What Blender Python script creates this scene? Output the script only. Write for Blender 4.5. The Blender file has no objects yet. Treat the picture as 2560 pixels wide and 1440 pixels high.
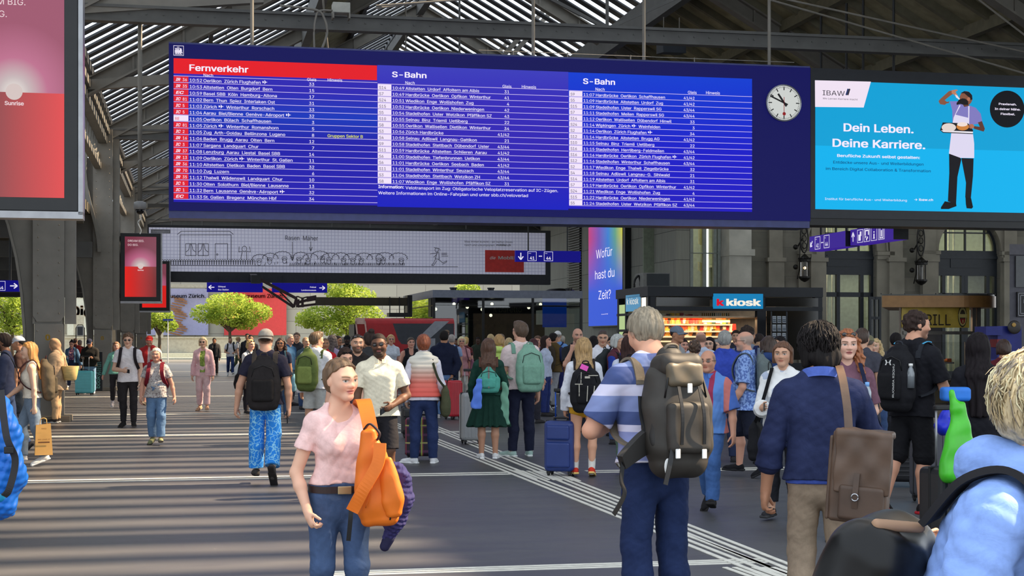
import bpy,bmesh,math,random,os
import numpy as np
from mathutils import Vector,Matrix
scene=bpy.context.scene
COL=scene.collection
R=math.radians

# camera
CH,FPX,HY=1.62,3850.0,850.0
cam_data=bpy.data.cameras.new('camera')
cam_data.sensor_width=36.0
cam_data.lens=36.0*FPX/2560.0
cam_data.shift_y=(HY-720.0)/2560.0
cam_data.clip_end=600
cam=bpy.data.objects.new('camera',cam_data)
cam.location=(0,0,CH)
cam.rotation_euler=(R(90),0,0)
COL.objects.link(cam)
scene.camera=cam

# sky, sun, exposure
world=bpy.data.worlds.new('sky')
scene.world=world
world.use_nodes=True
nt=world.node_tree
nt.nodes.clear()
wo=nt.nodes.new('ShaderNodeOutputWorld')
bg=nt.nodes.new('ShaderNodeBackground')
sky=nt.nodes.new('ShaderNodeTexSky')
sky.sky_type='HOSEK_WILKIE'
sky.turbidity=5.0
sky.ground_albedo=0.4
sky.sun_direction=(0.68,0.20,0.70)
mixw=nt.nodes.new('ShaderNodeMix')
mixw.data_type='RGBA'
mixw.inputs[0].default_value=0.55
mixw.inputs[7].default_value=(0.86,0.93,1.0,1)
nt.links.new(sky.outputs[0],mixw.inputs[6])
nt.links.new(mixw.outputs[2],bg.inputs[0])
bg.inputs[1].default_value=3.1
nt.links.new(bg.outputs[0],wo.inputs[0])
sun_data=bpy.data.lights.new('sun','SUN')
sun_data.energy=15.0
sun_data.color=(1.0,0.78,0.53)
sun_data.angle=R(1.3)
sun=bpy.data.objects.new('sun',sun_data)
sun.rotation_euler=Vector((-0.68,-0.155,-0.716)).to_track_quat('-Z','Y').to_euler()
COL.objects.link(sun)
vs=scene.view_settings
scene.display_settings.display_device='sRGB'
vs.view_transform='Standard'
vs.look='None'
vs.gamma=1.0
vs.use_curve_mapping=False
vs.exposure=0.0
try:
	scene.cycles.use_denoising=True
	scene.cycles.max_bounces=8
	scene.cycles.diffuse_bounces=4
	scene.cycles.glossy_bounces=3
	scene.cycles.transparent_max_bounces=8
	scene.cycles.sample_clamp_indirect=6.0
	scene.cycles.caustics_reflective=False
	scene.cycles.caustics_refractive=False
except Exception:
	pass

# hall axes: s across (to the right), t along the hall
HA=R(11.7)
CA,SA=math.cos(HA),math.sin(HA)
def HS(s,t,z=0.0):
	return Vector((s*CA-t*SA,s*SA+t*CA,z))
def S_at(px,t):
	k=(px-1280)/FPX
	return t*(SA+k*CA)/(CA-k*SA)
def T_at(px,s):
	k=(px-1280)/FPX
	return s*(CA-k*SA)/(SA+k*CA)
def D_of(s,t):
	return s*SA+t*CA
def Z_of(y,d):
	return CH+(HY-y)/FPX*d
def HP(px,y,t):
	"""hall coordinates (s, z) of a pixel on the cross plane t"""
	s=S_at(px,t)
	return s,Z_of(y,D_of(s,t))

# materials
MATS={}
def srgb(c):
	return tuple(((v/255.0)/12.92 if v/255.0<=0.04045 else((v/255.0+0.055)/1.055)**2.4)for v in c)
def base_mat(key,build):
	if key in MATS:
		return MATS[key]
	m=bpy.data.materials.new(key)
	m.use_nodes=True
	n=m.node_tree
	b=n.nodes['Principled BSDF']
	build(m,n,b)
	MATS[key]=m
	return m
def N(n,t,**kw):
	x=n.nodes.new(t)
	for k,v in kw.items():
		setattr(x,k,v)
	return x
def mat(c,rough=0.6,metal=0.0,var=0.12,scale=6.0,spec=0.4,bump=0.0,stretch=(1,1,1),coat=0.0,alpha=1.0):
	"""procedural surface: base colour with a soft noise variation and optional bump; c is 0-255 sRGB"""
	key='surface %s %.2f %.2f %.2f %.1f %.2f %.2f %s'%(tuple(int(v)for v in c),rough,metal,var,scale,spec,bump,stretch)
	def build(m,n,b):
		col=srgb(c)
		tc=N(n,'ShaderNodeTexCoord')
		mp=N(n,'ShaderNodeMapping')
		mp.inputs['Scale'].default_value=stretch
		no=N(n,'ShaderNodeTexNoise')
		no.inputs['Scale'].default_value=scale
		no.inputs['Detail'].default_value=4
		rp=N(n,'ShaderNodeValToRGB')
		rp.color_ramp.elements[0].position=0.3
		rp.color_ramp.elements[1].position=0.7
		rp.color_ramp.elements[0].color=tuple(v*(1-var)for v in col)+(1,)
		rp.color_ramp.elements[1].color=tuple(min(1,v*(1+var)+0.002)for v in col)+(1,)
		n.links.new(tc.outputs['Object'],mp.inputs[0])
		n.links.new(mp.outputs[0],no.inputs['Vector'])
		n.links.new(no.outputs['Fac'],rp.inputs[0])
		n.links.new(rp.outputs[0],b.inputs['Base Color'])
		b.inputs['Roughness'].default_value=rough
		b.inputs['Metallic'].default_value=metal
		b.inputs['Specular IOR Level'].default_value=spec
		if bump:
			bp=N(n,'ShaderNodeBump')
			bp.inputs['Strength'].default_value=bump
			bp.inputs['Distance'].default_value=0.02
			n.links.new(no.outputs['Fac'],bp.inputs['Height'])
			n.links.new(bp.outputs[0],b.inputs['Normal'])
	return base_mat(key,build)
def emit(c,strength=1.0,base=None):
	key='lit screen %s %.2f'%(tuple(int(v)for v in c),strength)
	def build(m,n,b):
		col=srgb(c)
		b.inputs['Base Color'].default_value=(0.01,0.01,0.012,1)
		b.inputs['Roughness'].default_value=0.5
		b.inputs['Specular IOR Level'].default_value=0.15
		b.inputs['Emission Color'].default_value=col+(1,)
		b.inputs['Emission Strength'].default_value=strength
	return base_mat(key,build)
def glass(tint=(0.8,0.85,0.85),key='clear glass',rough=0.02,mixf=0.8,ior=1.45):
	def build(m,n,b):
		out=n.nodes['Material Output']
		tr=N(n,'ShaderNodeBsdfTransparent')
		tr.inputs[0].default_value=tint+(1,)
		gl=N(n,'ShaderNodeBsdfGlossy')
		gl.inputs['Roughness'].default_value=rough
		fr=N(n,'ShaderNodeFresnel')
		fr.inputs[0].default_value=ior
		mx=N(n,'ShaderNodeMixShader')
		n.links.new(fr.outputs[0],mx.inputs[0])
		n.links.new(tr.outputs[0],mx.inputs[1])
		n.links.new(gl.outputs[0],mx.inputs[2])
		n.links.new(mx.outputs[0],out.inputs[0])
	return base_mat(key,build)
def zramp(key,stops,axis=2,rough=0.8,kind='LINEAR',var=0.08,lo=0.0,hi=1.0,emission=0.0):
	"""colour by the object's own height (axis 2) or width (0): stripes and dyed gradients; stops are (position 0-1, sRGB)"""
	def build(m,n,b):
		tc=N(n,'ShaderNodeTexCoord')
		sp=N(n,'ShaderNodeSeparateXYZ')
		mr=N(n,'ShaderNodeMapRange')
		mr.inputs[1].default_value=lo
		mr.inputs[2].default_value=hi
		rp=N(n,'ShaderNodeValToRGB')
		rp.color_ramp.interpolation=kind
		els=rp.color_ramp.elements
		els[0].position,els[0].color=stops[0][0],srgb(stops[0][1])+(1,)
		els[1].position,els[1].color=stops[1][0],srgb(stops[1][1])+(1,)
		for p,c in stops[2:]:
			e=els.new(p)
			e.color=srgb(c)+(1,)
		n.links.new(tc.outputs['Object'],sp.inputs[0])
		n.links.new(sp.outputs[axis],mr.inputs[0])
		n.links.new(mr.outputs[0],rp.inputs[0])
		if emission:
			b.inputs['Base Color'].default_value=(0.01,0.01,0.01,1)
			n.links.new(rp.outputs[0],b.inputs['Emission Color'])
			b.inputs['Emission Strength'].default_value=emission
			b.inputs['Specular IOR Level'].default_value=0.15
		else:
			n.links.new(rp.outputs[0],b.inputs['Base Color'])
		b.inputs['Roughness'].default_value=rough
	return base_mat(key,build)
def print_mat(key,c1,c2,scale=14.0,thr=(0.48,0.54),kind='noise',rough=0.85,c3=None):
	"""printed cloth: blotches, flowers or a network of lines of c2 on c1"""
	def build(m,n,b):
		tc=N(n,'ShaderNodeTexCoord')
		if kind=='noise':
			t=N(n,'ShaderNodeTexNoise')
			t.inputs['Scale'].default_value=scale
			t.inputs['Detail'].default_value=2
			o=t.outputs['Fac']
		elif kind=='net':
			t0=N(n,'ShaderNodeTexNoise')
			t0.inputs['Scale'].default_value=scale*0.6
			va=N(n,'ShaderNodeVectorMath',operation='MULTIPLY_ADD')
			va.inputs[1].default_value=(0.14,0.14,0.14)
			t=N(n,'ShaderNodeTexVoronoi',feature='DISTANCE_TO_EDGE')
			t.inputs['Scale'].default_value=scale
			n.links.new(tc.outputs['Object'],t0.inputs['Vector'])
			n.links.new(t0.outputs['Color'],va.inputs[0])
			n.links.new(tc.outputs['Object'],va.inputs[2])
			n.links.new(va.outputs[0],t.inputs['Vector'])
			o=t.outputs['Distance']
		else:
			t=N(n,'ShaderNodeTexVoronoi')
			t.inputs['Scale'].default_value=scale
			o=t.outputs['Distance']
		rp=N(n,'ShaderNodeValToRGB')
		rp.color_ramp.elements[0].position,rp.color_ramp.elements[1].position=thr
		rp.color_ramp.elements[0].color=srgb(c1)+(1,)
		rp.color_ramp.elements[1].color=srgb(c2)+(1,)
		if kind!='net':
			n.links.new(tc.outputs['Object'],t.inputs['Vector'])
		n.links.new(o,rp.inputs[0])
		n.links.new(rp.outputs[0],b.inputs['Base Color'])
		b.inputs['Roughness'].default_value=rough
	return base_mat(key,build)
def cloth(c,rough=0.85):
	"""woven cloth: fine weave mottling and small creases"""
	c=tuple(int(v)for v in c)
	def build(m,n,b):
		col=srgb(c)
		tc=N(n,'ShaderNodeTexCoord')
		n1=N(n,'ShaderNodeTexNoise')
		n1.inputs['Scale'].default_value=90
		n1.inputs['Detail'].default_value=2
		n2=N(n,'ShaderNodeTexNoise')
		n2.inputs['Scale'].default_value=11
		n2.inputs['Detail'].default_value=5
		n2.inputs['Distortion'].default_value=1.2
		ad=N(n,'ShaderNodeMath',operation='MULTIPLY_ADD')
		ad.inputs[1].default_value=.35
		rp=N(n,'ShaderNodeValToRGB')
		rp.color_ramp.elements[0].position=.42
		rp.color_ramp.elements[1].position=.92
		rp.color_ramp.elements[0].color=tuple(v*.86 for v in col)+(1,)
		rp.color_ramp.elements[1].color=tuple(min(1,v*1.16+.002)for v in col)+(1,)
		bp=N(n,'ShaderNodeBump')
		bp.inputs['Strength'].default_value=.2
		bp.inputs['Distance'].default_value=.03
		for q in(n1,n2):
			n.links.new(tc.outputs['Object'],q.inputs['Vector'])
		n.links.new(n1.outputs['Fac'],ad.inputs[0])
		n.links.new(n2.outputs['Fac'],ad.inputs[2])
		n.links.new(ad.outputs[0],rp.inputs[0])
		n.links.new(n2.outputs['Fac'],bp.inputs['Height'])
		n.links.new(bp.outputs[0],b.inputs['Normal'])
		n.links.new(rp.outputs[0],b.inputs['Base Color'])
		b.inputs['Roughness'].default_value=rough
		b.inputs['Specular IOR Level'].default_value=.2
	return base_mat('woven cloth %s'%(c,),build)
def skin_mat():
	def build(m,n,b):
		a=N(n,'ShaderNodeAttribute',attribute_name='tone')
		n.links.new(a.outputs['Color'],b.inputs['Base Color'])
		b.inputs['Roughness'].default_value=0.55
		b.inputs['Specular IOR Level'].default_value=0.35
		b.inputs['Subsurface Weight'].default_value=0.0
	return base_mat('skin',build)
def hair_mat(c,rough=0.5):
	c=tuple(int(v)for v in c)
	def build(m,n,b):
		col=srgb(c)
		tc=N(n,'ShaderNodeTexCoord')
		mp=N(n,'ShaderNodeMapping')
		mp.inputs['Scale'].default_value=(90,90,7)
		no=N(n,'ShaderNodeTexNoise')
		no.inputs['Scale'].default_value=1.0
		no.inputs['Detail'].default_value=3
		rp=N(n,'ShaderNodeValToRGB')
		rp.color_ramp.elements[0].position=0.3
		rp.color_ramp.elements[1].position=0.72
		rp.color_ramp.elements[0].color=tuple(v*0.6 for v in col)+(1,)
		rp.color_ramp.elements[1].color=tuple(min(1,v*1.5)for v in col)+(1,)
		bp=N(n,'ShaderNodeBump')
		bp.inputs['Strength'].default_value=0.5
		bp.inputs['Distance'].default_value=0.006
		n.links.new(tc.outputs['Object'],mp.inputs[0])
		n.links.new(mp.outputs[0],no.inputs['Vector'])
		n.links.new(no.outputs['Fac'],rp.inputs[0])
		n.links.new(no.outputs['Fac'],bp.inputs['Height'])
		n.links.new(bp.outputs[0],b.inputs['Normal'])
		n.links.new(rp.outputs[0],b.inputs['Base Color'])
		b.inputs['Roughness'].default_value=rough+(.2 if max(c)<60 else 0)
		b.inputs['Specular IOR Level'].default_value=0.35 if max(c)>=60 else 0.15
	return base_mat('hair %s'%(c,),build)

# objects and tags
def tag(o,label=None,cat=None,group=None,kind=None):
	if label:
		o['label']=label
	if cat:
		o['category']=cat
	if group:
		o['group']=group
	if kind:
		o['kind']=kind
	return o
def empty(name,loc=(0,0,0),rz=0.0,label=None,cat=None,group=None):
	o=bpy.data.objects.new(name,None)
	o.empty_display_size=0.1
	o.location=loc
	o.rotation_euler=(0,0,rz)
	COL.objects.link(o)
	return tag(o,label,cat,group)
class MB:
	"""collects polygons for one mesh"""
	def __init__(self):
		self.v,self.f,self.mi,self.m=[],[],[],0
	def add(self,vs,fs):
		o=len(self.v)
		self.v+=[tuple(p)for p in vs]
		for f in fs:
			self.f.append([i+o for i in f])
			self.mi.append(self.m)
		return self
	def box(self,x0,x1,y0,y1,z0,z1):
		vs=[(x0,y0,z0),(x1,y0,z0),(x1,y1,z0),(x0,y1,z0),(x0,y0,z1),(x1,y0,z1),(x1,y1,z1),(x0,y1,z1)]
		return self.add(vs,[(0,3,2,1),(4,5,6,7),(0,1,5,4),(1,2,6,5),(2,3,7,6),(3,0,4,7)])
	def quad(self,a,b,c,d):
		return self.add([a,b,c,d],[(0,1,2,3)])
	def prism(self,pts,y0,y1,axis='y'):
		"""polygon of (x, z) extruded along y; pts counter-clockwise seen from -y"""
		n=len(pts)
		if axis=='y':
			vs=[(p[0],y0,p[1])for p in pts]+[(p[0],y1,p[1])for p in pts]
		elif axis=='x':
			vs=[(y0,p[0],p[1])for p in pts]+[(y1,p[0],p[1])for p in pts]
		else:
			vs=[(p[0],p[1],y0)for p in pts]+[(p[0],p[1],y1)for p in pts]
		fs=[list(range(n)),list(range(2*n-1,n-1,-1))]
		for i in range(n):
			j=(i+1)%n
			fs.append((i,i+n,j+n,j))
		return self.add(vs,fs)
	def bar(self,a,b,w,h,up=(0,0,1)):
		"""rectangular bar from a to b, w wide, h along up"""
		a,b=Vector(a),Vector(b)
		d=(b-a).normalized()
		u=Vector(up)
		x=d.cross(u)
		if x.length<1e-5:
			x=d.cross(Vector((1,0,0)))
		x.normalize()
		u=x.cross(d).normalized()
		c=[(-w/2,-h/2),(w/2,-h/2),(w/2,h/2),(-w/2,h/2)]
		vs=[a+x*p+u*q for p,q in c]+[b+x*p+u*q for p,q in c]
		return self.add(vs,[(0,3,2,1),(4,5,6,7),(0,1,5,4),(1,2,6,5),(2,3,7,6),(3,0,4,7)])
	def tube(self,pts,r,n=8,closed=False):
		pts=[Vector(p)for p in pts]
		rr=r if isinstance(r,(list,tuple))else[r]*len(pts)
		vs,fs=[],[]
		up=Vector((0,0,1))
		m=len(pts)
		for i,p in enumerate(pts):
			if closed:
				d=pts[(i+1)%m]-pts[i-1]
			else:
				d=pts[min(i+1,m-1)]-pts[max(i-1,0)]
			d.normalize()
			x=d.cross(up)
			if x.length<0.05:
				x=d.cross(Vector((0,1,0)))
			x.normalize()
			y=x.cross(d)
			for k in range(n):
				a=2*math.pi*k/n
				vs.append(p+x*math.cos(a)*rr[i]+y*math.sin(a)*rr[i])
		for i in range(m if closed else m-1):
			j=(i+1)%m
			for k in range(n):
				l=(k+1)%n
				fs.append((i*n+k,i*n+l,j*n+l,j*n+k))
		if not closed:
			fs.append(list(range(n))[::-1])
			fs.append([(m-1)*n+k for k in range(n)])
		return self.add(vs,fs)
	def disc(self,c,r,axis,n=32,r0=0.0):
		"""flat disc or ring facing -y (axis 'y') or +z"""
		vs=[]
		for k in range(n):
			a=2*math.pi*k/n
			for q in((r0,r)if r0 else(r,)):
				if axis=='y':
					vs.append((c[0]+q*math.cos(a),c[1],c[2]+q*math.sin(a)))
				else:
					vs.append((c[0]+q*math.cos(a),c[1]+q*math.sin(a),c[2]))
		if r0:
			fs=[(2*k,2*k+1,(2*k+3)%(2*n),(2*k+2)%(2*n))for k in range(n)]
		else:
			fs=[list(range(n))]
		return self.add(vs,fs)
	def lathe(self,prof,c=(0,0,0),n=20):
		vs,fs=[],[]
		m=len(prof)
		for k in range(n):
			a=2*math.pi*k/n
			for r,z in prof:
				vs.append((c[0]+r*math.cos(a),c[1]+r*math.sin(a),c[2]+z))
		for k in range(n):
			l=(k+1)%n
			for i in range(m-1):
				fs.append((k*m+i,l*m+i,l*m+i+1,k*m+i+1))
		return self.add(vs,fs)
	def ball(self,c,r,n=10,sx=1,sy=1,sz=1):
		prof=[(max(1e-4,r*math.sin(math.pi*i/n)),-r*math.cos(math.pi*i/n))for i in range(n+1)]
		vs,fs=[],[]
		m=len(prof)
		nn=n*2
		for k in range(nn):
			a=2*math.pi*k/nn
			for q,z in prof:
				vs.append((c[0]+sx*q*math.cos(a),c[1]+sy*q*math.sin(a),c[2]+sz*z))
		for k in range(nn):
			l=(k+1)%nn
			for i in range(m-1):
				fs.append((k*m+i,l*m+i,l*m+i+1,k*m+i+1))
		return self.add(vs,fs)
	def xf(self,M):
		self.v=[tuple(M@Vector(p))for p in self.v]
		return self
	def build(self,name,mats,parent=None,loc=None,rz=None,smooth=False,bevel=0.0,auto=None):
		me=bpy.data.meshes.new(name)
		me.from_pydata(self.v,[],self.f)
		if not isinstance(mats,(list,tuple)):
			mats=[mats]
		for x in mats:
			me.materials.append(x)
		if len(mats)>1:
			me.polygons.foreach_set('material_index',self.mi)
		if smooth:
			me.polygons.foreach_set('use_smooth',[True]*len(me.polygons))
		me.update()
		o=bpy.data.objects.new(name,me)
		COL.objects.link(o)
		if parent:
			o.parent=parent
		if loc is not None:
			o.location=loc
		if rz is not None:
			o.rotation_euler=(0,0,rz)
		if bevel:
			b=o.modifiers.new('edge','BEVEL')
			b.width=bevel
			b.segments=2
			b.limit_method='ANGLE'
		return o
def structure(name,mb,m,rz=HA,loc=(0,0,0),**kw):
	o=mb.build(name,m,None,loc,rz,**kw)
	o['kind']='structure'
	return o

# lettering
FONT=None
try:
	_fp=os.path.join(bpy.utils.system_resource('DATAFILES'),'fonts','Inter.woff2')
	if os.path.exists(_fp):
		FONT=bpy.data.fonts.load(_fp)
except Exception:
	FONT=None
_TXT={}
def text_mesh(s,bold=0.0):
	"""vertices (n,2) and faces of a line of text with capital height about 0.72, size 1"""
	key=(s,bold)
	if key in _TXT:
		return _TXT[key]
	cu=bpy.data.curves.new('lettering','FONT')
	cu.body=s
	if FONT:
		cu.font=FONT
	cu.size=1.0
	cu.resolution_u=2
	cu.fill_mode='NONE'
	ob=bpy.data.objects.new('lettering',cu)
	me=bpy.data.meshes.new_from_object(ob)
	n=len(me.vertices)
	co=np.zeros(n*3)
	me.vertices.foreach_get('co',co)
	co=co.reshape(-1,3)[:,:2]
	link={tuple(sorted(e.vertices))for e in me.edges}
	bpy.data.meshes.remove(me)
	bpy.data.objects.remove(ob)
	bpy.data.curves.remove(cu)
	loops,cur=[],[0]if n else[]
	for i in range(1,n):
		if(i-1,i)in link:
			cur.append(i)
		else:
			loops.append(cur)
			cur=[i]
	if cur:
		loops.append(cur)
	E=[(l[i],l[(i+1)%len(l)])for l in loops if len(l)>2 for i in range(len(l))]
	if E:
		from mathutils.geometry import delaunay_2d_cdt
		v2,_,f2,_,_,_=delaunay_2d_cdt([Vector(p)for p in co],E,[],0,1e-5)
		A,B=co[[e[0]for e in E]],co[[e[1]for e in E]]
		co=np.array([tuple(p)for p in v2])
		ce=np.array([co[list(f)].mean(0)for f in f2])
		up=(A[None,:,1]<=ce[:,None,1])&(B[None,:,1]>ce[:,None,1])
		dn=(A[None,:,1]>ce[:,None,1])&(B[None,:,1]<=ce[:,None,1])
		lf=(B[None,:,0]-A[None,:,0])*(ce[:,None,1]-A[None,:,1])-(ce[:,None,0]-A[None,:,0])*(B[None,:,1]-A[None,:,1])
		wn=(up&(lf>0)).sum(1)-(dn&(lf<0)).sum(1)
		fs=[list(f)for f,w in zip(f2,wn)if w!=0]
	else:
		fs=[]
	_TXT[key]=(co,fs)
	return _TXT[key]
def put_text(mb,s,x,z,size,y=0.0,bold=0.0,align='l',sx=1.0,width=None,shear=0.0,ax='xz'):
	"""letters standing in the xz plane (facing -y) with their left baseline at x, z"""
	co,fs=text_mesh(s,min(0.0,bold))
	if len(co)==0:
		return
	w=co[:,0].max()
	if width:
		sx=width/(w*size)
	w*=size*sx
	ox=x-(w if align=='r' else w/2 if align=='c' else 0)
	if bold>0:
		offs=[(-bold,0),(bold,0)]if bold<.012 else[(-bold,-bold*.5),(bold,-bold*.5),(bold,bold*.5),(-bold,bold*.5),(0,0)]
		for a,b_ in offs:
			mb.add([(ox+(p[0]+a)*size*sx+shear*p[1]*size,y,z+(p[1]+b_)*size)for p in co],fs)
		return
	if ax=='xz':
		vs=[(ox+p[0]*size*sx+shear*p[1]*size,y,z+p[1]*size)for p in co]
	else:
		vs=[(y,ox+p[0]*size*sx,z+p[1]*size)for p in co]
	mb.add(vs,fs)

# soft solids: smooth unions of limbs meshed as one surface
F32=np.float32
BIG=0.09
def rx(a):
	c,s=math.cos(a),math.sin(a)
	return np.array([[1,0,0],[0,c,-s],[0,s,c]])
def ry(a):
	c,s=math.cos(a),math.sin(a)
	return np.array([[c,0,s],[0,1,0],[-s,0,c]])
def rz_(a):
	c,s=math.cos(a),math.sin(a)
	return np.array([[c,-s,0],[s,c,0],[0,0,1]])
def vec(*a):
	return np.array(a,float)
def unit(v):
	v=np.array(v,float)
	return v/max(1e-9,np.linalg.norm(v))
I3=np.eye(3)
def rc(a,b,r1,r2,k=0.02,op='u',cut=None):
	a,b=np.array(a,float),np.array(b,float)
	ba=b-a
	bb=max(1e-9,float(ba@ba))
	def fn(X,Y,Z):
		x,y,z=X-F32(a[0]),Y-F32(a[1]),Z-F32(a[2])
		t=np.clip((x*F32(ba[0])+y*F32(ba[1])+z*F32(ba[2]))*F32(1/bb),0,1)
		d=np.sqrt((x-t*F32(ba[0]))**2+(y-t*F32(ba[1]))**2+(z-t*F32(ba[2]))**2)-(F32(r1)+F32(r2-r1)*t)
		if cut is not None:
			p0,n=cut
			d=np.maximum(d,(X-F32(p0[0]))*F32(n[0])+(Y-F32(p0[1]))*F32(n[1])+(Z-F32(p0[2]))*F32(n[2]))
		return d
	m=max(r1,r2)
	return(fn,np.minimum(a,b)-m,np.maximum(a,b)+m,k,op)
def el(c,rad,Rm=I3,k=0.02,op='u',cut=None):
	c=np.array(c,float)
	rad=np.array(rad,float)if np.ndim(rad)else np.array([rad]*3,float)
	def fn(X,Y,Z):
		x,y,z=X-F32(c[0]),Y-F32(c[1]),Z-F32(c[2])
		q=[(x*F32(Rm[0,i])+y*F32(Rm[1,i])+z*F32(Rm[2,i]))*F32(1/rad[i])for i in range(3)]
		k0=np.sqrt(q[0]**2+q[1]**2+q[2]**2)
		k1=np.sqrt((q[0]*F32(1/rad[0]))**2+(q[1]*F32(1/rad[1]))**2+(q[2]*F32(1/rad[2]))**2)
		d=k0*(k0-1)/np.maximum(k1,F32(1e-4))
		if cut is not None:
			for p0,n in(cut if isinstance(cut,list)else[cut]):
				d=np.maximum(d,(X-F32(p0[0]))*F32(n[0])+(Y-F32(p0[1]))*F32(n[1])+(Z-F32(p0[2]))*F32(n[2]))
		return d
	e=np.sqrt(((Rm*rad)**2).sum(1))
	return(fn,c-e,c+e,k,op)
def box(c,half,r,Rm=I3,k=0.01,op='u'):
	c,half=np.array(c,float),np.array(half,float)
	hb=np.maximum(half-r,1e-4)
	def fn(X,Y,Z):
		x,y,z=X-F32(c[0]),Y-F32(c[1]),Z-F32(c[2])
		q=[np.abs(x*F32(Rm[0,i])+y*F32(Rm[1,i])+z*F32(Rm[2,i]))-F32(hb[i])for i in range(3)]
		o=np.sqrt(np.maximum(q[0],0)**2+np.maximum(q[1],0)**2+np.maximum(q[2],0)**2)
		return o+np.minimum(np.maximum(q[0],np.maximum(q[1],q[2])),0)-F32(r)
	e=(np.abs(Rm)*half).sum(1)
	return(fn,c-e,c+e,k,op)
def loft(o,Rm,zl,al,rl,yl,k=0.03,op='u',flat_lo=False,flat_hi=False,cut=None):
	"""stacked stadium sections: half-width al + rl, half-depth rl, centre depth yl, at heights zl of the frame o, Rm"""
	o=np.array(o,float)
	zz=np.linspace(zl[0],zl[-1],40)
	def sm(a):
		v=np.interp(zz,zl,a)
		return np.convolve(np.pad(v,2,'edge'),[.1,.2,.4,.2,.1],'valid')
	A,B,C=sm(al),sm(rl),sm(yl)
	def fn(X,Y,Z):
		x,y,z=X-F32(o[0]),Y-F32(o[1]),Z-F32(o[2])
		p=[x*F32(Rm[0,i])+y*F32(Rm[1,i])+z*F32(Rm[2,i])for i in range(3)]
		zc=np.clip(p[2],zl[0],zl[-1])
		a=np.interp(zc,zz,A).astype(F32)
		r=np.interp(zc,zz,B).astype(F32)
		yc=np.interp(zc,zz,C).astype(F32)
		dx=np.maximum(np.abs(p[0])-a,0)
		d=np.sqrt(dx**2+(p[1]-yc)**2+(p[2]-zc)**2)-r
		if flat_lo:
			d=np.maximum(d,F32(zl[0])-p[2])
		if flat_hi:
			d=np.maximum(d,p[2]-F32(zl[-1]))
		if cut is not None:
			for p0,n in(cut if isinstance(cut,list)else[cut]):
				d=np.maximum(d,(X-F32(p0[0]))*F32(n[0])+(Y-F32(p0[1]))*F32(n[1])+(Z-F32(p0[2]))*F32(n[2]))
		return d
	w=max(np.array(al)+np.array(rl))
	dm=max(rl)
	rlo=0 if flat_lo else rl[0]
	rhi=0 if flat_hi else rl[-1]
	cs=[o+Rm@np.array([sx*w,sy*dm+(max(yl)if sy>0 else min(yl)),z])for sx in(-1,1)for sy in(-1,1)for z in(zl[0]-rlo,zl[-1]+rhi)]
	return(fn,np.min(cs,0),np.max(cs,0),k,op)
def _axis(lo,hi,h,fine=None):
	n=max(3,int(math.ceil((hi-lo)/h))+1)
	a=lo+np.arange(n)*h
	if fine:
		c,rad,hf=fine
		l,u=max(lo,c-rad),min(hi,c+rad)
		if u>l:
			a=np.concatenate([np.arange(lo,l,h),np.arange(l,u,hf),np.arange(u,hi+h,h)])
			a=a[np.concatenate([[True],np.diff(a)>hf*0.3])]
	return a.astype(F32)
def surface(prims,h,noise=None,fine=None):
	us=[p for p in prims if p[4]=='u']
	lo=np.min([p[1]for p in us],0)-2.2*h
	hi=np.max([p[2]for p in us],0)+2.2*h
	ax=[_axis(lo[i],hi[i],h,(fine[0][i],fine[1],fine[2])if fine else None)for i in range(3)]
	F=np.full([len(a)for a in ax],BIG,F32)
	G=[ax[0][:,None,None],ax[1][None,:,None],ax[2][None,None,:]]
	for fn,l,u,k,op in prims:
		pad=max(k,0.02)+1.5*h
		i0=[int(np.searchsorted(ax[i],l[i]-pad))for i in range(3)]
		i1=[int(np.searchsorted(ax[i],u[i]+pad))for i in range(3)]
		if any(b<=a for a,b in zip(i0,i1)):
			continue
		d=fn(G[0][i0[0]:i1[0]],G[1][:,i0[1]:i1[1]],G[2][:,:,i0[2]:i1[2]]).astype(F32)
		S=(slice(i0[0],i1[0]),slice(i0[1],i1[1]),slice(i0[2],i1[2]))
		a=F[S]
		k=F32(max(k,1e-4))
		if op=='u':
			hh=np.maximum(k-np.abs(a-d),0)/k
			F[S]=np.minimum(a,d)-hh*hh*k*F32(0.25)
		else:
			hh=np.maximum(k-np.abs(a+d),0)/k
			F[S]=np.maximum(a,-d)+hh*hh*k*F32(0.25)
	if noise:
		F+=noise(*G).astype(F32)
	for i in range(3):
		s=[slice(None)]*3
		s[i]=0
		F[tuple(s)]=BIG
		s[i]=-1
		F[tuple(s)]=BIG
	return _net(F,ax)
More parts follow.
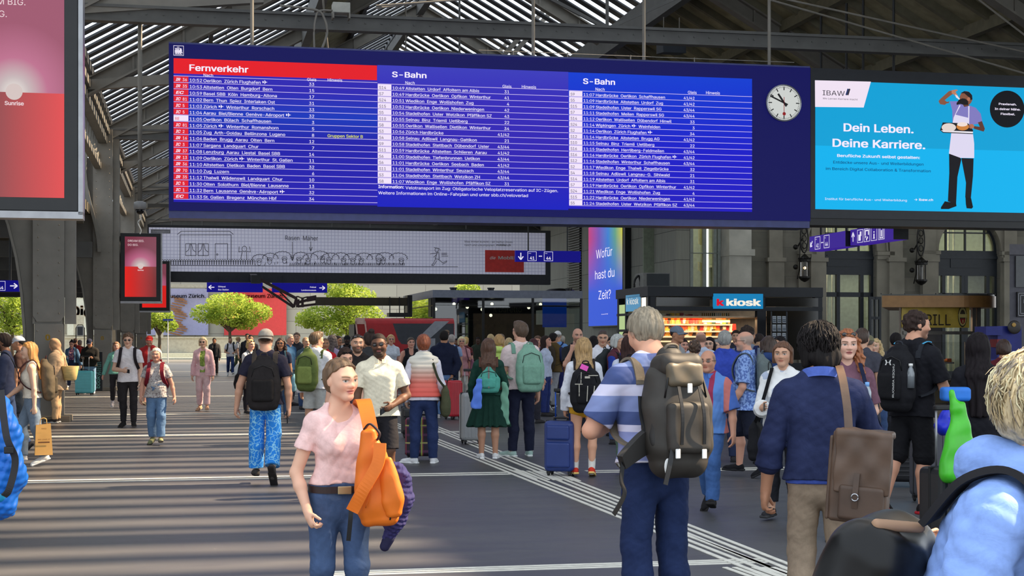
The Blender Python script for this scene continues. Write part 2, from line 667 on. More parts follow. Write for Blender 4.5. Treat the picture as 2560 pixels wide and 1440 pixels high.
def _net(F,ax):
	S=F<0
	nx,ny,nz=F.shape
	cnt=np.zeros((nx-1,ny-1,nz-1),np.int8)
	for dx in(0,1):
		for dy in(0,1):
			for dz in(0,1):
				cnt+=S[dx:nx-1+dx,dy:ny-1+dy,dz:nz-1+dz]
	act=(cnt>0)&(cnt<8)
	I=np.stack(np.nonzero(act),1)
	if len(I)==0:
		return np.zeros((0,3)),np.zeros((0,4),int)
	idx=np.full(act.shape,-1,np.int64)
	idx[act]=np.arange(len(I))
	cor=np.array([(a,b,c)for a in(0,1)for b in(0,1)for c in(0,1)])
	V=np.stack([F[I[:,0]+c[0],I[:,1]+c[1],I[:,2]+c[2]]for c in cor],1)
	acc=np.zeros((len(I),3))
	n=np.zeros(len(I))
	for p in range(8):
		for q in range(p+1,8):
			if np.abs(cor[p]-cor[q]).sum()!=1:
				continue
			m=(V[:,p]<0)!=(V[:,q]<0)
			t=V[m,p]/(V[m,p]-V[m,q])
			acc[m]+=cor[p]+(cor[q]-cor[p])*t[:,None]
			n[m]+=1
	fr=acc/n[:,None]
	P=np.zeros((len(I),3))
	for i in range(3):
		a=ax[i]
		P[:,i]=a[I[:,i]]*(1-fr[:,i])+a[I[:,i]+1]*fr[:,i]
	faces=[]
	for i in range(3):
		j,k=(i+1)%3,(i+2)%3
		s0,s1=[slice(None)]*3,[slice(None)]*3
		s0[i],s1[i]=slice(0,-1),slice(1,None)
		A,B=S[tuple(s0)],S[tuple(s1)]
		E=np.stack(np.nonzero(A!=B),1)
		ok=(E[:,j]>=1)&(E[:,k]>=1)&(E[:,j]<F.shape[j]-1)&(E[:,k]<F.shape[k]-1)
		E=E[ok]
		ins=A[E[:,0],E[:,1],E[:,2]]
		def cell(dj,dk):
			e=E.copy()
			e[:,j]+=dj
			e[:,k]+=dk
			return idx[e[:,0],e[:,1],e[:,2]]
		q=np.stack([cell(-1,-1),cell(0,-1),cell(0,0),cell(-1,0)],1)
		q[~ins]=q[~ins][:,::-1]
		faces.append(q)
	Q=np.concatenate(faces)
	Q=Q[(Q>=0).all(1)]
	return P,Q
def np_mesh(name,P,Q,mats,parent=None,colors=None,loc=None,rz=None,mi=None):
	me=bpy.data.meshes.new(name)
	me.vertices.add(len(P))
	me.vertices.foreach_set('co',np.ascontiguousarray(P,F32).ravel())
	me.loops.add(Q.size)
	me.loops.foreach_set('vertex_index',np.ascontiguousarray(Q,np.int32).ravel())
	me.polygons.add(len(Q))
	me.polygons.foreach_set('loop_start',np.arange(0,Q.size,Q.shape[1],dtype=np.int32))
	me.polygons.foreach_set('loop_total',np.full(len(Q),Q.shape[1],np.int32))
	me.polygons.foreach_set('use_smooth',np.ones(len(Q),bool))
	for m in(mats if isinstance(mats,(list,tuple))else[mats]):
		me.materials.append(m)
	if mi is not None:
		me.polygons.foreach_set('material_index',np.asarray(mi,np.int32))
	me.update(calc_edges=True)
	if colors is not None:
		ca=me.color_attributes.new('tone','FLOAT_COLOR','POINT')
		ca.data.foreach_set('color',np.ascontiguousarray(colors,F32).ravel())
	o=bpy.data.objects.new(name,me)
	COL.objects.link(o)
	if parent:
		o.parent=parent
	if loc is not None:
		o.location=loc
	if rz is not None:
		o.rotation_euler=(0,0,rz)
	return o
def solid(name,prims,h,m,parent=None,noise=None,fine=None,**kw):
	P,Q=surface(prims,h,noise,fine)
	if len(P)==0:
		return None
	return np_mesh(name,P,Q,m,parent,**kw)
def folds(amp,f=1.0,seed=0.0,lift=0.3,ridge=0.0):
	"""cloth wrinkles: a few slanted waves"""
	a=F32(amp)
	def fn(X,Y,Z):
		q=np.sin(7*X+5*Z+seed)*1.6
		w=np.sin(23*f*X+17*f*Z+9*f*Y+seed+q)+np.sin(-19*f*X+29*f*Z*(0.6+lift)+14*f*Y+1.7*seed+2.0-q)
		v=np.sin(44*f*X-36*f*Z+31*f*Y+0.7*seed+1.5*q)
		u=np.sin(26*f*X+58*f*Z-22*f*Y+1.3*seed-1.2*q)
		return a*F32(0.42)*(w+F32(ridge)*(0.75*(1-2*np.abs(v))+0.6*(1-2*np.abs(u))))
	return fn
def strands(amp,f=1.0,seed=0.0,zf=0.12):
	a=F32(amp)
	def fn(X,Y,Z):
		return a*(np.sin(210*f*X+60*f*Y+210*f*zf*Z+seed+2.2*np.sin(14*Z+7*X))+np.sin(190*f*Y-70*f*X+170*f*zf*Z+2*seed+2.0*np.sin(11*Z-9*Y)))
	return fn
def curls(amp,f=1.0,seed=0.0):
	a=F32(amp)
	def fn(X,Y,Z):
		return a*(np.sin(95*f*X+seed+2*np.sin(40*f*Z))*np.sin(88*f*Y+2*seed)+np.sin(105*f*Z+1.5*np.sin(50*f*X))*0.7+0.6*np.sin(150*f*X+120*f*Z-130*f*Y))
	return fn
def catmull(pts,n=8,closed=False):
	P=[np.array(p,float)for p in pts]
	out=[]
	m=len(P)
	for i in range(m if closed else m-1):
		p0=P[(i-1)%m]if closed else P[max(i-1,0)]
		p1,p2=P[i],P[(i+1)%m]
		p3=P[(i+2)%m]if closed else P[min(i+2,m-1)]
		for j in range(n):
			t=j/n
			out.append(0.5*(2*p1+(p2-p0)*t+(2*p0-5*p1+4*p2-p3)*t*t+(3*p1-p0-3*p2+p3)*t**3))
	if not closed:
		out.append(P[-1])
	return out
def ribbon(name,pts,w,th,m,parent=None,wdir=(1,0,0),n=8,taper=None):
	"""strap: a flat band swept along pts; wdir is the direction of its width (one vector or one per point)"""
	C=catmull(pts,n)
	many=np.ndim(wdir)==2
	W=catmull([np.array(x,float)for x in wdir],n)if many else None
	mb=MB()
	vs=[]
	m_=len(C)
	for i,p in enumerate(C):
		d=unit(C[min(i+1,m_-1)]-C[max(i-1,0)])
		x=np.array(W[i]if many else wdir,float)
		x=unit(x-d*(x@d))
		nrm=np.cross(x,d)
		ww=w if taper is None else w*(taper[0]+(taper[1]-taper[0])*i/(m_-1))
		for a,b in((-1,-1),(1,-1),(1,1),(-1,1)):
			vs.append(p+x*a*ww/2+nrm*b*th/2)
	fs=[]
	for i in range(m_-1):
		for k in range(4):
			l=(k+1)%4
			fs.append((i*4+k,i*4+l,i*4+4+l,i*4+4+k))
	fs+=[(3,2,1,0),tuple((m_-1)*4+k for k in range(4))]
	mb.add(vs,fs)
	return mb.build(name,m,parent)
def rope(name,pts,r,m,parent=None,n=8,seg=6):
	mb=MB()
	mb.tube(catmull(pts,seg),r,n)
	return mb.build(name,m,parent,smooth=True)

# people
SKIN=dict(fair=(222,178,152),light=(205,158,130),tan=(176,126,96),olive=(160,112,84),brown=(120,80,58),dark=(78,52,40),pink=(216,160,138))
STAND=dict(lL=((.05,.0,-1),(.02,-.02,-1),0),lR=((.05,.02,-1),(.02,-.03,-1),0))
WALK_L=dict(lL=((.02,.40,-1),(.0,.02,-1),-.25),lR=((.02,-.18,-1),(.0,-.62,-1),.75))
WALK_R=dict(lR=((.02,.40,-1),(.0,.02,-1),-.25),lL=((.02,-.18,-1),(.0,-.62,-1),.75))
HANG=((.16,.0,-1),(.04,.14,-1))
FWD=((.14,.28,-1),(.02,.5,-1))
BACKW=((.16,-.3,-1),(.1,-.05,-1))
PHONE=((.16,.22,-1),(-.35,1.0,.25))
BENT=((.2,.0,-1),(-.45,.9,-.15))
HIP=((.35,-.1,-1),(-.5,.5,-.6))
FACEUP=((.2,.7,-.8),(-.35,.25,1))
class Body:
	"""skeleton of one figure in its own space: it looks along -y, its left is +x"""
	def __init__(s,H,fem,pose,bulk=1.0):
		for _ in range(2):
			s._lay(H if _==0 else H*H/s.topz,fem,pose,bulk)
	def _lay(s,H,fem,pose,bulk):
		g=pose.get
		s.H,s.fem,s.bulk=H,fem,bulk
		lean,twist,roll=g('lean',0.03),g('twist',0.0),g('roll',0.0)
		s.Rt=rz_(twist)@rx(lean)@ry(roll)
		s.P=vec(0,0,.55*H)
		s.hy=g('hyaw',0.0)
		s.Rh=rz_(g('hyaw',0.0))@rx(g('pitch',0.0))@ry(g('tilt',0.0))
		s.hh=.135*H if H>1.4 else .155*H
		s.bsc=H*(0.93 if fem else 1.0)
		hx=.05*H
		s.legs,low={},9
		for n,sg in(('L',1),('R',-1)):
			th,sh,pit=g('l'+n,STAND['l'+n])
			hip=s.P+vec(sg*hx,0,-.02*H)
			kn=hip+unit((sg*th[0],-th[1],th[2]))*.245*H
			an=kn+unit((sg*sh[0],-sh[1],sh[2]))*.245*H
			fy=g('toe'+n,.18)*sg
			fd=rz_(fy)@vec(0,-math.cos(pit),-math.sin(pit))
			up=rz_(fy)@vec(0,-math.sin(pit),math.cos(pit))
			heel=an-fd*.028*H-up*.036*H
			toe=heel+fd*.148*H
			s.legs[n]=[hip,kn,an,fd,up,heel,toe]
			low=min(low,heel[2],toe[2])
		dz=vec(0,0,-low)
		s.P=s.P+dz
		for n in s.legs:
			L=s.legs[n]
			for i in(0,1,2,5,6):
				L[i]=L[i]+dz
		shx=(.094 if fem else .106)*H*(0.5+0.5*bulk)
		s.arms={}
		for n,sg in(('L',1),('R',-1)):
			ua,fa=g('a'+n,HANG)[:2]
			shd=s.T(sg*shx,.008*H,.232*H+g('shrug',0)*H)
			e=shd+unit((sg*ua[0],-ua[1],ua[2]))*.172*H
			f=unit((sg*fa[0],-fa[1],fa[2]))
			w=e+f*.145*H
			a=g('a'+n,HANG)
			palm=None
			if len(a)>2 and a[2]is not None:
				palm=unit((sg*a[2][0],-a[2][1],a[2][2]))
			curl=a[3]if len(a)>3 else .45
			s.arms[n]=[shd,e,w,f,palm,curl]
		s.neck0=s.T(0,.012*H,.275*H)
		s.neck1=s.T(0,-.005*H,.325*H)
		s.hc=s.neck1+s.Rh@vec(0,-.05,.42)*s.hh
		s.topz=(s.hc+s.Rh@vec(0,.05,.5)*s.hh)[2]
	def T(s,x,y,z):
		return s.P+s.Rt@vec(x,y,z)
	def Hd(s,x,y,z):
		return s.hc+s.Rh@(vec(x,y,z)*s.hh)
	def torso(s,off=0.0,hem=None,k=.03,cutlo=False,waistx=1.0,hi=None,flare=0.0,cut=None,cap=False):
		H,b=s.H,s.bulk
		if s.fem:
			Z=[-.07,-.02,.02,.075,.14,.19,.225,.25,.272,.30]
			A=[.030,.044,.040,.030,.034,.036,.046,.048,.022,.004]
			Rr=[.056,.060,.055,.046,.050,.052,.042,.031,.026,.026]
			Yc=[.006,.010,.008,.0,.0,.002,.006,.009,.010,.010]
		else:
			Z=[-.07,-.02,.02,.075,.14,.19,.225,.25,.274,.305]
			A=[.032,.042,.040,.037,.040,.044,.056,.058,.028,.006]
			Rr=[.052,.057,.055,.052,.057,.060,.048,.035,.030,.030]
			Yc=[.004,.008,.006,.0,.0,.002,.006,.009,.011,.012]
		Z,A,Rr,Yc=np.array(Z)*H,np.array(A)*H*b,np.array(Rr)*H*(0.4+0.6*b),np.array(Yc)*H
		if hem is not None:
			m=Z>hem*H+.012*H
			z0=hem*H
			a0,r0,y0=np.interp(max(z0,-.02*H),Z,A),np.interp(max(z0,-.02*H),Z,Rr),np.interp(z0,Z,Yc)
			Z,A,Rr,Yc=np.r_[z0,Z[m]],np.r_[a0+flare*.5,A[m]],np.r_[r0+flare*.5,Rr[m]],np.r_[y0,Yc[m]]
			if off:
				Rr=np.where(Z<.1*H,Rr+waistx*.004,Rr)
		if hi is not None:
			m=Z<hi*H-.004
			e=[np.interp(hi*H,Z,v)for v in(A,Rr,Yc)]
			Z,A,Rr,Yc=np.r_[Z[m],hi*H],np.r_[A[m],e[0]],np.r_[Rr[m],e[1]],np.r_[Yc[m],e[2]]
		out=[loft(s.P,s.Rt,Z,A,Rr+off,Yc,k=k,flat_lo=hem is not None,flat_hi=hi is not None and not cap,cut=cut)]
		if hi is None or hi>.2:
			q=H*(.9 if s.fem else 1)
			for sg in(1,-1):
				out.append(rc(s.T(0,.016*H,.288*H),s.T(sg*.088*q,.012*H,.243*H),.022*q+off*.8,.029*q+off*.8,k=.03,cut=cut))
		if s.fem and(hi is None or hi>.2):
			for sg in(1,-1):
				out.append(el(s.T(sg*.043*H,-.043*H,.158*H),np.array([.033,.030,.035])*H+off,s.Rt,k=.045,cut=cut))
		if getattr(s,'belly',0):
			out.append(el(s.T(0,-.03*H,.05*H),np.array([.075,.05+s.belly*.02,.075])*H+off,s.Rt,k=.05,cut=cut))
		return out
	def arm(s,n,off=0.0,loose=0.0,upto=2.0,k=.016):
		sh,e,w,f,palm,curl=s.arms[n]
		q=s.H*(0.86 if s.fem else 1.0)*(0.55+.45*s.bulk)
		r0,r1,r2=.0335*q,.0245*q,.0165*q
		out=[]
		d=unit(e-sh)
		sgn=1 if n=='L' else-1
		out.append(el(sh+vec(-.004*s.H*sgn,0,-.006*s.H),np.array([.033,.035,.037])*q+off,I3,k=.05))
		if upto<1:
			end=sh+(e-sh)*upto
			ra=r0+(r1-r0)*upto
			out.append(rc(sh,sh+d*(np.linalg.norm(end-sh)+.05),r0+off,ra+off+loose,k=k,cut=(end,d)))
		else:
			out.append(rc(sh,e,r0+off,r1+off+loose*.6,k=k))
			t=min(1.0,upto-1)
			if t>0:
				end=e+(w-e)*t
				m=e+(w-e)*.35
				if t<.36:
					out.append(rc(e,end+f*.04,r1+off+loose*.6,r1+off+loose,k=k,cut=(end,f)))
				else:
					out.append(rc(e,m,r1+off+loose*.6,r1*1.02+off+loose*.6,k=k))
					re=r1*1.02+(r2-r1*1.02)*(t-.35)/.65
					out.append(rc(m,end+f*(.03 if off else 0),r1*1.02+off+loose*.6,re+off+loose,k=k,cut=(end+f*.004,f)if off else None))
		return out
	def hand(s,n,detail=True):
		sh,e,w,f,palm,curl=s.arms[n]
		H=s.H*(0.92 if s.fem else 1.0)
		sg=1 if n=='L' else-1
		if palm is None:
			palm=vec(-sg,0.0,0)if abs(f[0])<.8 else vec(0,0,-1)
		pn=unit(palm-f*(palm@f))
		b=np.cross(pn,f)*(1 if sg>0 else-1)
		s.handframe=getattr(s,'handframe',{})
		s.handframe[n]=(w,f,pn,b)
		Rm=np.stack([b,pn,f],1)
		L=.105*H
		out=[rc(w-f*.01,w+f*.2*L,.0155*H,.016*H,k=.012)]
		out.append(el(w+f*.30*L,(.0245*H,.0125*H,.036*H),Rm,k=.012))
		if not detail:
			out.append(rc(w+f*.4*L,w+f*.72*L+pn*curl*.25*L,.0165*H,.013*H,k=.012))
			out.append(rc(w+f*.2*L+b*.016*H,w+f*.5*L+b*.027*H+pn*.01,.008*H,.0065*H,k=.008))
			return out
		for i,(o,ln)in enumerate(((.0175,.41),(.0060,.45),(-.0055,.42),(-.0165,.33))):
			p=w+f*(.50-.03*abs(i-1))*L+b*o*H
			c=curl*(1+.14*i)
			d1=f*math.cos(c*.8)+pn*math.sin(c*.8)
			d2=f*math.cos(c*2.0)+pn*math.sin(c*2.0)
			d3=f*math.cos(c*2.8)+pn*math.sin(c*2.8)
			q1=p+d1*ln*.46*L
			q2=q1+d2*ln*.32*L
			q3=q2+d3*ln*.22*L
			r=.0053*H*(1 if i<3 else .87)
			out+=[rc(p-f*.012,q1,r*1.1,r,k=.003),rc(q1,q2,r,r*.92,k=.003),rc(q2,q3,r*.92,r*.8,k=.003)]
		t0=w+f*.14*L+b*.013*H+pn*.004*H
		t1=t0+unit(f*.65+b*.7+pn*.35)*.26*L
		t2=t1+unit(f*.9+b*.1+pn*(.3+curl*.6))*.24*L
		out+=[rc(t0,t1,.0085*H,.0064*H,k=.008),rc(t1,t2,.0064*H,.0052*H,k=.004)]
		return out
	def leg(s,n,off=0.0,loose=0.0,upto=2.0,k=.022,knee=0.0):
		hip,kn,an,fd,up,heel,toe=s.legs[n]
		q=s.H*(0.6+.4*s.bulk)
		r0,r1,rcf,r2=.049*q,.033*q,.032*q,.021*q
		if s.fem:
			r0,r2=.051*q,.0195*q
		d1,d2=unit(kn-hip),unit(an-kn)
		back=-unit(np.cross(np.cross(d2,fd),d2))
		h0=hip+vec(0,.008*q,-.03*q)
		out=[]
		if upto<1:
			end=hip+(kn-hip)*upto
			re=r0+(r1-r0)*upto
			out.append(rc(h0,end+d1*.05,r0+off,re+off+loose,k=k,cut=(end,d1)))
			return out
		out.append(rc(h0,kn,r0+off,r1+off+loose*.5,k=k))
		m=kn+(an-kn)*.33+back*.010*s.H
		if upto<=1.35:
			end=kn+(an-kn)*(upto-1)
			out.append(rc(kn,end+d2*.05,r1+off+loose*.5,r1+off+loose,k=k,cut=(end,d2)))
			return out
		t=upto-1
		end=kn+(an-kn)*t
		out.append(rc(kn,m,r1+off+loose*.5,rcf+off+loose*.6,k=k))
		re=rcf+(r2-rcf)*(t-.33)/.67
		out.append(rc(m,end+(d2*.03 if off else 0),rcf+off+loose*.6,re+off+loose,k=k,cut=(end,d2)if off else None))
		return out
	def foot(s,n):
		hip,kn,an,fd,up,heel,toe=s.legs[n]
		H=s.H
		side=unit(np.cross(fd,up))
		Rm=np.stack([side,fd,up],1)
		mid=(heel+toe)*.5+up*.018*H
		return[el(heel+fd*.02*H+up*.022*H,(.017*H,.024*H,.021*H),Rm,k=.02),rc(an-up*.005*H,mid,.019*H,.017*H,k=.02),el(heel+fd*.095*H+up*.014*H,(.0235*H,.046*H,.013*H),Rm,k=.02)]
	def shoe(s,n,grow=1.0):
		hip,kn,an,fd,up,heel,toe=s.legs[n]
		H=s.H*grow
		side=unit(np.cross(fd,up))
		Rm=np.stack([side,fd,up],1)
		hl=heel-fd*.006*H
		flo=(heel,-up)
		upper=[el(hl+fd*.032*H+up*.024*H,(.0225*H,.036*H,.032*H),Rm,k=.02,cut=(heel+up*.002,-up)),rc(an-up*.008*H,hl+fd*.09*H+up*.02*H,.0235*H,.0225*H,k=.02),el(hl+fd*.112*H+up*.016*H,(.0265*H,.050*H,.0215*H),Rm,k=.02,cut=(heel+up*.002,-up))]
		sole=[box(hl+fd*.040*H+up*.007*H,(.0215*H,.046*H,.0085*H),.0075*H,Rm,k=.01),box(hl+fd*.105*H+up*.007*H,(.027*H,.058*H,.0085*H),.0075*H,Rm,k=.01)]
		return upper,sole
	def neckp(s,off=0.0):
		q=s.H*(0.88 if s.fem else 1.0)*(0.6+.4*s.bulk)
		return[rc(s.neck0,s.Hd(0,.1,-.30),.034*q+off,.0315*q+off,k=.03)]
	def headp(s,fine=True):
		a,R_=s.hh,s.Rh
		E=lambda c,r,k=.02,op='u':el(s.Hd(*c),np.array(r)*a,R_,k=k,op=op)
		C=lambda p,q,r1,r2,k=.015,op='u':rc(s.Hd(*p),s.Hd(*q),r1*a,r2*a,k=k,op=op)
		jw=.20 if not s.fem else .175
		out=[E((0,.06,.12),(.335,.43,.38),.03),E((0,-.12,-.10),(.265,.275,.36),.04)]
		for sg in(1,-1):
			out.append(C((sg*jw,.0,-.24),(sg*.05,-.27,-.41),.10,.075,.03))
		out.append(C((-.05,-.29,-.42),(.05,-.29,-.42),.075,.075,.02))
		out.append(C((0,-.37,.02),(0,-.455,-.125),.032,.052,.02))
		if fine:
			for sg in(1,-1):
				out.append(E((sg*.155,-.40,-.005),(.075,.06,.055),.03,'s'))
				out.append(C((sg*.06,-.375,.075),(sg*.21,-.31,.085),.038,.03,.03))
				out.append(E((sg*.165,-.255,-.12),(.09,.09,.08),.04))
				out.append(E((sg*.150,-.318,-.005),(.062,.058,.05),.008))
				out.append(E((sg*.048,-.425,-.145),(.034,.038,.03),.012))
			out.append(E((0,-.375,-.255),(.095,.052,.026),.012))
			out.append(E((0,-.37,-.295),(.08,.05,.028),.012))
			out.append(E((0,-.425,-.274),(.10,.04,.006),.008,'s'))
		for sg in(1,-1):
			out.append(E((sg*.345,.06,-.03),(.035,.075,.125),.012))
		return out
def face_tone(b,P,skin,fine,brow=(70,50,38),lip=None,beard=None,eyes=(60,45,35),rim=None):
	"""natural colouring of the skin: lips, brows, eyes, stubble"""
	s0=np.array(srgb(skin))
	Cc=np.ones((len(P),4))
	Cc[:,:3]=s0
	q=(P-b.hc)@b.Rh/b.hh
	x,y,z=np.abs(q[:,0]),q[:,1],q[:,2]
	def mix(w,c):
		w=np.clip(w,0,1)[:,None]
		Cc[:,:3]=Cc[:,:3]*(1-w)+np.array(c)*w
	sm=lambda d,e:1-np.clip(d/e,0,1)
	fr=y<-.15
	soft=.03 if fine else .05
	mix(sm(np.hypot(x-.18,z+.14)-.05,.1)*fr*.25,s0*np.array([1.0,.72,.70]))
	mix(sm(np.hypot(x,z+.13)-.02,.07)*(y<-.38)*.25,s0*np.array([1.0,.72,.70]))
	lipc=np.array(srgb(lip))if lip else s0*np.array([.82,.52,.52])
	mix(sm(np.sqrt((x/.105)**2+((z+.275)/.048)**2)-.9,.3)*fr,lipc)
	mix(sm(np.abs(z+.274)-.004,.012)*(x<.10)*fr*.8,lipc*.35)
	bz=.085+.02*np.sin(np.clip(x*12-.6,0,3))
	mix(sm(np.abs(z-bz)-.014,soft*.7)*sm(np.abs(x-.15)-.085,.03)*(y<-.2),srgb(brow))
	ed=np.sqrt(((x-.152)/.064)**2+((z+.005)/.027)**2)
	mix(sm(ed-.95,.25)*(y<-.2),(.50,.47,.44))
	mix(sm(np.hypot(x-.152,z+.001)-.023,.010)*(y<-.2),np.array(srgb(eyes))*.7)
	mix(sm(np.abs(z-.032+.6*(x-.152)**2)-.006,.014)*(np.abs(x-.152)<.085)*(y<-.2)*.85,np.array(srgb(brow))*.6)
	if beard:
		bw=sm(-(z+.20)-0,.001)*0
		inb=(y<.02)&(z<-.16)&(z>-.60)
		lipm=np.sqrt((x/.11)**2+((z+.275)/.045)**2)>1.0
		w=np.clip((-.15-z)/.08,0,1)*np.clip((-.0-y)/.1,0,1)*lipm*inb
		mix(w*beard[1],srgb(beard[0]))
	if rim:
		w=(z>-.22)&(y>-.18)&(z<.36)
		d=np.clip((.59*y+.81*z+.10)/.1,0,1)*np.clip((.30-z+.2*np.clip(y,0,1))/.12,0,1)
		mix(w*d*.75,srgb(rim))
	return Cc
def hair_solids(b,style,vol=0.0,length=.9):
	a,R_=b.hh,b.Rh
	E=lambda c,r,k=.02,op='u',cut=None:el(b.Hd(*c),np.array(r)*a,R_,k=k,op=op,cut=cut)
	C=lambda p,q,r1,r2,k=.03:rc(b.Hd(*p),b.Hd(*q),r1*a,r2*a,k=k)
	def plane(y0,z0,ny,nz):
		n=R_@unit((0,-ny,-nz))
		return(b.Hd(0,y0,z0),n)
	g=.045+vol
	hl=plane(-.36,.30,.56,.83)
	out=[]
	if style=='buzz':
		return[E((0,.06,.125),(.345,.44,.392),cut=[plane(-.34,.30,.52,.85)])]
	if style in('bun','pony','topbun'):
		hl=plane(-.30,.37,.64,.77)
	out.append(E((0,.07,.13),(.345+g,.44+g,.385+g),cut=[hl]))
	if style in('short','bald'):
		out.append(E((0,.10,-.02),(.33+g*.6,.42+g*.6,.36),cut=[plane(.02,.0,1,-.05),plane(0,-.30,.3,1)]))
	if style=='quiff':
		out.append(E((0,.10,-.02),(.33+g*.4,.42+g*.4,.36),cut=[plane(.02,.0,1,-.05),plane(0,-.28,.3,1)]))
		out.append(E((0,-.22,.45),(.26,.2,.12),k=.05))
	if style in('pony','bun'):
		out.append(E((0,.14,-.03),(.33+g*.6,.40+g*.6,.38),cut=[plane(.10,.0,1,-.1),plane(0,-.32,.3,1)]))
	if style in('long','bob','wavy'):
		out.append(E((0,.14,-.03),(.335+g,.40+g,.40),cut=[plane(-.02,.0,1,.12)]))
	if style in('long','wavy'):
		base=b.T(0,.085*b.H,.22*b.H)
		tip=b.T(0,.085*b.H,(.27-.2*length)*b.H)
		top=b.Hd(0,.28,-.1)
		for sx in(-.26,0,.26):
			p0=b.Hd(sx,.22-.3*abs(sx),-.15)
			p1=b.T(sx*a*1.15,.07*b.H-abs(sx)*.06,.235*b.H)
			p2=b.T(sx*a*(.95),.088*b.H-abs(sx)*.05,(.27-.2*length)*b.H)
			r=(.20 if sx==0 else .17)+vol*.6
			out.append(rc(p0,p1,r*a,(r-.02)*a,k=.04))
			out.append(rc(p1,p2,(r-.02)*a,(r-.11)*a,k=.04))
		if style=='wavy':
			for sg in(1,-1):
				out.append(C((sg*.36,-.02,.1),(sg*.44,.02,-.45),.12,.15))
				out.append(rc(b.Hd(sg*.44,.02,-.45),b.T(sg*.07*b.H,-.03*b.H,.2*b.H),.15*a,.10*a,k=.03))
		else:
			for sg in(1,-1):
				out.append(C((sg*.34,.05,.1),(sg*.36,.1,-.5),.08,.10))
	if style=='bob':
		for sg in(1,-1):
			out.append(C((sg*.33,.02,.15),(sg*.36,.06,-.32),.11,.09))
		out.append(C((-.18,.33,-.2),(.18,.33,-.2),.16,.16))
	if style=='pony':
		out.append(C((0,.45,.12),(0,.66,-.05),.10,.12))
		out.append(C((0,.66,-.05),(0,.62,-.75),.12,.05))
	if style=='bun':
		out.append(E((0,.50,.02+vol),(.17,.15,.17),k=.012))
	if style=='topbun':
		out.append(E((0,.10,-.02),(.33+g*.4,.42+g*.4,.36),cut=[plane(.02,.0,1,-.05),plane(0,-.28,.3,1)]))
		out.append(E((0,.30,.56),(.2,.2,.16),k=.012))
	if style=='mop':
		out.append(E((0,.12,.02),(.39+vol,.46+vol,.48+vol),cut=[plane(-.12,.0,1,.25)]))
		out.append(C((-.2,.38,-.28),(.2,.38,-.28),.17,.17,.05))
		out.append(C((0,.42,-.45),(0,.38,-.58),.16,.10,.05))
		for sg in(1,-1):
			out.append(C((sg*.37,.05,.1),(sg*.40,.1,-.38),.11,.09,.05))
	if style=='afro':
		out.append(E((0,.10,.06),(.42+vol,.50+vol,.48+vol),cut=[plane(-.15,.05,1,.45)]))
	return out
def hair_strands(b,cols,n,r,e1,vol=.06,wave=.05,seed=1,back=-.35):
	"""loose locks lying over the crown, one mesh per tone"""
	rn=random.Random(seed)
	for ci,c in enumerate(cols):
		m=MB()
		for k in range(n//len(cols)):
			az=rn.uniform(0,2*math.pi)
			front=math.sin(az)<back
			e0,e2=rn.uniform(.5,1.45),(rn.uniform(.35,.5)if front else rn.uniform(e1,e1+.7))
			if e0<e2+.15:
				e0=e2+.4
			w0,ph,vv=rn.gauss(0,wave),rn.uniform(0,6),vol+rn.uniform(-.01,.035)
			pts=[]
			for j in range(7):
				f=j/6
				e=e0+(e2-e0)*f
				a=az+w0*math.sin(ph+5*f)+.25*w0*f
				lift=vv+.02*math.sin(ph+9*f)*wave*10+.03*f*rn.random()
				ce=math.cos(e)
				pts.append(b.Hd((.345+lift)*math.cos(a)*ce,.07+(.44+lift)*math.sin(a)*ce,.13+(.385+lift)*math.sin(e)-(.12*max(0,-e))))
			m.tube(pts,[r*.5,r,r,r,r*.9,r*.7,r*.25],4)
		m.build('hair_lock',hair_mat(c),b.root,smooth=True)
def add_hat(b,root,kind,c,h,back=False):
	a,R_=b.hh,b.Rh
	m=cloth(c)
	n=R_@unit((0,.10,-1))
	prims=[el(b.Hd(0,.06,.15),np.array([.385,.48,.40])*a,R_,cut=(b.Hd(0,0,.12),n))]
	o=solid('cap',prims,min(h,.009),m,root)
	P,Q=[],[]
	mb=MB()
	sg=1 if back else-1
	rows=[]
	for j in range(2):
		for u in np.linspace(-1,1,13):
			ang=u*1.15
			x,y=.36*math.sin(ang),.06+sg*.46*math.cos(ang)
			ext=.34*math.cos(ang)**.8
			for e in(0,.5,1):
				z=.13-.05*e-.10*u*u*e-.018*j
				rows.append(b.Hd(x*(1+.08*e),y+sg*ext*e,z))
	mb.v=[tuple(p)for p in rows]
	m_=13
	for i in range(m_-1):
		for e in range(2):
			q=i*3+e
			mb.f+=[[q,q+3,q+4,q+1],[39+q,39+q+1,39+q+4,39+q+3]]
	for i in range(m_-1):
		q=i*3+2
		mb.f.append([q,q+3,39+q+3,39+q])
	mb.mi=[0]*len(mb.f)
	mb.build('brim',m,o,smooth=True)
	return o
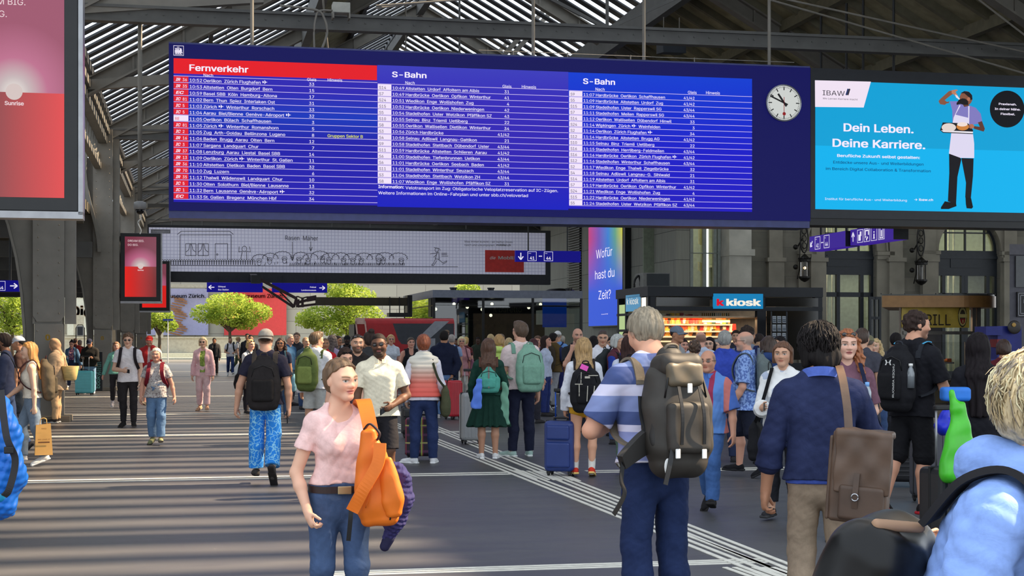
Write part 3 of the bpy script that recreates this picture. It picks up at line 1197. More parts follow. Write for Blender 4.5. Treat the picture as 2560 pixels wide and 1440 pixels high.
def add_glasses(b,root,dark=True,up=False,thin=False):
	fr=mat((20,18,18),rough=.25)
	ln=mat((14,12,14),rough=.08,spec=.8)if dark else glass((.9,.92,.92),'spectacle lens')
	z=.36 if up else .005
	y=-.36 if up else-.435
	tz=.06 if up else 0.0
	mb=MB()
	for sg in(1,-1):
		cx=sg*.155
		ring=[b.Hd(cx+.088*math.cos(t),y+.06*abs(cx+.088*math.cos(t))*1.6,z+.062*math.sin(t))for t in np.linspace(0,2*math.pi,13)[:-1]]
		mb.tube(ring,.0016 if not dark else .002,5,closed=True)
		mb.tube([b.Hd(sg*.24,y+.09,z+.02),b.Hd(sg*.365,y+.25,z+.02+tz*.3),b.Hd(sg*.385,.06,z+.02-tz)],.002,5)
	mb.tube([b.Hd(-.07,y+.01,z+.02),b.Hd(0,y-.012,z+.03),b.Hd(.07,y+.01,z+.02)],.002,5)
	o=mb.build('sunglasses' if dark else 'glasses',fr,root,smooth=True)
	for sg in(1,-1):
		l=MB()
		cx=sg*.155
		c=b.Hd(cx,y+.06*.155*1.6-.006,z)
		ring=[b.Hd(cx+.085*math.cos(t),y+.06*abs(cx+.085*math.cos(t))*1.6,z+.06*math.sin(t))for t in np.linspace(0,2*math.pi,13)[:-1]]
		l.add([c]+ring,[(0,i+1,(i+1)%12+1)for i in range(12)])
		l.build('lens',ln,o)
	return o
def M_(c):
	return c if isinstance(c,bpy.types.Material)else cloth(c)
def person(px,d,H=None,yt=None,yaw=0.0,label='',pose=None,fem=False,skin='light',hair=None,top=None,over=None,bottom=None,shoes=((60,58,60),(40,40,42)),bulk=1.0,belly=0.0,hat=None,glasses=None,h=None,socks=None,group=None,fine=None,brow=None,beard=None,lip=None,rim=None,legs=True,z0=0.0,apart=None,eyes=(60,45,35)):
	X=(px-1280)/FPX*d
	if H is None:
		H=CH+(HY-yt)/FPX*d
	H0=H-(0.02 if hair or hat else 0.0)
	pose=dict(pose or{})
	b=Body(H0,fem,pose,bulk)
	b.belly=belly
	root=empty('person',(X,d,z0),R(yaw),label,'person',group)
	b.root=root
	if h is None:
		h=min(.026,max(.0065,d*.00050))
	near=h<.0125
	sk=SKIN[skin]if isinstance(skin,str)else skin
	hairc=hair[1]if hair else(70,55,45)
	br=brow or tuple(v*.7 for v in hairc)
	pr=b.torso()+b.neckp()+b.headp(h<.02)
	for n in 'LR':
		pr+=b.arm(n)+b.hand(n,near)
		if legs:
			pr+=b.leg(n)+b.foot(n)
	fn=None
	if fine:
		fn=(b.hc,b.hh*.62,fine)
	elif h>.009:
		fn=(b.hc,b.hh*.62,max(.006,h*.55))
	P,Q=surface(pr,h,None,fn)
	np_mesh('body',P,Q,skin_mat(),root,colors=face_tone(b,P,sk,h<.012,br,lip,beard,eyes,rim))
	hb=h*.9
	hs=random.Random(label).random()*6
	b.hs=hs
	if hair:
		st,hc=hair[0],hair[1]
		vol=hair[2]if len(hair)>2 else 0.0
		ln=hair[3]if len(hair)>3 else .9
		nz=strands(.0022 if near else .0016,.8,hs)
		if st in('afro','curl','wavy')or(len(hair)>4 and hair[4]=='curly'):
			nz=curls(.0065 if near else .005,1.0,hs)
		if st=='buzz':
			nz=None
		solid('hair',hair_solids(b,st,vol,ln),fine*.9 if fine else min(hb,.009 if d<40 else .02),hair_mat(hc),root,nz)
	if hat:
		add_hat(b,root,hat[0],hat[1],h,len(hat)>2 and hat[2])
	if glasses:
		add_glasses(b,root,'dark' in glasses,'up' in glasses)
	def garment(t,extra=0.0):
		if t is None:
			return
		off=t.get('off',.013)+extra
		hem=t.get('hem',-.055)
		cut=None
		pr=b.torso(off,hem,flare=t.get('flare',.022),hi=t.get('hi',.302 if t.get('neck')=='high' else .276),cap=True)
		sl=t.get('sl',.6)
		if sl:
			for n in 'LR':
				u=t.get('sl'+n,sl)
				if u:
					pr+=b.arm(n,off*.8,t.get('loose',.010),u)
		elif not t.get('strap'):
			for n,sg in(('L',1),('R',-1)):
				pr.append(el(b.T(sg*.07*H0,.01*H0,.25*H0),np.array([.03,.034,.035])*H0+off*.6,b.Rt,k=.03))
		nk=t.get('neck','crew')
		if nk=='high':
			pr+=[rc(b.neck0-vec(0,0,.02),b.neck0+(b.neck1-b.neck0)*.55,.043*H0,.038*H0,k=.02)]
		if nk=='hood':
			pr+=[rc(b.T(-.03*H0,.065*H0,.285*H0),b.T(.03*H0,.065*H0,.285*H0),.036*H0,.036*H0,k=.03)]
		if nk=='crew':
			pr.append(el(b.T(0,-.045*H0,.318*H0),np.array([.038,.04,.038])*H0,b.Rt,k=.01,op='s'))
		if nk=='scoop':
			pr.append(el(b.T(0,-.060*H0,.290*H0),np.array([.058,.075,.060])*H0,b.Rt,k=.01,op='s'))
			pr.append(el(b.T(0,.03*H0,.325*H0),np.array([.055,.07,.05])*H0,b.Rt,k=.01,op='s'))
		if nk=='tank':
			pr.append(el(b.T(0,-.065*H0,.285*H0),np.array([.048,.06,.075])*H0,b.Rt,k=.01,op='s'))
			for sg in(1,-1):
				pr.append(el(b.T(sg*.122*H0,0,.245*H0),np.array([.05,.07,.06])*H0,b.Rt,k=.01,op='s'))
		if nk=='v':
			pr.append(el(b.T(0,-.07*H0,.27*H0),np.array([.028,.05,.07])*H0,b.Rt,k=.01,op='s'))
		if nk=='strapless':
			pr.append(box(b.T(0,0,.30*H0),np.array([.3,.3,.085])*H0,.002,b.Rt,k=.004,op='s'))
		if t.get('open'):
			pr.append(box(b.T(0,-.1*H0,.09*H0),(t['open'],.08*H0,.30*H0),.01,b.Rt,k=.01,op='s'))
		o=solid(t.get('name','t_shirt'),pr,hb,M_(t['c']),root,folds(t.get('wr',.0055),t.get('wf',1.0),hs,ridge=.6))
		if nk=='collar':
			ring=[]
			for k in range(17):
				a=-math.pi*.5+.22+(2*math.pi-.44)*k/16
				ring.append(b.T(.050*H0*math.cos(a)*(1 if not fem else .88),.010*H0+.050*H0*math.sin(a),(.292+.010*math.sin(a))*H0))
			ribbon('collar',ring,.042,.006,M_(t.get('cc',t['c'])),o,wdir=b.Rt@vec(0,0,1),n=3)
		return o
	garment(top)
	garment(over,.012)
	if bottom:
		t=bottom
		off=t.get('off',.009)
		nm=t.get('name','trousers')
		if t.get('kind')=='skirt':
			za=np.array([t['len']-.55,-.12,-.03,.02,.07])*H0
			w=np.array([.055+t.get('flare',.03),.05+t.get('flare',.03)*.4,.048,.043,.034])*H0
			r=np.array([.075+t.get('flare',.03)*.6,.07,.066,.058,.051])*H0
			nf=t.get('pleats',0)
			nz=(lambda X,Y,Z:F32(.012)*np.sin(14*np.arctan2(Y,X))*np.clip(-(Z-b.P[2])*3,0,1))if nf else folds(.003,1,hs)
			o=solid(nm,[loft(b.P,I3,za,w,r,np.array([.01]*5)*H0,flat_lo=True,flat_hi=True)],hb,M_(t['c']),root,nz)
		else:
			pr=b.torso(off,None,hi=t.get('hi',.062),waistx=0)
			for n in 'LR':
				pr+=b.leg(n,off,t.get('loose',.012),t.get('len',1.97))
			o=solid(nm,pr,hb,M_(t['c']),root,folds(t.get('wr',.004),t.get('wf',1.3),hs+2,ridge=.6))
		if t.get('belt'):
			zb=t.get('beltz',.050)*H0
			ring=[b.T((.036 if not fem else .034)*H0*np.sign(math.cos(a))*min(1,abs(math.cos(a))*3)+(.068 if not fem else .070)*H0*math.cos(a),.006*H0+(.066 if not fem else .068)*H0*math.sin(a),zb)for a in np.linspace(0,2*math.pi,25)]
			ribbon('belt',ring,.035,.006,mat(t['belt'],rough=.5),o,wdir=b.Rt@vec(0,0,1),n=2)
	if shoes and legs:
		for n in 'LR':
			u,so=b.shoe(n)
			o=solid('shoe',u,min(hb,.012 if d<60 else .02),M_(shoes[0]),root)
			if o and d<45:
				solid('sole',so,min(hb,.012),M_(shoes[1]),o)
			if socks:
				hip,kn,an,fd,up,heel,toe=b.legs[n]
				q=an+(kn-an)*socks[1]
				solid('sock',[rc(an-up*.02*H0,q,.024*H0,.027*H0)],min(hb,.01),M_(socks[0]),root)
	return b

# SETTING: floor, roof, steelwork, walls, street
STEEL=mat((128,124,116),rough=.55,var=.10,scale=3,spec=.35)
STEEL_D=mat((92,92,90),rough=.55,var=.12,scale=3,spec=.35)
STEEL_W=mat((138,130,118),rough=.6,var=.12,scale=4)
DARK=mat((26,28,32),rough=.5)
BLACK=mat((12,12,14),rough=.4)
WHITE=mat((226,226,222),rough=.5,var=.04)
CHROME=mat((190,192,196),rough=.25,metal=.9,var=.03)
BOARDS=mat((160,154,124),rough=.8,var=.2,scale=3)
STONE=mat((124,119,107),rough=.85,var=.16,scale=1.4,bump=.25)
STONE_L=mat((176,173,162),rough=.85,var=.14,scale=1.6,bump=.2)
def floor_mat():
	def build(m,n,b):
		tc=N(n,'ShaderNodeTexCoord')
		n1=N(n,'ShaderNodeTexNoise')
		n1.inputs['Scale'].default_value=.35
		n1.inputs['Detail'].default_value=5
		mp=N(n,'ShaderNodeMapping')
		mp.inputs['Scale'].default_value=(.7,2.4,1)
		n2=N(n,'ShaderNodeTexNoise')
		n2.inputs['Scale'].default_value=1.6
		n2.inputs['Detail'].default_value=8
		n3=N(n,'ShaderNodeTexNoise')
		n3.inputs['Scale'].default_value=14
		n3.inputs['Detail'].default_value=3
		r1=N(n,'ShaderNodeValToRGB')
		r1.color_ramp.elements[0].position=.32
		r1.color_ramp.elements[1].position=.7
		r1.color_ramp.elements[0].color=srgb((70,70,74))+(1,)
		r1.color_ramp.elements[1].color=srgb((90,89,90))+(1,)
		r2=N(n,'ShaderNodeValToRGB')
		r2.color_ramp.elements[0].position=.70
		r2.color_ramp.elements[1].position=.76
		r2.color_ramp.elements[0].color=(0,0,0,1)
		r2.color_ramp.elements[1].color=(.22,.22,.22,1)
		mx=N(n,'ShaderNodeMix',data_type='RGBA')
		mx.inputs[7].default_value=srgb((150,148,142))+(1,)
		ad=N(n,'ShaderNodeMath',operation='ADD')
		ad.inputs[1].default_value=0
		ml=N(n,'ShaderNodeMath',operation='MULTIPLY_ADD')
		ml.inputs[1].default_value=.6
		n.links.new(tc.outputs['Object'],n1.inputs['Vector'])
		n.links.new(tc.outputs['Object'],mp.inputs[0])
		n.links.new(mp.outputs[0],n2.inputs['Vector'])
		n.links.new(tc.outputs['Object'],n3.inputs['Vector'])
		n.links.new(n2.outputs['Fac'],ml.inputs[0])
		n.links.new(n1.outputs['Fac'],ad.inputs[0])
		n.links.new(ad.outputs[0],ml.inputs[2])
		sc=N(n,'ShaderNodeMath',operation='MULTIPLY')
		sc.inputs[1].default_value=.62
		n.links.new(ml.outputs[0],sc.inputs[0])
		n.links.new(sc.outputs[0],r1.inputs[0])
		n.links.new(n3.outputs['Fac'],r2.inputs[0])
		n.links.new(r2.outputs[0],mx.inputs[0])
		n.links.new(r1.outputs[0],mx.inputs[6])
		n.links.new(mx.outputs[2],b.inputs['Base Color'])
		rr=N(n,'ShaderNodeMapRange')
		rr.inputs[3].default_value=.34
		rr.inputs[4].default_value=.56
		n.links.new(n2.outputs['Fac'],rr.inputs[0])
		n.links.new(rr.outputs[0],b.inputs['Roughness'])
		b.inputs['Specular IOR Level'].default_value=.4
	return base_mat('asphalt hall floor',build)
T_END=112.0
mb=MB().box(-60,60,-4,T_END,-.3,0)
structure('floor',mb,floor_mat())
mb=MB().box(-90,90,T_END,146,-.35,-.06)
structure('street_pavement',mb,mat((104,102,98),rough=.8,var=.1))
mb=MB().box(-90,90,134,146,-.06,.10)
mb.box(-90,90,136.5,146,.10,.45)
structure('kerb',mb,mat((176,176,160),rough=.85))
LINE=mat((225,222,210),rough=.6,var=.12,scale=12)
def floor_pt(px,py):
	d=CH*FPX/(py-HY)
	return(px-1280)/FPX*d,d
def hall_of(x,y):
	return x*CA+y*SA,-x*SA+y*CA
mb=MB()
for y0 in(926,951,985,1027,1078,1183,1428):
	x,d=floor_pt(1280,y0 if y0<1428 else 1421)
	s_,t_=hall_of(x,d)
	n_=3 if y0>1400 else 2
	w_,g_=(.045,.085)if n_==3 else(.10,.24)
	s0,s1=-34,26
	for i in range(n_):
		t=t_+(i-(n_-1)/2)*g_
		spans=[(s0,s1)]
		if y0==1183:
			spans=[(s0,3.75),(4.75,s1)]
		if y0==1428:
			spans=[(1.9 if False else .9,4.1),(5.4,s1)]
		if y0 in(1078,1027):
			spans=[(s0,5.2 if y0==1078 else 5.4)]
		for a,b_ in spans:
			mb.box(a,b_,t-w_/2,t+w_/2,0,.004)
structure('trim_1',mb,LINE)
mb=MB()
pa,pb=floor_pt(1040,1083),floor_pt(1800,1383)
pc,pd=floor_pt(1040,1051),floor_pt(1990,1432)
for(a,b_),nl in(((pa,pb),3),((pc,pd),3)):
	(s0,t0),(s1,t1)=hall_of(*a),hall_of(*b_)
	dx,dy=s1-s0,t1-t0
	L=math.hypot(dx,dy)
	ux,uy=dx/L,dy/L
	for i in range(nl):
		o=(i-(nl-1)/2)*.092
		p=(s0-uy*o-ux*30,t0+ux*o-uy*30)
		q=(s1-uy*o+ux*6,t1+ux*o+uy*6)
		mb.bar((p[0],p[1],.0045),(q[0],q[1],.0045),.044,.006)
structure('trim_2',mb,LINE)
mb=MB()
for i in range(8):
	a,c=floor_pt(1288+15.5*i,1177+.6*i),floor_pt(1340+15.5*i,1199+.6*i)
	mb.bar(hall_of(*a)+(.005,),hall_of(*c)+(.005,),.04,.006)
for i in range(9):
	a,c=floor_pt(1812+24*i,1420),floor_pt(1912+24*i,1456)
	mb.bar(hall_of(*a)+(.005,),hall_of(*c)+(.005,),.04,.006)
structure('trim_3',mb,LINE)

# roof: rafters, glazing with slats, boarded parts
EAVE,S_L,RIDGE_S,S_R,PITCH=8.3,-2.8,8.7,21.0,math.tan(R(29.5))
Z_RIDGE=EAVE+(RIDGE_S-S_L)*PITCH
def roof_z(s):
	return Z_RIDGE-abs(s-RIDGE_S)*PITCH
BAY=9.35
T0=31.94-3*BAY
FRAMES=[T0+BAY*i for i in range(0,12)]
SLAT=mat((58,60,64),rough=.6)
def slats(s0,s1,t0,t1,step=.92,w=.42,th=.05,lift=.30):
	m=MB()
	n=int((t1-t0)/step)
	for i in range(n):
		t=t0+(i+.5)*step
		m.bar((s0,t,roof_z(s0)+lift),(s1,t,roof_z(s1)+lift),w,th)
	k=max(1,int(abs(s1-s0)/3.0))
	for j in range(k+1):
		s=s0+(s1-s0)*j/k
		m.bar((s,t0,roof_z(s)+lift-.14),(s,t1,roof_z(s)+lift-.14),.12,.22)
	return m
mb=slats(-2.6,3.6,10,104)
structure('ceiling_slats',mb,SLAT)
mb=slats(6.0,8.6,6,104)
structure('ceiling_lantern_left',mb,SLAT)
mb=slats(8.8,14.0,6,104)
structure('ceiling_lantern_right',mb,SLAT)
mb=MB()
for s0,s1,tt0 in((3.6,6.0,6),(14.0,20.9,5)):
	z0,z1=roof_z(s0)+.3,roof_z(s1)+.3
	mb.quad((s0,tt0,z0),(s1,tt0,z1),(s1,104,z1),(s0,104,z0))
	mb.quad((s0,tt0,z0+.12),(s0,104,z0+.12),(s1,104,z1+.12),(s1,tt0,z1+.12))
structure('ceiling',mb,BOARDS)
mb=MB().box(20.9,62,2,64,18.0,18.3)  # unseen slab added to stop sun leaking in past the right eave
structure('ceiling_sun_block',mb,BOARDS)
mb=MB()
for t in np.arange(20,104,1.25):
	mb.bar((14.0,t,roof_z(14.0)+.2),(20.9,t,roof_z(20.9)+.2),.16,.22)
for s in(16.4,18.7,20.8):
	zz=roof_z(s)+.05
	mb.bar((s,16,zz),(s,104,zz),.2,.3)
structure('ceiling_joists',mb,mat((120,116,96),rough=.8))
for i,t in enumerate(FRAMES):
	if t<8:
		continue
	mb=MB()
	for s0,s1,dz in((S_L,RIDGE_S,0),(RIDGE_S,S_R,0)):
		z0,z1=roof_z(s0),roof_z(s1)
		for o in(-.42,0.02):
			mb.bar((s0,t,z0+o),(s1,t,z1+o),.34,.05)
		mb.bar((s0,t,z0-.2),(s1,t,z1-.2),.05,.42)
		n_=9
		for k in range(1,n_):
			f=k/n_
			s=s0+(s1-s0)*f
			z=z0+(z1-z0)*f
			mb.bar((s,t-.03,z-.40),(s,t-.03,z),.06,.10,up=(0,1,0))
	mb.bar((S_L,t,EAVE-.1),(S_L+4.2,t,EAVE+.35),.22,.26)
	f=MB()
	structure('beam_%d'%(i+1),mb,STEEL)
	if i%2==1:
		mb=MB()
		mb.bar((S_L,t,EAVE+.02),(S_R,t,EAVE+.02),.26,.06)
		mb.bar((S_L,t,EAVE-.26),(S_R,t,EAVE-.26),.26,.06)
		mb.bar((S_L,t-.05,EAVE-.12),(S_R,t-.05,EAVE-.12),.03,.26)
		for s in np.arange(S_L+.5,S_R,.34):
			mb.box(s,s+.03,t-.085,t-.06,EAVE-.13,EAVE-.10)
		mb.bar((RIDGE_S,t,EAVE),(RIDGE_S,t,Z_RIDGE-.3),.06,.06,up=(0,1,0))
		for sg in(-1,1):
			mb.bar((RIDGE_S,t,EAVE),(RIDGE_S+sg*6,t,roof_z(RIDGE_S+6)-.3),.07,.07,up=(0,1,0))
		structure('beam_tie_%d'%(i+1),mb,STEEL_D)
mb=MB()
for s,z,h_ in((RIDGE_S,Z_RIDGE-.2,.5),(3.6,roof_z(3.6)-.35,.7),(13.6,roof_z(13.6)-.45,.8),(S_L,EAVE-.2,.5)):
	mb.bar((s,8,z),(s,104,z),.26,h_)
structure('beam_purlin',mb,STEEL_D)
for k,t in enumerate((55.2,64.5)):
	mb=MB()
	pts=[(4.2,10.9),(9.0,11.75),(13.9,10.7)]
	for(s0,z0),(s1,z1)in zip(pts[:-1],pts[1:]):
		mb.bar((s0,t,z0),(s1,t,z1),.07,.62)
		for o in(-.33,.33):
			mb.bar((s0,t-.02,z0+o),(s1,t-.02,z1+o),.34,.06)
		for q in np.linspace(.1,.9,5):
			mb.box(s0+(s1-s0)*q-.03,s0+(s1-s0)*q+.03,t-.09,t-.03,z0+(z1-z0)*q-.3,z0+(z1-z0)*q+.3)
	mb.bar((9,t-.1,9.6),(13.2,t-.1,14.4),.16,.16,up=(0,1,0))
	mb.bar((9.3,t-.1,9.6),(13.5,t-.1,14.4),.16,.16,up=(0,1,0))
	structure('beam_girder_%d'%(k+1),mb,STEEL)
mb=MB().box(3.8,17.6,74,74.3,8.3,12.4)
mb.box(13.6,30,70,70.3,7.9,14)
structure('wall_bulkhead',mb,mat((40,42,44),rough=.7))
mb=MB()
for a,b_ in(((3.5,30,8.1),(12.5,33,10.2)),((3.5,30,8.15),(13.5,30,9.3)),((10.5,31,9.2),(20,31.5,7.8)),((9,33,10.2),(18,31,7.5)),((.3,49,8.6),(1.8,49.3,14)),((.0,49,8.6),(-.6,49.3,14)),((2.0,30,13),(2.9,33,7)),((6.4,47,6.5),(6.4,47,15)),((18.2,30,7.6),(15.5,31,10)),((18.4,30,7.6),(19.6,31,10.5))):
	mb.tube([a,b_],.022,6)
structure('beam_rods',mb,STEEL)

# columns on the left with their arches
def rivets(m,x0,x1,z0,z1,nx,nz,y,r=.018):
	for i in range(nx):
		for k in range(nz):
			m.ball((x0+(x1-x0)*(i/max(1,nx-1)),y,z0+(z1-z0)*k/max(1,nz-1)),r,4,1,.6,1)
def make_column(t,idx,label,near):
	root=empty('steel_column',HS(-2.80,t),HA,label,'column','riveted hall columns')
	m=MB()
	m.box(-.27,.27,-.25,.25,.0,1.94)
	m.build('pedestal',STEEL,root,bevel=.012)
	m=MB().box(-.36,.42,-.34,.34,0,.12)
	m.build('base_plate',mat((120,112,98),rough=.7),root,bevel=.01)
	m=MB()
	m.prism([(-.30,2.10),(-.22,1.98),(.22,1.98),(.30,2.10),(.30,4.6),(-.30,4.6)],-.24,-.19)
	m.box(-.26,.26,-.19,.19,1.94,8.3)
	m.box(-.30,.30,-.24,-.19,4.6,8.3)
	m.box(.30,.50,-.12,.20,1.94,8.1)
	m.box(-.31,-.26,-.2,.2,1.94,8.3)
	m.build('shaft',STEEL,root)
	m=MB()
	rivets(m,-.2,.2,2.15,7.9,2,24 if near else 12,-.245)
	rivets(m,-.21,.21,.3,1.8,2,6,-.255)
	m.build('rivets',STEEL_W,root,smooth=True)
	m=MB()
	prof=[]
	for k in range(13):
		a=k/12
		prof.append((-.32-.14-3.6*a**2.2,1.0+5.4*(1-(1-a)**1.9)))
	for i in range(12):
		(x0,z0),(x1,z1)=prof[i],prof[i+1]
		m.prism([(x0,z0),(x1,z1),(-.30,z1+.001),(-.30,z0)][::-1],-.03,.03)
		m.bar((x0,0,z0),(x1,0,z1),.30,.05,up=(1,0,0))
	m.box(-3.9,-.3,-.03,.03,6.4,7.4)
	m.build('arch_bracket',STEEL,root)
	m=MB()
	for k in range(10):
		a0,a1=k/10,(k+1)/10
		f=lambda a:(-.1-.55*math.sin(a*2.4)**2*(1-a*.3),4.4+4.2*a)
		(x0,z0),(x1,z1)=f(a0),f(a1)
		m.bar((x0,-.26,z0),(x1,-.26,z1),.30,.10,up=(1,0,0))
	m.build('rib',STEEL,root)
	zl=CH+(HY-(843 if idx==0 else 845))/FPX*D_of(-2.8,t)
	m=MB()
	put_text(m,'0',-.02,zl-.06,.22,-.2565 if True else 0,bold=.03,align='c')
	m.build('number',mat((196,158,50),rough=.6),root)
	return root
for i,k in enumerate((31.94,50.64,69.34,88.04)):
	make_column(k,i,('grey riveted steel column with yellow zero, nearest of the row on the left','riveted steel column carrying the fully visible red portrait screen','riveted steel column behind the half hidden red screen','farthest riveted steel column before the street')[i],i<2)
mb=MB().box(-40,-3.2,8,104,5.6,5.9)
for t in np.arange(10,104,4.67):
	mb.box(-40,-3.2,t,t+.3,5.1,5.6)
structure('ceiling_aisle',mb,mat((92,86,72),rough=.8))
mb=MB()
for t in np.arange(12.5,104,9.35):
	mb.box(-34,-3.1,t,t+.25,4.2,4.7)
structure('beam_aisle',mb,STEEL_D)
mb=MB()
for t in np.arange(14,104,1.0):
	mb.bar((-2.95,t,7.2),(-2.95,t+1,8.1),.06,.06)
mb.bar((-2.95,12,7.15),(-2.95,104,7.15),.2,.2)
mb.box(-3.3,-2.6,12,104,8.15,8.35)
structure('beam_lattice',mb,STEEL)

# right-hand walls
SW=19.9
def panel_mat():
	def build(m,n,b):
		tc=N(n,'ShaderNodeTexCoord')
		sp=N(n,'ShaderNodeSeparateXYZ')
		cb=N(n,'ShaderNodeCombineXYZ')
		br=N(n,'ShaderNodeTexBrick')
		br.offset=.5
		br.inputs['Color1'].default_value=srgb((166,166,154))+(1,)
		br.inputs['Color2'].default_value=srgb((156,156,146))+(1,)
		br.inputs['Mortar'].default_value=srgb((84,84,80))+(1,)
		br.inputs['Scale'].default_value=1
		br.inputs['Mortar Size'].default_value=.012
		br.inputs['Brick Width'].default_value=5.2
		br.inputs['Row Height'].default_value=1.25
		mp=N(n,'ShaderNodeMapping')
		mp.inputs['Scale'].default_value=(1.3,1.3,.12)
		no=N(n,'ShaderNodeTexNoise')
		no.inputs['Scale'].default_value=6
		mx=N(n,'ShaderNodeMix',data_type='RGBA',blend_type='MULTIPLY')
		mx.inputs[0].default_value=.35
		n.links.new(tc.outputs['Object'],sp.inputs[0])
		n.links.new(sp.outputs[1],cb.inputs[0])
		n.links.new(sp.outputs[2],cb.inputs[1])
		n.links.new(cb.outputs[0],br.inputs['Vector'])
		n.links.new(tc.outputs['Object'],mp.inputs[0])
		n.links.new(mp.outputs[0],no.inputs['Vector'])
		n.links.new(br.outputs['Color'],mx.inputs[6])
		n.links.new(no.outputs['Fac'],mx.inputs[7])
		n.links.new(mx.outputs[2],b.inputs['Base Color'])
		b.inputs['Roughness'].default_value=.8
	return base_mat('concrete wall panels',build)
tA,tB=T_at(1690,SW),T_at(1372,SW)
mb=MB().box(SW,SW+.6,tA,tB+8,0,13)
structure('wall_panels',mb,panel_mat())
tv0,tv1=T_at(1454,SW),T_at(1423,SW)
mb=MB()
for z in np.arange(3.4,9.5,.13):
	mb.box(SW-.12,SW-.02,tv0,tv1,z,z+.07)
mb.box(SW-.02,SW,tv0,tv1,3.3,9.6)
structure('wall_louvre',mb,DARK)
tc_=T_at(1573,SW)
mb=MB().box(SW-.30,SW-.02,tc_-.35,tc_,2.5,9.5)
structure('wall_channel',mb,DARK)
TF=62.0
def ashlar():
	def build(m,n,b):
		tc=N(n,'ShaderNodeTexCoord')
		sp=N(n,'ShaderNodeSeparateXYZ')
		cb=N(n,'ShaderNodeCombineXYZ')
		br=N(n,'ShaderNodeTexBrick')
		br.inputs['Color1'].default_value=srgb((130,125,113))+(1,)
		br.inputs['Color2'].default_value=srgb((114,111,100))+(1,)
		br.inputs['Mortar'].default_value=srgb((100,97,90))+(1,)
		br.inputs['Scale'].default_value=1
		br.inputs['Mortar Size'].default_value=.008
		br.inputs['Brick Width'].default_value=1.5
		br.inputs['Row Height'].default_value=.62
		no=N(n,'ShaderNodeTexNoise')
		no.inputs['Scale'].default_value=1.8
		no.inputs['Detail'].default_value=6
		mx=N(n,'ShaderNodeMix',data_type='RGBA',blend_type='MULTIPLY')
		mx.inputs[0].default_value=.55
		n.links.new(tc.outputs['Object'],sp.inputs[0])
		n.links.new(sp.outputs[0],cb.inputs[0])
		n.links.new(sp.outputs[2],cb.inputs[1])
		n.links.new(cb.outputs[0],br.inputs['Vector'])
		n.links.new(tc.outputs['Object'],no.inputs['Vector'])
		n.links.new(br.outputs['Color'],mx.inputs[6])
		n.links.new(no.outputs['Fac'],mx.inputs[7])
		n.links.new(mx.outputs[2],b.inputs['Base Color'])
		b.inputs['Roughness'].default_value=.85
	return base_mat('stone ashlar wall',build)
def s_at(px):
	return S_at(px,TF)
def z_at(px,y):
	return Z_of(y,D_of(S_at(px,TF),TF))
ASH=ashlar()
sP0,sP1=s_at(1805),s_at(1860)
mb=MB().box(sP0,sP1,TF-.9,TF+.6,0,13)
mb.box(sP0-.03,sP1+.12,TF-1.0,TF+.6,z_at(1830,642),z_at(1830,626))
structure('wall_pier',mb,STONE_L)
arches=[]
for pc_,pw in((2112,78),(2422,78)):
	sc_=s_at(pc_)
	hw=(s_at(pc_+pw)-s_at(pc_-pw))/2
	arches.append((sc_,hw,z_at(pc_,627)))
mb=MB()
def arch_pts(sc_,hw,zs,n=16,grow=0.0):
	return[(sc_+(hw+grow)*math.cos(a),zs+(hw+grow)*math.sin(a))for a in np.linspace(math.pi,0,n+1)]
edges=[sP1+.0]+[q for a in arches for q in(a[0]-a[1],a[0]+a[1])]+[s_at(2900)]
for i in range(0,len(edges),2):
	mb.box(edges[i],edges[i+1],TF,TF+.7,0,13)
for sc_,hw,zs in arches:
	pts=arch_pts(sc_,hw,zs)
	for(x0,z0),(x1,z1)in zip(pts[:-1],pts[1:]):
		mb.prism([(x0,z0),(x1,z1),(x1,13),(x0,13)],TF,TF+.7)
structure('wall_facade',mb,ASH)
mb=MB()
for sc_,hw,zs in arches:
	p0,p1=arch_pts(sc_,hw,zs,20),arch_pts(sc_,hw,zs,20,.42)
	for i in range(20):
		mb.prism([p0[i],p0[i+1],p1[i+1],p1[i]],TF-.12,TF+.02)
	p0,p1=arch_pts(sc_,hw,zs,20,.42),arch_pts(sc_,hw,zs,20,.50)
	for i in range(20):
		mb.prism([p0[i],p0[i+1],p1[i+1],p1[i]],TF-.2,TF+.02)
	for sg in(-1,1):
		x0=sc_+sg*hw
		x1=x0+sg*.72
		a_,b_=min(x0,x1),max(x0,x1)
		mb.box(a_-.03,b_+.05,TF-.24,TF+.02,zs-.18,zs-.02)
		mb.box(a_,b_+.02,TF-.18,TF+.02,zs-.36,zs-.18)
		mb.box(a_,b_,TF-.12,TF+.02,0,zs-.36)
for px_ in(1935,2040,2235,2318,2520):
	x=s_at(px_)
	mb.box(x-.35,x+.35,TF-.3,TF+.02,0,z_at(px_,655))
	mb.box(x-.30,x+.30,TF-.24,TF+.02,z_at(px_,650),12)
	mb.box(x-.42,x+.42,TF-.36,TF+.02,z_at(px_,655),z_at(px_,645))
structure('trim_4',mb,STONE)
mb=MB().box(sP1,s_at(2900),TF+4.5,TF+4.6,0,13)
mb.box(sP1,s_at(2900),TF+.7,TF+4.5,4.9,5.0)
structure('wall_interior',mb,mat((150,158,140),rough=.8))
ld=bpy.data.lights.new('room_lamp','AREA')
ld.energy=150
ld.size=10
ld.size_y=2.5
ld.shape='RECTANGLE'
ld.color=(1,.96,.80)
lo=bpy.data.objects.new('room_lamp',ld)
lo.location=HS(s_at(2270),TF+2.6,4.85)
lo.rotation_euler=(0,0,HA)
COL.objects.link(lo)
ld2=ld.copy()
ld2.energy=220
lo2=bpy.data.objects.new('room_lamp',ld2)
lo2.location=HS(s_at(2270),TF+2.6,10)
lo2.rotation_euler=(0,0,HA)
COL.objects.link(lo2)
FRAME_D=mat((20,26,34),rough=.5)
PANE=glass((.82,.86,.78),'window glass')
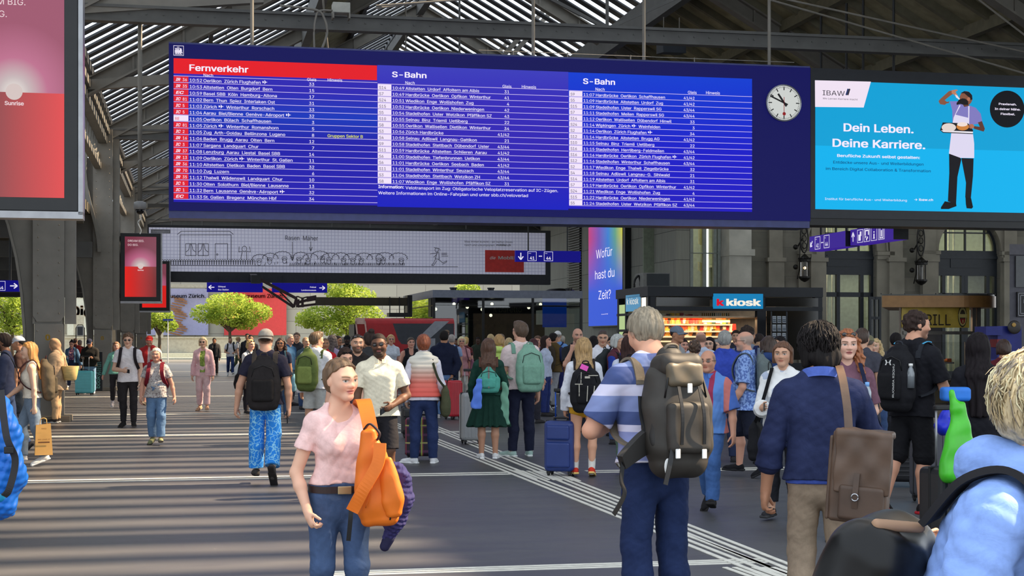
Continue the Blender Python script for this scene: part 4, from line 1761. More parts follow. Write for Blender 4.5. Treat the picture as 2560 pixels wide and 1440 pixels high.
nwin=0
for ai,(sc_,hw,zs)in enumerate(arches):
	nwin+=1
	root=empty('window_%d'%nwin,HS(sc_,TF+.35,0),HA)
	root['kind']='structure'
	m=MB()
	pts,pin=arch_pts(0,hw,zs,20),arch_pts(0,hw-.12,zs,20)
	for i in range(20):
		m.prism([pin[i],pin[i+1],pts[i+1],pts[i]],-.06,.06)
	m.box(-hw,hw,-.06,.06,zs-.12,zs+.02)
	for x in(-.55,-.18,.18,.55)if ai==0 else(-.62,.0,.62):
		h_=math.sqrt(max(.01,1-x*x))*hw
		m.box(x*hw-.035,x*hw+.035,-.05,.05,zs,zs+h_)
	m.box(-hw*.9,hw*.9,-.05,.05,zs+hw*.52,zs+hw*.56)
	m.build('window_frame',FRAME_D,root)
	m=MB()
	m.add([(p[0],0,p[1])for p in arch_pts(0,hw-.06,zs,20)]+[],[list(range(21))])
	m.build('pane',PANE,root)
	root=empty('door_%d'%(ai+1),HS(sc_,TF+.35,0),HA)
	root['kind']='structure'
	zh,zd=z_at(2112,686),z_at(2112,733)
	m=MB()
	m.box(-hw,hw,-.10,.10,zh-.0,zs-.1)
	m.box(-hw-.1,hw+.1,-.16,.1,zs-.34,zs-.22)
	m.box(-hw*.5,hw*.5,-.13,-.1,zh+.35,zh+.85)
	for x in([-1,-.66,-.14,.62,.96]if ai==0 else[-1,-.72,-.1,.0,.70,.96]):
		m.box(x*hw-.06,x*hw+.10,-.09,.09,0,zh)
	m.box(-hw,hw,-.09,.09,zd-.15,zd+.05)
	m.box(-hw,hw,-.09,.09,0,.25)
	m.build('door_frame',FRAME_D,root)
	m=MB().quad((-hw,0,.2),(hw,0,.2),(hw,0,zh),(-hw,0,zh))
	m.build('pane',PANE,root)
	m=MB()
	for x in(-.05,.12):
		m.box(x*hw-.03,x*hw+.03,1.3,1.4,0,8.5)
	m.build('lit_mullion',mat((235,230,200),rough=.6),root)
root=empty('door_3',HS(s_at(2168),TF-.1,0),HA)
root['kind']='structure'
m=MB()
w_=s_at(2196)-s_at(2166)
zt=z_at(2180,742)
m.box(0,.10,-.1,0,0,zt)
m.box(w_-.1,w_,-.1,0,0,zt)
for z in(0,zt*.44,zt*.72,zt-.12):
	m.box(.1,w_-.1,-.1,0,z,z+.12)
m.box(w_*.46,w_*.54,-.1,0,.12,zt)
m.build('door_leaf',FRAME_D,root)
MB().quad((.1,-.05,.1),(w_-.1,-.05,.1),(w_-.1,-.05,zt),(.1,-.05,zt)).build('pane',PANE,root)
sQ0,sQ1=s_at(1692),s_at(1806)
root=empty('window_3',HS(0,0,0),HA)
root['kind']='structure'
m=MB()
for px_ in(1700,1731,1764,1790,1800):
	x=s_at(px_)
	m.box(x-.07,x+.07,TF+.1,TF+.3,2.2,12.5)
m.box(sQ0,sQ1,TF+.1,TF+.3,z_at(1740,633),z_at(1740,631))
m.build('window_frame',mat((150,158,150),rough=.5),root)
MB().quad((sQ0,TF+.3,0),(sQ1,TF+.3,0),(sQ1,TF+.3,12.5),(sQ0,TF+.3,12.5)).build('pane',PANE,root)
m=MB()
for px_,y0,y1 in((1716,572,614),(1718,655,695),(1752,571,615),(1752,645,680),(1786,560,604),(1785,650,672)):
	a_,b_=s_at(px_-9),s_at(px_+9)
	m.prism([(a_,z_at(px_,y1)),(b_,z_at(px_,y1+8)),(b_,z_at(px_,y0+6)),(a_,z_at(px_,y0))],TF+1.6,TF+1.63)
m.build('hanging_panels',mat((236,226,150),rough=.7),root)
mb=MB().box(sQ0-.5,sQ1+.3,TF+3.2,TF+3.3,0,13)
structure('wall_slot',mb,mat((150,160,140),rough=.7))
ld3=ld.copy()
ld3.energy=420
ld3.size,ld3.size_y=1.6,2.0
lo3=bpy.data.objects.new('slot_lamp',ld3)
lo3.location=HS((sQ0+sQ1)/2,TF+2.0,11.5)
lo3.rotation_euler=(0,0,HA)
COL.objects.link(lo3)

# across the street: museum front, banners, trees
TM=141.0
DM=139.0
def museum_mat():
	def build(m,n,b):
		tc=N(n,'ShaderNodeTexCoord')
		sp=N(n,'ShaderNodeSeparateXYZ')
		cb=N(n,'ShaderNodeCombineXYZ')
		br=N(n,'ShaderNodeTexBrick')
		br.inputs['Color1'].default_value=srgb((172,168,154))+(1,)
		br.inputs['Color2'].default_value=srgb((160,156,144))+(1,)
		br.inputs['Mortar'].default_value=srgb((132,128,118))+(1,)
		br.inputs['Scale'].default_value=1
		br.inputs['Mortar Size'].default_value=.03
		br.inputs['Brick Width'].default_value=2.6
		br.inputs['Row Height'].default_value=1.1
		n.links.new(tc.outputs['Object'],sp.inputs[0])
		n.links.new(sp.outputs[0],cb.inputs[0])
		n.links.new(sp.outputs[2],cb.inputs[1])
		n.links.new(cb.outputs[0],br.inputs['Vector'])
		n.links.new(br.outputs['Color'],b.inputs['Base Color'])
		b.inputs['Roughness'].default_value=.85
	return base_mat('pale museum stone',build)
def wx(px,d=DM):
	return(px-1280)/FPX*d
def wz(y,d=DM):
	return CH+(HY-y)/FPX*d
mb=MB().box(wx(-260),wx(1420),DM,DM+2,-.3,13)
structure('wall_museum',mb,museum_mat(),rz=0)
mb=MB()
for y0,y1,o in((846,842,.35),(722,714,.6),(700,694,.8),(682,676,.5)):
	mb.box(wx(-260),wx(1420),DM-o,DM,wz(y0),wz(y1))
for px_ in(28,60,215,372,533,610,745,800,905,1090,1200):
	mb.box(wx(px_-9),wx(px_+9),DM-.45,DM,wz(846),wz(722))
for px_ in(812,850,1010,1060):
	mb.box(wx(px_-12),wx(px_+12),DM-.1,DM,wz(838),wz(790))
mb.box(wx(-260),wx(1420),DM-.25,DM,-.3,wz(846))
structure('trim_5',mb,mat((158,154,140),rough=.85))
mb=MB().box(wx(1092),wx(1124),DM-20,DM-19,-.2,12)
structure('wall_pylon',mb,mat((110,98,80),rough=.8))

# THINGS of the hall
class Plane:
	"""a cross plane of the hall at depth t: turns a photo pixel into local x, z"""
	def __init__(s,t,px0):
		s.t,s.s0=t,S_at(px0,t)
	def x(s,px):
		return S_at(px,s.t)-s.s0
	def z(s,px,y):
		return Z_of(y,D_of(S_at(px,s.t),s.t))
	def p(s,px,y):
		return s.x(px),s.z(px,y)
	def m(s,px,n=1.0):
		"""length of n pixels at px"""
		return n*D_of(S_at(px,s.t),s.t)/FPX
	def root(s,name,label,cat,group=None,z=0.0):
		return empty(name,HS(s.s0,s.t,z),HA,label,cat,group)
NAVY=emit((6,4,112),.55)
HOUSING=mat((9,8,92),rough=.35,var=.05)
TXT=emit((244,236,255),1.0)
RED=emit((228,18,30),1.0)
PLANE_PTS=[(-.5,.02),(-.42,.3),(-.34,.3),(-.22,.08),(.0,.08),(-.12,.5),(.0,.5),(.2,.08),(.42,.07),(.5,0),(.42,-.07),(.2,-.08),(0,-.5),(-.12,-.5),(.0,-.08),(-.22,-.08),(-.34,-.3),(-.42,-.3)]

# departure board
B=Plane(29.5,422)
board=B.root('departure_board','huge blue departure board listing trains in three columns above the crowd','departure board')
x1=B.x(2025)
ztop,zbot=B.z(422,109),B.z(422,526)
m=MB().box(0,x1,.02,.75,zbot,ztop)
m.build('housing',HOUSING,board)
m=MB().box(0,x1,-.02,.02,zbot,ztop)
m.build('bezel',NAVY,board)
m=MB().box(0,x1,.02,.7,zbot-.14,zbot)
m.box(0,x1,.0,.75,ztop,ztop+.035)
m.build('frame_rail',mat((60,66,120),rough=.4),board)
m=MB()
for px in(1286,1422,1580,1740):
	m.tube([(B.x(px),.1,ztop),(B.x(px),.1,ztop+.14)],.012,5)
m.tube([(B.x(1200),.1,ztop+.12),(B.x(1990),.1,ztop+.12)],.008,5)
for px in(632,1344,1624,1941):
	m.tube([(B.x(px),.4,ztop),(B.x(px),.4,ztop+4.5)],.035,8)
m.build('hanger',STEEL,board)
EPS=-.026
cols=((434,943,147,505),(943,1420,163,517),(1420,1879,181,522))
for i,(a,b_,y0,y1)in enumerate(cols):
	za,zb=B.z(a,y0),B.z(a,y1)
	st=[[(0,(30,18,176)),(.45,(22,18,168)),(.62,(8,50,186)),(.8,(40,30,178)),(1,(44,34,176))],[(0,(10,20,190)),(.4,(44,24,178)),(.8,(48,34,184)),(1,(56,56,186))],[(0,(24,10,190)),(.45,(14,14,200)),(.75,(2,40,206)),(1,(2,58,208))]][i]
	m=MB().quad((B.x(a),EPS+.001,zb),(B.x(b_),EPS+.001,zb),(B.x(b_),EPS+.001,za),(B.x(a),EPS+.001,za))
	m.build('screen',zramp('departure screen %d'%i,st,2,.5,lo=zb,hi=za,emission=1.0),board)
m=MB().quad((B.x(434),EPS-.002,B.z(434,184)),(B.x(942),EPS-.002,B.z(434,184)),(B.x(942),EPS-.002,B.z(434,146)),(B.x(434),EPS-.002,B.z(434,146)))
m.build('header_bar',RED,board)
m=MB()
put_text(m,'Fernverkehr',B.x(472),B.z(472,177),B.m(540,29.5),EPS-.005,.022,width=B.x(620)-B.x(472))
put_text(m,'S-Bahn',B.x(979),B.z(979,193),B.m(1020,26),EPS-.005,.022,width=B.x(1065)-B.x(979))
put_text(m,'S-Bahn',B.x(1456),B.z(1456,210),B.m(1490,26),EPS-.005,.022,width=B.x(1536)-B.x(1456))
for t,px,y in(('Nach',508,192),('Gleis',767,203),('Hinweis',818,204),('Nach',1012,211),('Gleis',1255,220),('Hinweis',1303,221),('Nach',1487,227),('Gleis',1718,235),('Hinweis',1763,236)):
	put_text(m,t,B.x(px),B.z(px,y),B.m(px,14.5),EPS-.005,.006,sx=1.0)
m.build('heading_text',TXT,board)
C1=['IR 36|10:52|Oerlikon  Zürich Flughafen *|33','IR 35|10:53|Altstetten  Olten  Burgdorf  Bern|15','EC|10:59|Basel SBB  Köln  Hamburg-Altona|17','IC 81|11:02|Bern  Thun  Spiez  Interlaken Ost|31','IC 5|11:03|Zürich *  Winterthur  Rorschach|33','IC 5|11:04|Aarau  Biel/Bienne  Genève-Aéroport *|32','RE|11:05|Oerlikon  Bülach  Schaffhausen|3','IC 81|11:05|Zürich *  Winterthur  Romanshorn|5','IC 2|11:05|Zug  Arth-Goldau  Bellinzona  Lugano|8|Gruppen Sektor B','IR 16|11:06|Baden  Brugg  Aarau  Olten  Bern|12','IC 3|11:07|Sargans  Landquart  Chur|7','IR 37|11:08|Lenzburg  Aarau  Liestal  Basel SBB|14','IR 13|11:09|Oerlikon  Zürich *  Winterthur  St. Gallen|11','IR 36|11:10|Altstetten  Dietikon  Baden  Basel SBB|32','IR 70|11:10|Zug  Luzern|6','IR 35|11:12|Thalwil  Wädenswil  Landquart  Chur|10','IC 5|11:30|Olten  Solothurn  Biel/Bienne  Lausanne|13','IC 1|11:32|Bern  Lausanne  Genève-Aéroport *|32','EC|11:33|St. Gallen  Bregenz  München Hbf|34']
C2=['S14|10:49|Altstetten  Urdorf  Affoltern am Albis|31','S7|10:49|Hardbrücke  Oerlikon  Opfikon  Winterthur|41','S24|10:51|Wiedikon  Enge  Wollishofen  Zug|4','S15|10:52|Hardbrücke  Oerlikon  Niederweningen|42','S5|10:54|Stadelhofen  Uster  Wetzikon  Pfäffikon SZ|43','S10|10:55|Selnau  Binz  Triemli  Uetliberg|22','S8|10:55|Oerlikon  Wallisellen  Dietlikon  Winterthur|34','S3|10:56|Zürich Hardbrücke|41/42','S4|10:58|Selnau  Adliswil  Langnau-Gattikon|21','S9|10:58|Stadelhofen  Stettbach  Dübendorf  Uster|43/44','S11|10:59|Hardbrücke  Altstetten  Schlieren  Aarau|41/42','S6|11:00|Stadelhofen  Tiefenbrunnen  Uetikon|43/44','S6|11:01|Hardbrücke  Oerlikon  Seebach  Baden|41/42','S11|11:01|Stadelhofen  Winterthur  Seuzach|43/44','S3|11:04|Stadelhofen  Stettbach  Wetzikon ZH|43/44','S8|11:07|Wiedikon  Enge  Wollishofen  Pfäffikon SZ|31']
C3=['S9|11:07|Hardbrücke  Oerlikon  Schaffhausen|41/42','S5|11:09|Hardbrücke  Altstetten  Urdorf  Zug|41/42','S15|11:09|Stadelhofen  Uster  Rapperswil SG|43/44','S7|11:11|Stadelhofen  Meilen  Rapperswil SG|43/44','S14|11:12|Oerlikon  Wallisellen  Dübendorf  Hinwil|33','S24|11:14|Wipkingen  Zürich *  Weinfelden|3','S2|11:14|Oerlikon  Zürich Flughafen *|34','S12|11:14|Hardbrücke  Altstetten  Brugg AG|41/42','S10|11:15|Selnau  Binz  Triemli  Uetliberg|22','S16|11:15|Stadelhofen  Herrliberg-Feldmeilen|43/44','S16|11:16|Hardbrücke  Oerlikon  Zürich Flughafen *|41/42','S12|11:16|Stadelhofen  Winterthur  Schaffhausen|43/44','S2|11:17|Wiedikon  Enge  Thalwil  Ziegelbrücke|32','S4|11:18|Selnau  Adliswil  Langnau-G.  Sihlwald|21','S14|11:19|Altstetten  Urdorf  Affoltern am Albis|31','S7|11:19|Hardbrücke  Oerlikon  Opfikon  Winterthur|41/42','S24|11:21|Wiedikon  Enge  Wollishofen  Zug|4','S15|11:22|Hardbrücke  Oerlikon  Niederweningen|41/42','S5|11:24|Stadelhofen  Uster  Wetzikon  Pfäffikon SZ|43/44']
wt,wl,wr,wb,wk,wy=MB(),MB(),MB(),MB(),MB(),MB()
for rows,(xb,xb2,xt,xn,xg,xh,xe),(ya,yb)in((C1,(434,471,473,508,785,818,943),(203.5,495.5)),(C2,(944,978,980,1013,1272,1303,1420),(223,457)),(C3,(1422,1455,1457,1488,1735,1763,1879),(239.5,511.5))):
	n=len(rows)
	for i,r in enumerate(rows):
		f=r.split('|')
		z=B.z(xb,ya+(yb-ya)*i/(n-1))
		rh=B.m(xb,(yb-ya)/(n-1))
		sz=rh*.92
		y_=EPS-.005
		wl.box(B.x(xb),B.x(xe),EPS-.004,EPS-.002,z-rh*.20,z-rh*.12)
		if i==0:
			wl.box(B.x(xb),B.x(xe),EPS-.004,EPS-.002,z+rh*.80,z+rh*.88)
		white=f[0][0]in 'SR'
		(wb if white else wr).box(B.x(xb),B.x(xb2),EPS-.004,EPS-.002,z-rh*.09,z+rh*.77)
		if white:
			put_text(wr if f[0]=='RE' else wk,f[0],B.x(xb+3),z+rh*.02,sz*.98,y_,.004,sx=.95)
		else:
			q=f[0].split()
			put_text(wt,q[0],B.x(xb+5),z+rh*.08,sz*.92,y_,.026,sx=1.02 if len(q)>1 else 1.5,shear=.3)
			if len(q)>1:
				put_text(wt,q[1],B.x(xb+22),z+rh*.06,sz*.95,y_,.003,sx=.92)
		put_text(wt,f[1],B.x(xt),z,sz,y_,.006,width=B.x(xn-3)-B.x(xt))
		x=B.x(xn)
		for j,part in enumerate(f[2].split('*')):
			if part.strip():
				lead=len(part)-len(part.lstrip())
				x+=lead*sz*.16
				put_text(wt,part.strip(),x,z,sz,y_,.009,sx=1.10)
				co,_=text_mesh(part.strip(),.006)
				x+=co[:,0].max()*sz*1.10+sz*.3
			if j<f[2].count('*'):
				wt.add([(x+sz*.42+a*sz*.86,y_,z+sz*.34+b_*sz*.62)for a,b_ in PLANE_PTS],[list(range(len(PLANE_PTS)))[::-1]])
				x+=sz*.95
		put_text(wt,f[3],B.x(xg),z,sz,y_,.009,'r',sx=1.05)
		if len(f)>4:
			put_text(wy,f[4],B.x(xh),z,sz,y_,.008,sx=1.05)
put_text(wt,'Information:',B.x(945),B.z(945,470.5),B.m(945,14.6),EPS-.005,.02,width=B.x(1009)-B.x(945))
put_text(wt,'Velotransport im Zug: Obligatorische Veloplatzreservation auf IC-Zügen.',B.x(1013),B.z(945,472),B.m(945,14.6),EPS-.005,.006,width=B.x(1394)-B.x(1013))
put_text(wt,'Weitere Informationen im Online-Fahrplan und unter sbb.ch/veloverlad',B.x(945),B.z(945,486),B.m(945,14.6),EPS-.005,.006,width=B.x(1319)-B.x(945))
wb.build('line_badge',emit((242,228,250),1.0),board)
wr.build('express_badge',emit((224,24,44),1.0),board)
wk.build('badge_text',emit((30,20,60),1.0),board)
wl.build('row_rule',emit((206,190,240),1.0),board)
wt.build('timetable_text',TXT,board)
wy.build('notice_text',emit((236,238,60),1.0),board)
m=MB()
cx,cz=B.p(446.5,127)
u=B.m(446,1)
m.box(cx-12.5*u,cx+12.5*u,EPS,EPS+.004,cz-12.5*u,cz-11.5*u)
m.box(cx-12.5*u,cx+12.5*u,EPS,EPS+.004,cz+11.5*u,cz+12.5*u)
for q in(-12.5,11.5):
	m.box(cx+q*u,cx+(q+1)*u,EPS,EPS+.004,cz-12.5*u,cz+12.5*u)
m.box(cx-9*u,cx+8*u,EPS,EPS+.004,cz-3*u,cz+1*u)
m.box(cx-9*u,cx+9.5*u,EPS,EPS+.004,cz-6*u,cz-3.6*u)
for q in(-8,-4.6,-1.2):
	m.box(cx+q*u,cx+(q+2.6)*u,EPS,EPS+.004,cz+1.8*u,cz+4.6*u)
m.box(cx-9*u,cx+3*u,EPS,EPS+.004,cz+5*u,cz+6*u)
m.prism([(cx+3.4*u,cz+1*u),(cx+8*u,cz+1*u),(cx+6.6*u,cz+6*u),(cx+3.4*u,cz+6*u)],EPS,EPS+.004)
m.box(cx-4*u,cx+2*u,EPS,EPS+.004,cz+8*u,cz+9*u)
m.box(cx-9*u,cx+9*u,EPS,EPS+.004,cz-9.5*u,cz-8.3*u)
for q in(-6,-1,4):
	m.disc((cx+q*u,EPS,cz-7*u),1.3*u,'y',10)
m.build('train_pictogram',TXT,board)
def station_clock(name,label,pl,px,y,rpx,parent_y=-.05,hours=(10,49)):
	x,z=pl.p(px,y)
	r=pl.m(px,rpx)
	root=empty(name,HS(pl.s0+x,pl.t,z),HA,label,'clock')
	m=MB()
	m.lathe([(0.001,.10),(r*1.05,.10),(r*1.05,-.02),(r*.98,-.03),(r*.98,.0),(.001,.0)],(0,0,0),40)
	m.v=[(a,c+parent_y,-b_)for a,b_,c in m.v]
	m.build('case',mat((150,152,156),rough=.3,metal=.6),root)
	m=MB().disc((0,parent_y-.012,0),r*.975,'y',48)
	m.build('dial',emit((222,226,222),.82),root)
	m=MB()
	for k in range(60):
		a=math.pi*2*k/60
		big=k%5==0
		r0,r1,w=(.72*r,.93*r,.055*r)if big else(.86*r,.93*r,.022*r)
		m.bar((r0*math.sin(a),parent_y-.016,r0*math.cos(a)),(r1*math.sin(a),parent_y-.016,r1*math.cos(a)),w,.004,up=(0,1,0))
	m.build('minute_marks',mat((14,14,16),rough=.5),root)
	h_,mi=hours
	for nm,ang,l0,l1,w,c in(('hour_hand',(h_+mi/60)/12,-.24,.62,.11,(12,12,14)),('minute_hand',mi/60,-.24,.92,.085,(12,12,14)),('second_hand',.5,-.33,.58,.03,(200,20,24))):
		a=2*math.pi*ang
		d=(math.sin(a),math.cos(a))
		m=MB().bar((d[0]*l0*r,parent_y-.022,d[1]*l0*r),(d[0]*l1*r,parent_y-.022,d[1]*l1*r),w*r,.005,up=(0,1,0))
		if nm=='second_hand':
			m.disc((d[0]*.62*r,parent_y-.026,d[1]*.62*r),.1*r,'y',20)
		m.build(nm,mat(c,rough=.5),root)
	return root
station_clock('station_clock','round white station clock mounted on the blue departure board',B,1957,258.5,44)

# advertising screen right of the board
A=Plane(29.5,2025)
ad=A.root('advertising_screen','wide cyan advertising screen of a man eating pastry beside the departure board','screen')
xe=A.x(2800)
zt,zb=A.z(2025,170),A.z(2025,545)
MB().box(0.005,xe,-.02,.7,zb,zt).build('housing',mat((22,26,34),rough=.4),ad)
MB().box(0.005,5.2,.02,.7,zb-.14,zb).build('frame_rail',BLACK,ad)
za,zc=A.z(2037,201),A.z(2037,523)
xa,xb_=A.x(2037),A.x(2740)
ed=-.024
def ap(X,Y):
	"""pixel of the enlarged ad picture to the screen plane"""
	return A.x(2020+X*540/2222),A.z(2020+X*540/2222,190+Y*540/2222)
zm=A.z(2037,364)
MB().quad((xa,ed,zm),(xb_,ed,zm),(xb_,ed,za),(xa,ed,za)).build('screen',emit((0,160,214),1.0),ad)
MB().quad((xa,ed,zc),(xb_,ed,zc),(xb_,ed,zm),(xa,ed,zm)).build('screen_floor',emit((0,178,238),1.0),ad)
PIC={}
def pic(pts,c,lay=1,key=None):
	k=(tuple(c),lay)
	if k not in PIC:
		PIC[k]=MB()
	q=[ap(*p)for p in pts]
	PIC[k].add([(p[0],ed-.002*lay,p[1])for p in q],[list(range(len(q)))])
def oval(cx,cy,rx_,ry_,n=20,rot=0):
	return[(cx+rx_*math.cos(a)*math.cos(rot)-ry_*math.sin(a)*math.sin(rot),cy+rx_*math.cos(a)*math.sin(rot)+ry_*math.sin(a)*math.cos(rot))for a in np.linspace(0,2*math.pi,n+1)[:-1]]
pic([(66,46),(642,60),(567,326),(68,320)],(240,226,242),1)
skn,skd,tee,apr=(134,84,62),(92,56,44),(128,122,190),(222,216,240)
pic([(1452,262),(1540,262),(1640,300),(1720,330),(1770,390),(1786,470),(1740,495),(1690,500),(1480,500),(1478,360)],tee,2)
pic([(1448,262),(1400,300),(1352,292),(1336,262),(1352,240),(1440,160),(1490,145),(1500,175),(1450,210),(1400,250),(1440,282)],skn,2)
pic([(1470,150),(1520,140),(1535,150),(1510,165),(1540,215),(1520,220),(1490,190),(1470,180)],(186,126,98),3)
pic([(1505,190),(1530,205),(1556,240),(1546,246),(1515,222)],(230,226,236),4)
pic(oval(1618,232,66,74),skn,3)
pic([(1560,180),(1600,158),(1650,166),(1680,200),(1684,244),(1660,250),(1640,215),(1600,180)],(26,20,22),4)
pic([(1545,246),(1580,232),(1612,236),(1640,262),(1640,300),(1600,300),(1560,290),(1522,300),(1520,282)],(22,18,20),4)
pic(oval(1645,240,16,20),(176,112,84),5)
pic([(1580,285),(1640,270),(1650,310),(1600,320)],skd,3)
pic([(1550,300),(1562,306),(1510,400),(1640,432),(1640,310),(1654,312),(1650,500),(1478,500),(1490,430)],apr,4)
pic([(1740,480),(1782,466),(1812,545),(1800,574),(1700,545),(1690,515),(1760,525)],skd,3)
pic(oval(1672,520,30,24),(176,112,88),5)
pic([(1378,480),(1640,490),(1690,560),(1686,600),(1380,586),(1350,560)],(24,22,26),5)
pic([(1360,560),(1690,575),(1686,592),(1384,578)],(232,228,236),6)
pic(oval(1440,532,74,44),(226,212,206),6)
pic(oval(1582,524,64,38),(206,130,58),7)
pic(oval(1578,500,54,22),(240,222,214),8)
pic([(1466,590),(1690,600),(1702,700),(1702,846),(1560,844),(1442,800)],apr,4)
pic([(1444,800),(1560,842),(1570,860),(1530,1040),(1516,1320),(1432,1290),(1446,1000)],(16,14,20),3)
pic([(1570,846),(1696,850),(1690,1030),(1668,1260),(1610,1250),(1618,1100),(1576,880)],(20,18,24),3)
pic([(1400,1290),(1516,1310),(1520,1340),(1440,1370),(1360,1370),(1360,1352)],(10,10,12),4)
pic([(1612,1250),(1670,1258),(1690,1350),(1676,1366),(1624,1362),(1616,1320)],(10,10,12),4)
pic(oval(2042,342,178,190,40),(4,6,12),1)
for k,(key,mb_)in enumerate(PIC.items()):
	mb_.build('picture',emit(key[0],1.0),ad)
def ad_text(s,X,Y,capY,width=None,bold=0,align='l',col=0,mb_=None):
	x,z=ap(X,Y)
	sz=capY*540/2222/.727*A.m(2300)
	w=None
	if width:
		w=ap(X+width,Y)[0]-x
	put_text(mb_,s,x,z,sz,ed-.018,bold,'l',width=w)
wm,km,nm_=MB(),MB(),MB()
ad_text('IBAW',138,200,70,232,-.006,mb_=km)
ad_text('Wo Lernen Karriere macht',142,242,25,360,0,mb_=km)
ad_text('Dein Leben.',350,570,112,722,.022,mb_=wm)
ad_text('Deine Karriere.',236,728,112,956,.022,mb_=wm)
ad_text('Berufliche Zukunft selbst gestalten:',288,834,40,852,.018,mb_=wm)
ad_text('Entdecke unsere Aus- und Weiterbildungen',248,902,40,930,.004,mb_=nm_)
ad_text('im Bereich Digital Collaboration & Transformation',172,968,40,1080,.004,mb_=nm_)
ad_text('Institut für berufliche Aus- und Weiterbildung',164,1276,32,844,-.004,mb_=wm)
ad_text('→ ibaw.ch',1080,1284,34,196,.014,mb_=wm)
ad_text('Praxisnah.',1950,300,30,184,.02,mb_=wm)
ad_text('In deiner Nähe.',1910,350,30,264,.02,mb_=wm)
ad_text('Flexibel.',1970,402,30,148,.02,mb_=wm)
for a,b_,mm in((384,404,None),(400,420,km)):
	p0,p1=ap(a,200),ap(b_,135)
	mmm=mm or nm_
	mmm.bar((p0[0],ed-.018,p0[1]),(p1[0],ed-.018,p1[1]),.03,.004,up=(0,1,0))
wm.build('white_lettering',TXT,ad)
km.build('black_lettering',emit((40,36,48),1.0),ad)
nm_.build('navy_lettering',emit((16,40,96),1.0),ad)

# portrait screens on the columns
def sunrise_mat(key,w,z0,z1,zh,dark):
	def build(m,n,b):
		tc=N(n,'ShaderNodeTexCoord')
		sp=N(n,'ShaderNodeSeparateXYZ')
		n.links.new(tc.outputs['Object'],sp.inputs[0])
		def mth(op,a,b_=None,c=None):
			x=N(n,'ShaderNodeMath',operation=op)
			for i,v in enumerate((a,b_,c)):
				if v is None:
					continue
				if isinstance(v,(int,float)):
					x.inputs[i].default_value=v
				else:
					n.links.new(v,x.inputs[i])
			return x.outputs[0]
		X,Z=sp.outputs[0],sp.outputs[2]
		up=mth('GREATER_THAN',Z,zh)
		dz=mth('DIVIDE',mth('SUBTRACT',Z,zh),z1-zh)
		dx=mth('DIVIDE',X,w/2)
		rad=mth('SQRT',mth('ADD',mth('MULTIPLY',mth('MULTIPLY',dx,dx),.55),mth('MULTIPLY',mth('MULTIPLY',dz,dz),2.2)))
		r1=N(n,'ShaderNodeValToRGB')
		e=r1.color_ramp.elements
		e[0].position,e[0].color=0.0,srgb((236,232,222))+(1,)
		e[1].position,e[1].color=1.0,srgb(dark[0])+(1,)
		for p,c in((.22,(196,176,176)),(.5,(186,92,128))):
			q=e.new(p)
			q.color=srgb(c)+(1,)
		n.links.new(rad,r1.inputs[0])
		r2=N(n,'ShaderNodeValToRGB')
		e=r2.color_ramp.elements
		e[0].position,e[0].color=0.0,srgb(dark[1])+(1,)
		e[1].position,e[1].color=1.0,srgb(dark[2])+(1,)
		n.links.new(mth('ADD',mth('MULTIPLY',dx,.5),.5),r2.inputs[0])
		mx=N(n,'ShaderNodeMix',data_type='RGBA')
		n.links.new(up,mx.inputs[0])
		n.links.new(r2.outputs[0],mx.inputs[6])
		n.links.new(r1.outputs[0],mx.inputs[7])
		b.inputs['Base Color'].default_value=(.02,.02,.02,1)
		b.inputs['Roughness'].default_value=.12
		n.links.new(mx.outputs[2],b.inputs['Emission Color'])
		b.inputs['Emission Strength'].default_value=.92
	return base_mat(key,build)
def portrait_screen(name,label,t,px0,px1,yt,yb,key,dark):
	pl=Plane(t,(px0+px1)/2)
	w=pl.x(px1)-pl.x(px0)
	zc_=px0*.5+px1*.5
	z0,z1=pl.z(zc_,yb),pl.z(zc_,yt)
	root=pl.root(name,label,'screen','portrait screens on the columns')
	MB().box(-w/2,w/2,0,.26,z0,z1).build('housing',mat((10,10,12),rough=.3),root,bevel=.01)
	m=MB()
	m.box(w/2-.0,w/2+.045,-.01,.27,z0-.03,z1+.03)
	m.box(-w/2,w/2+.045,-.01,.27,z0-.07,z0)
	m.build('trim_rail',mat((150,150,152),rough=.3,metal=.7),root)
	b_=.11*w
	sw,s0,s1=w-2*b_,z0+.10*w*1.1,z1-.09*w
	zh=s0+(s1-s0)*.503
	MB().quad((-sw/2,-.006,s0),(sw/2,-.006,s0),(sw/2,-.006,s1),(-sw/2,-.006,s1)).build('screen',sunrise_mat(key,sw,s0,s1,zh,dark),root)
	m=MB()
	put_text(m,'DREAM BIG.',-sw*.41,s1-sw*.17,sw*.128,-.012,.0)
	put_text(m,'DO BIG.',-sw*.41,s1-sw*.30,sw*.128,-.012,.0)
	put_text(m,'Sunrise',0,zh-sw*.135,sw*.078,-.012,.022,'c')
	m.build('lettering',emit((236,214,218),1.0),root)
	MB().disc((0,-.010,zh+.005),sw*.085,'y',24).build('sun_disc',emit((222,204,200),.9),root)
	m=MB()
	m.box(-w/2-.55,-w/2,.10,.2,z0+.1,z0+.25)
	m.box(-w/2-.55,-w/2,.10,.2,z1-.25,z1-.1)
	m.build('bracket',STEEL_D,root)
	return root
portrait_screen('portrait_screen','giant red and pink portrait screen filling the upper left corner',16.0,-126,197,-56,527,'sunrise ad large',((150,50,84),(30,4,4),(226,26,18)))
portrait_screen('portrait_screen','red and pink portrait screen fully visible below the departure board',50.6,301,402,583,753,'sunrise ad',((120,40,62),(232,26,16),(110,8,8)))
portrait_screen('portrait_screen','red and pink portrait screen half hidden behind another one',69.3,347,424,653,777,'sunrise ad far',((120,40,62),(232,26,16),(214,20,14)))

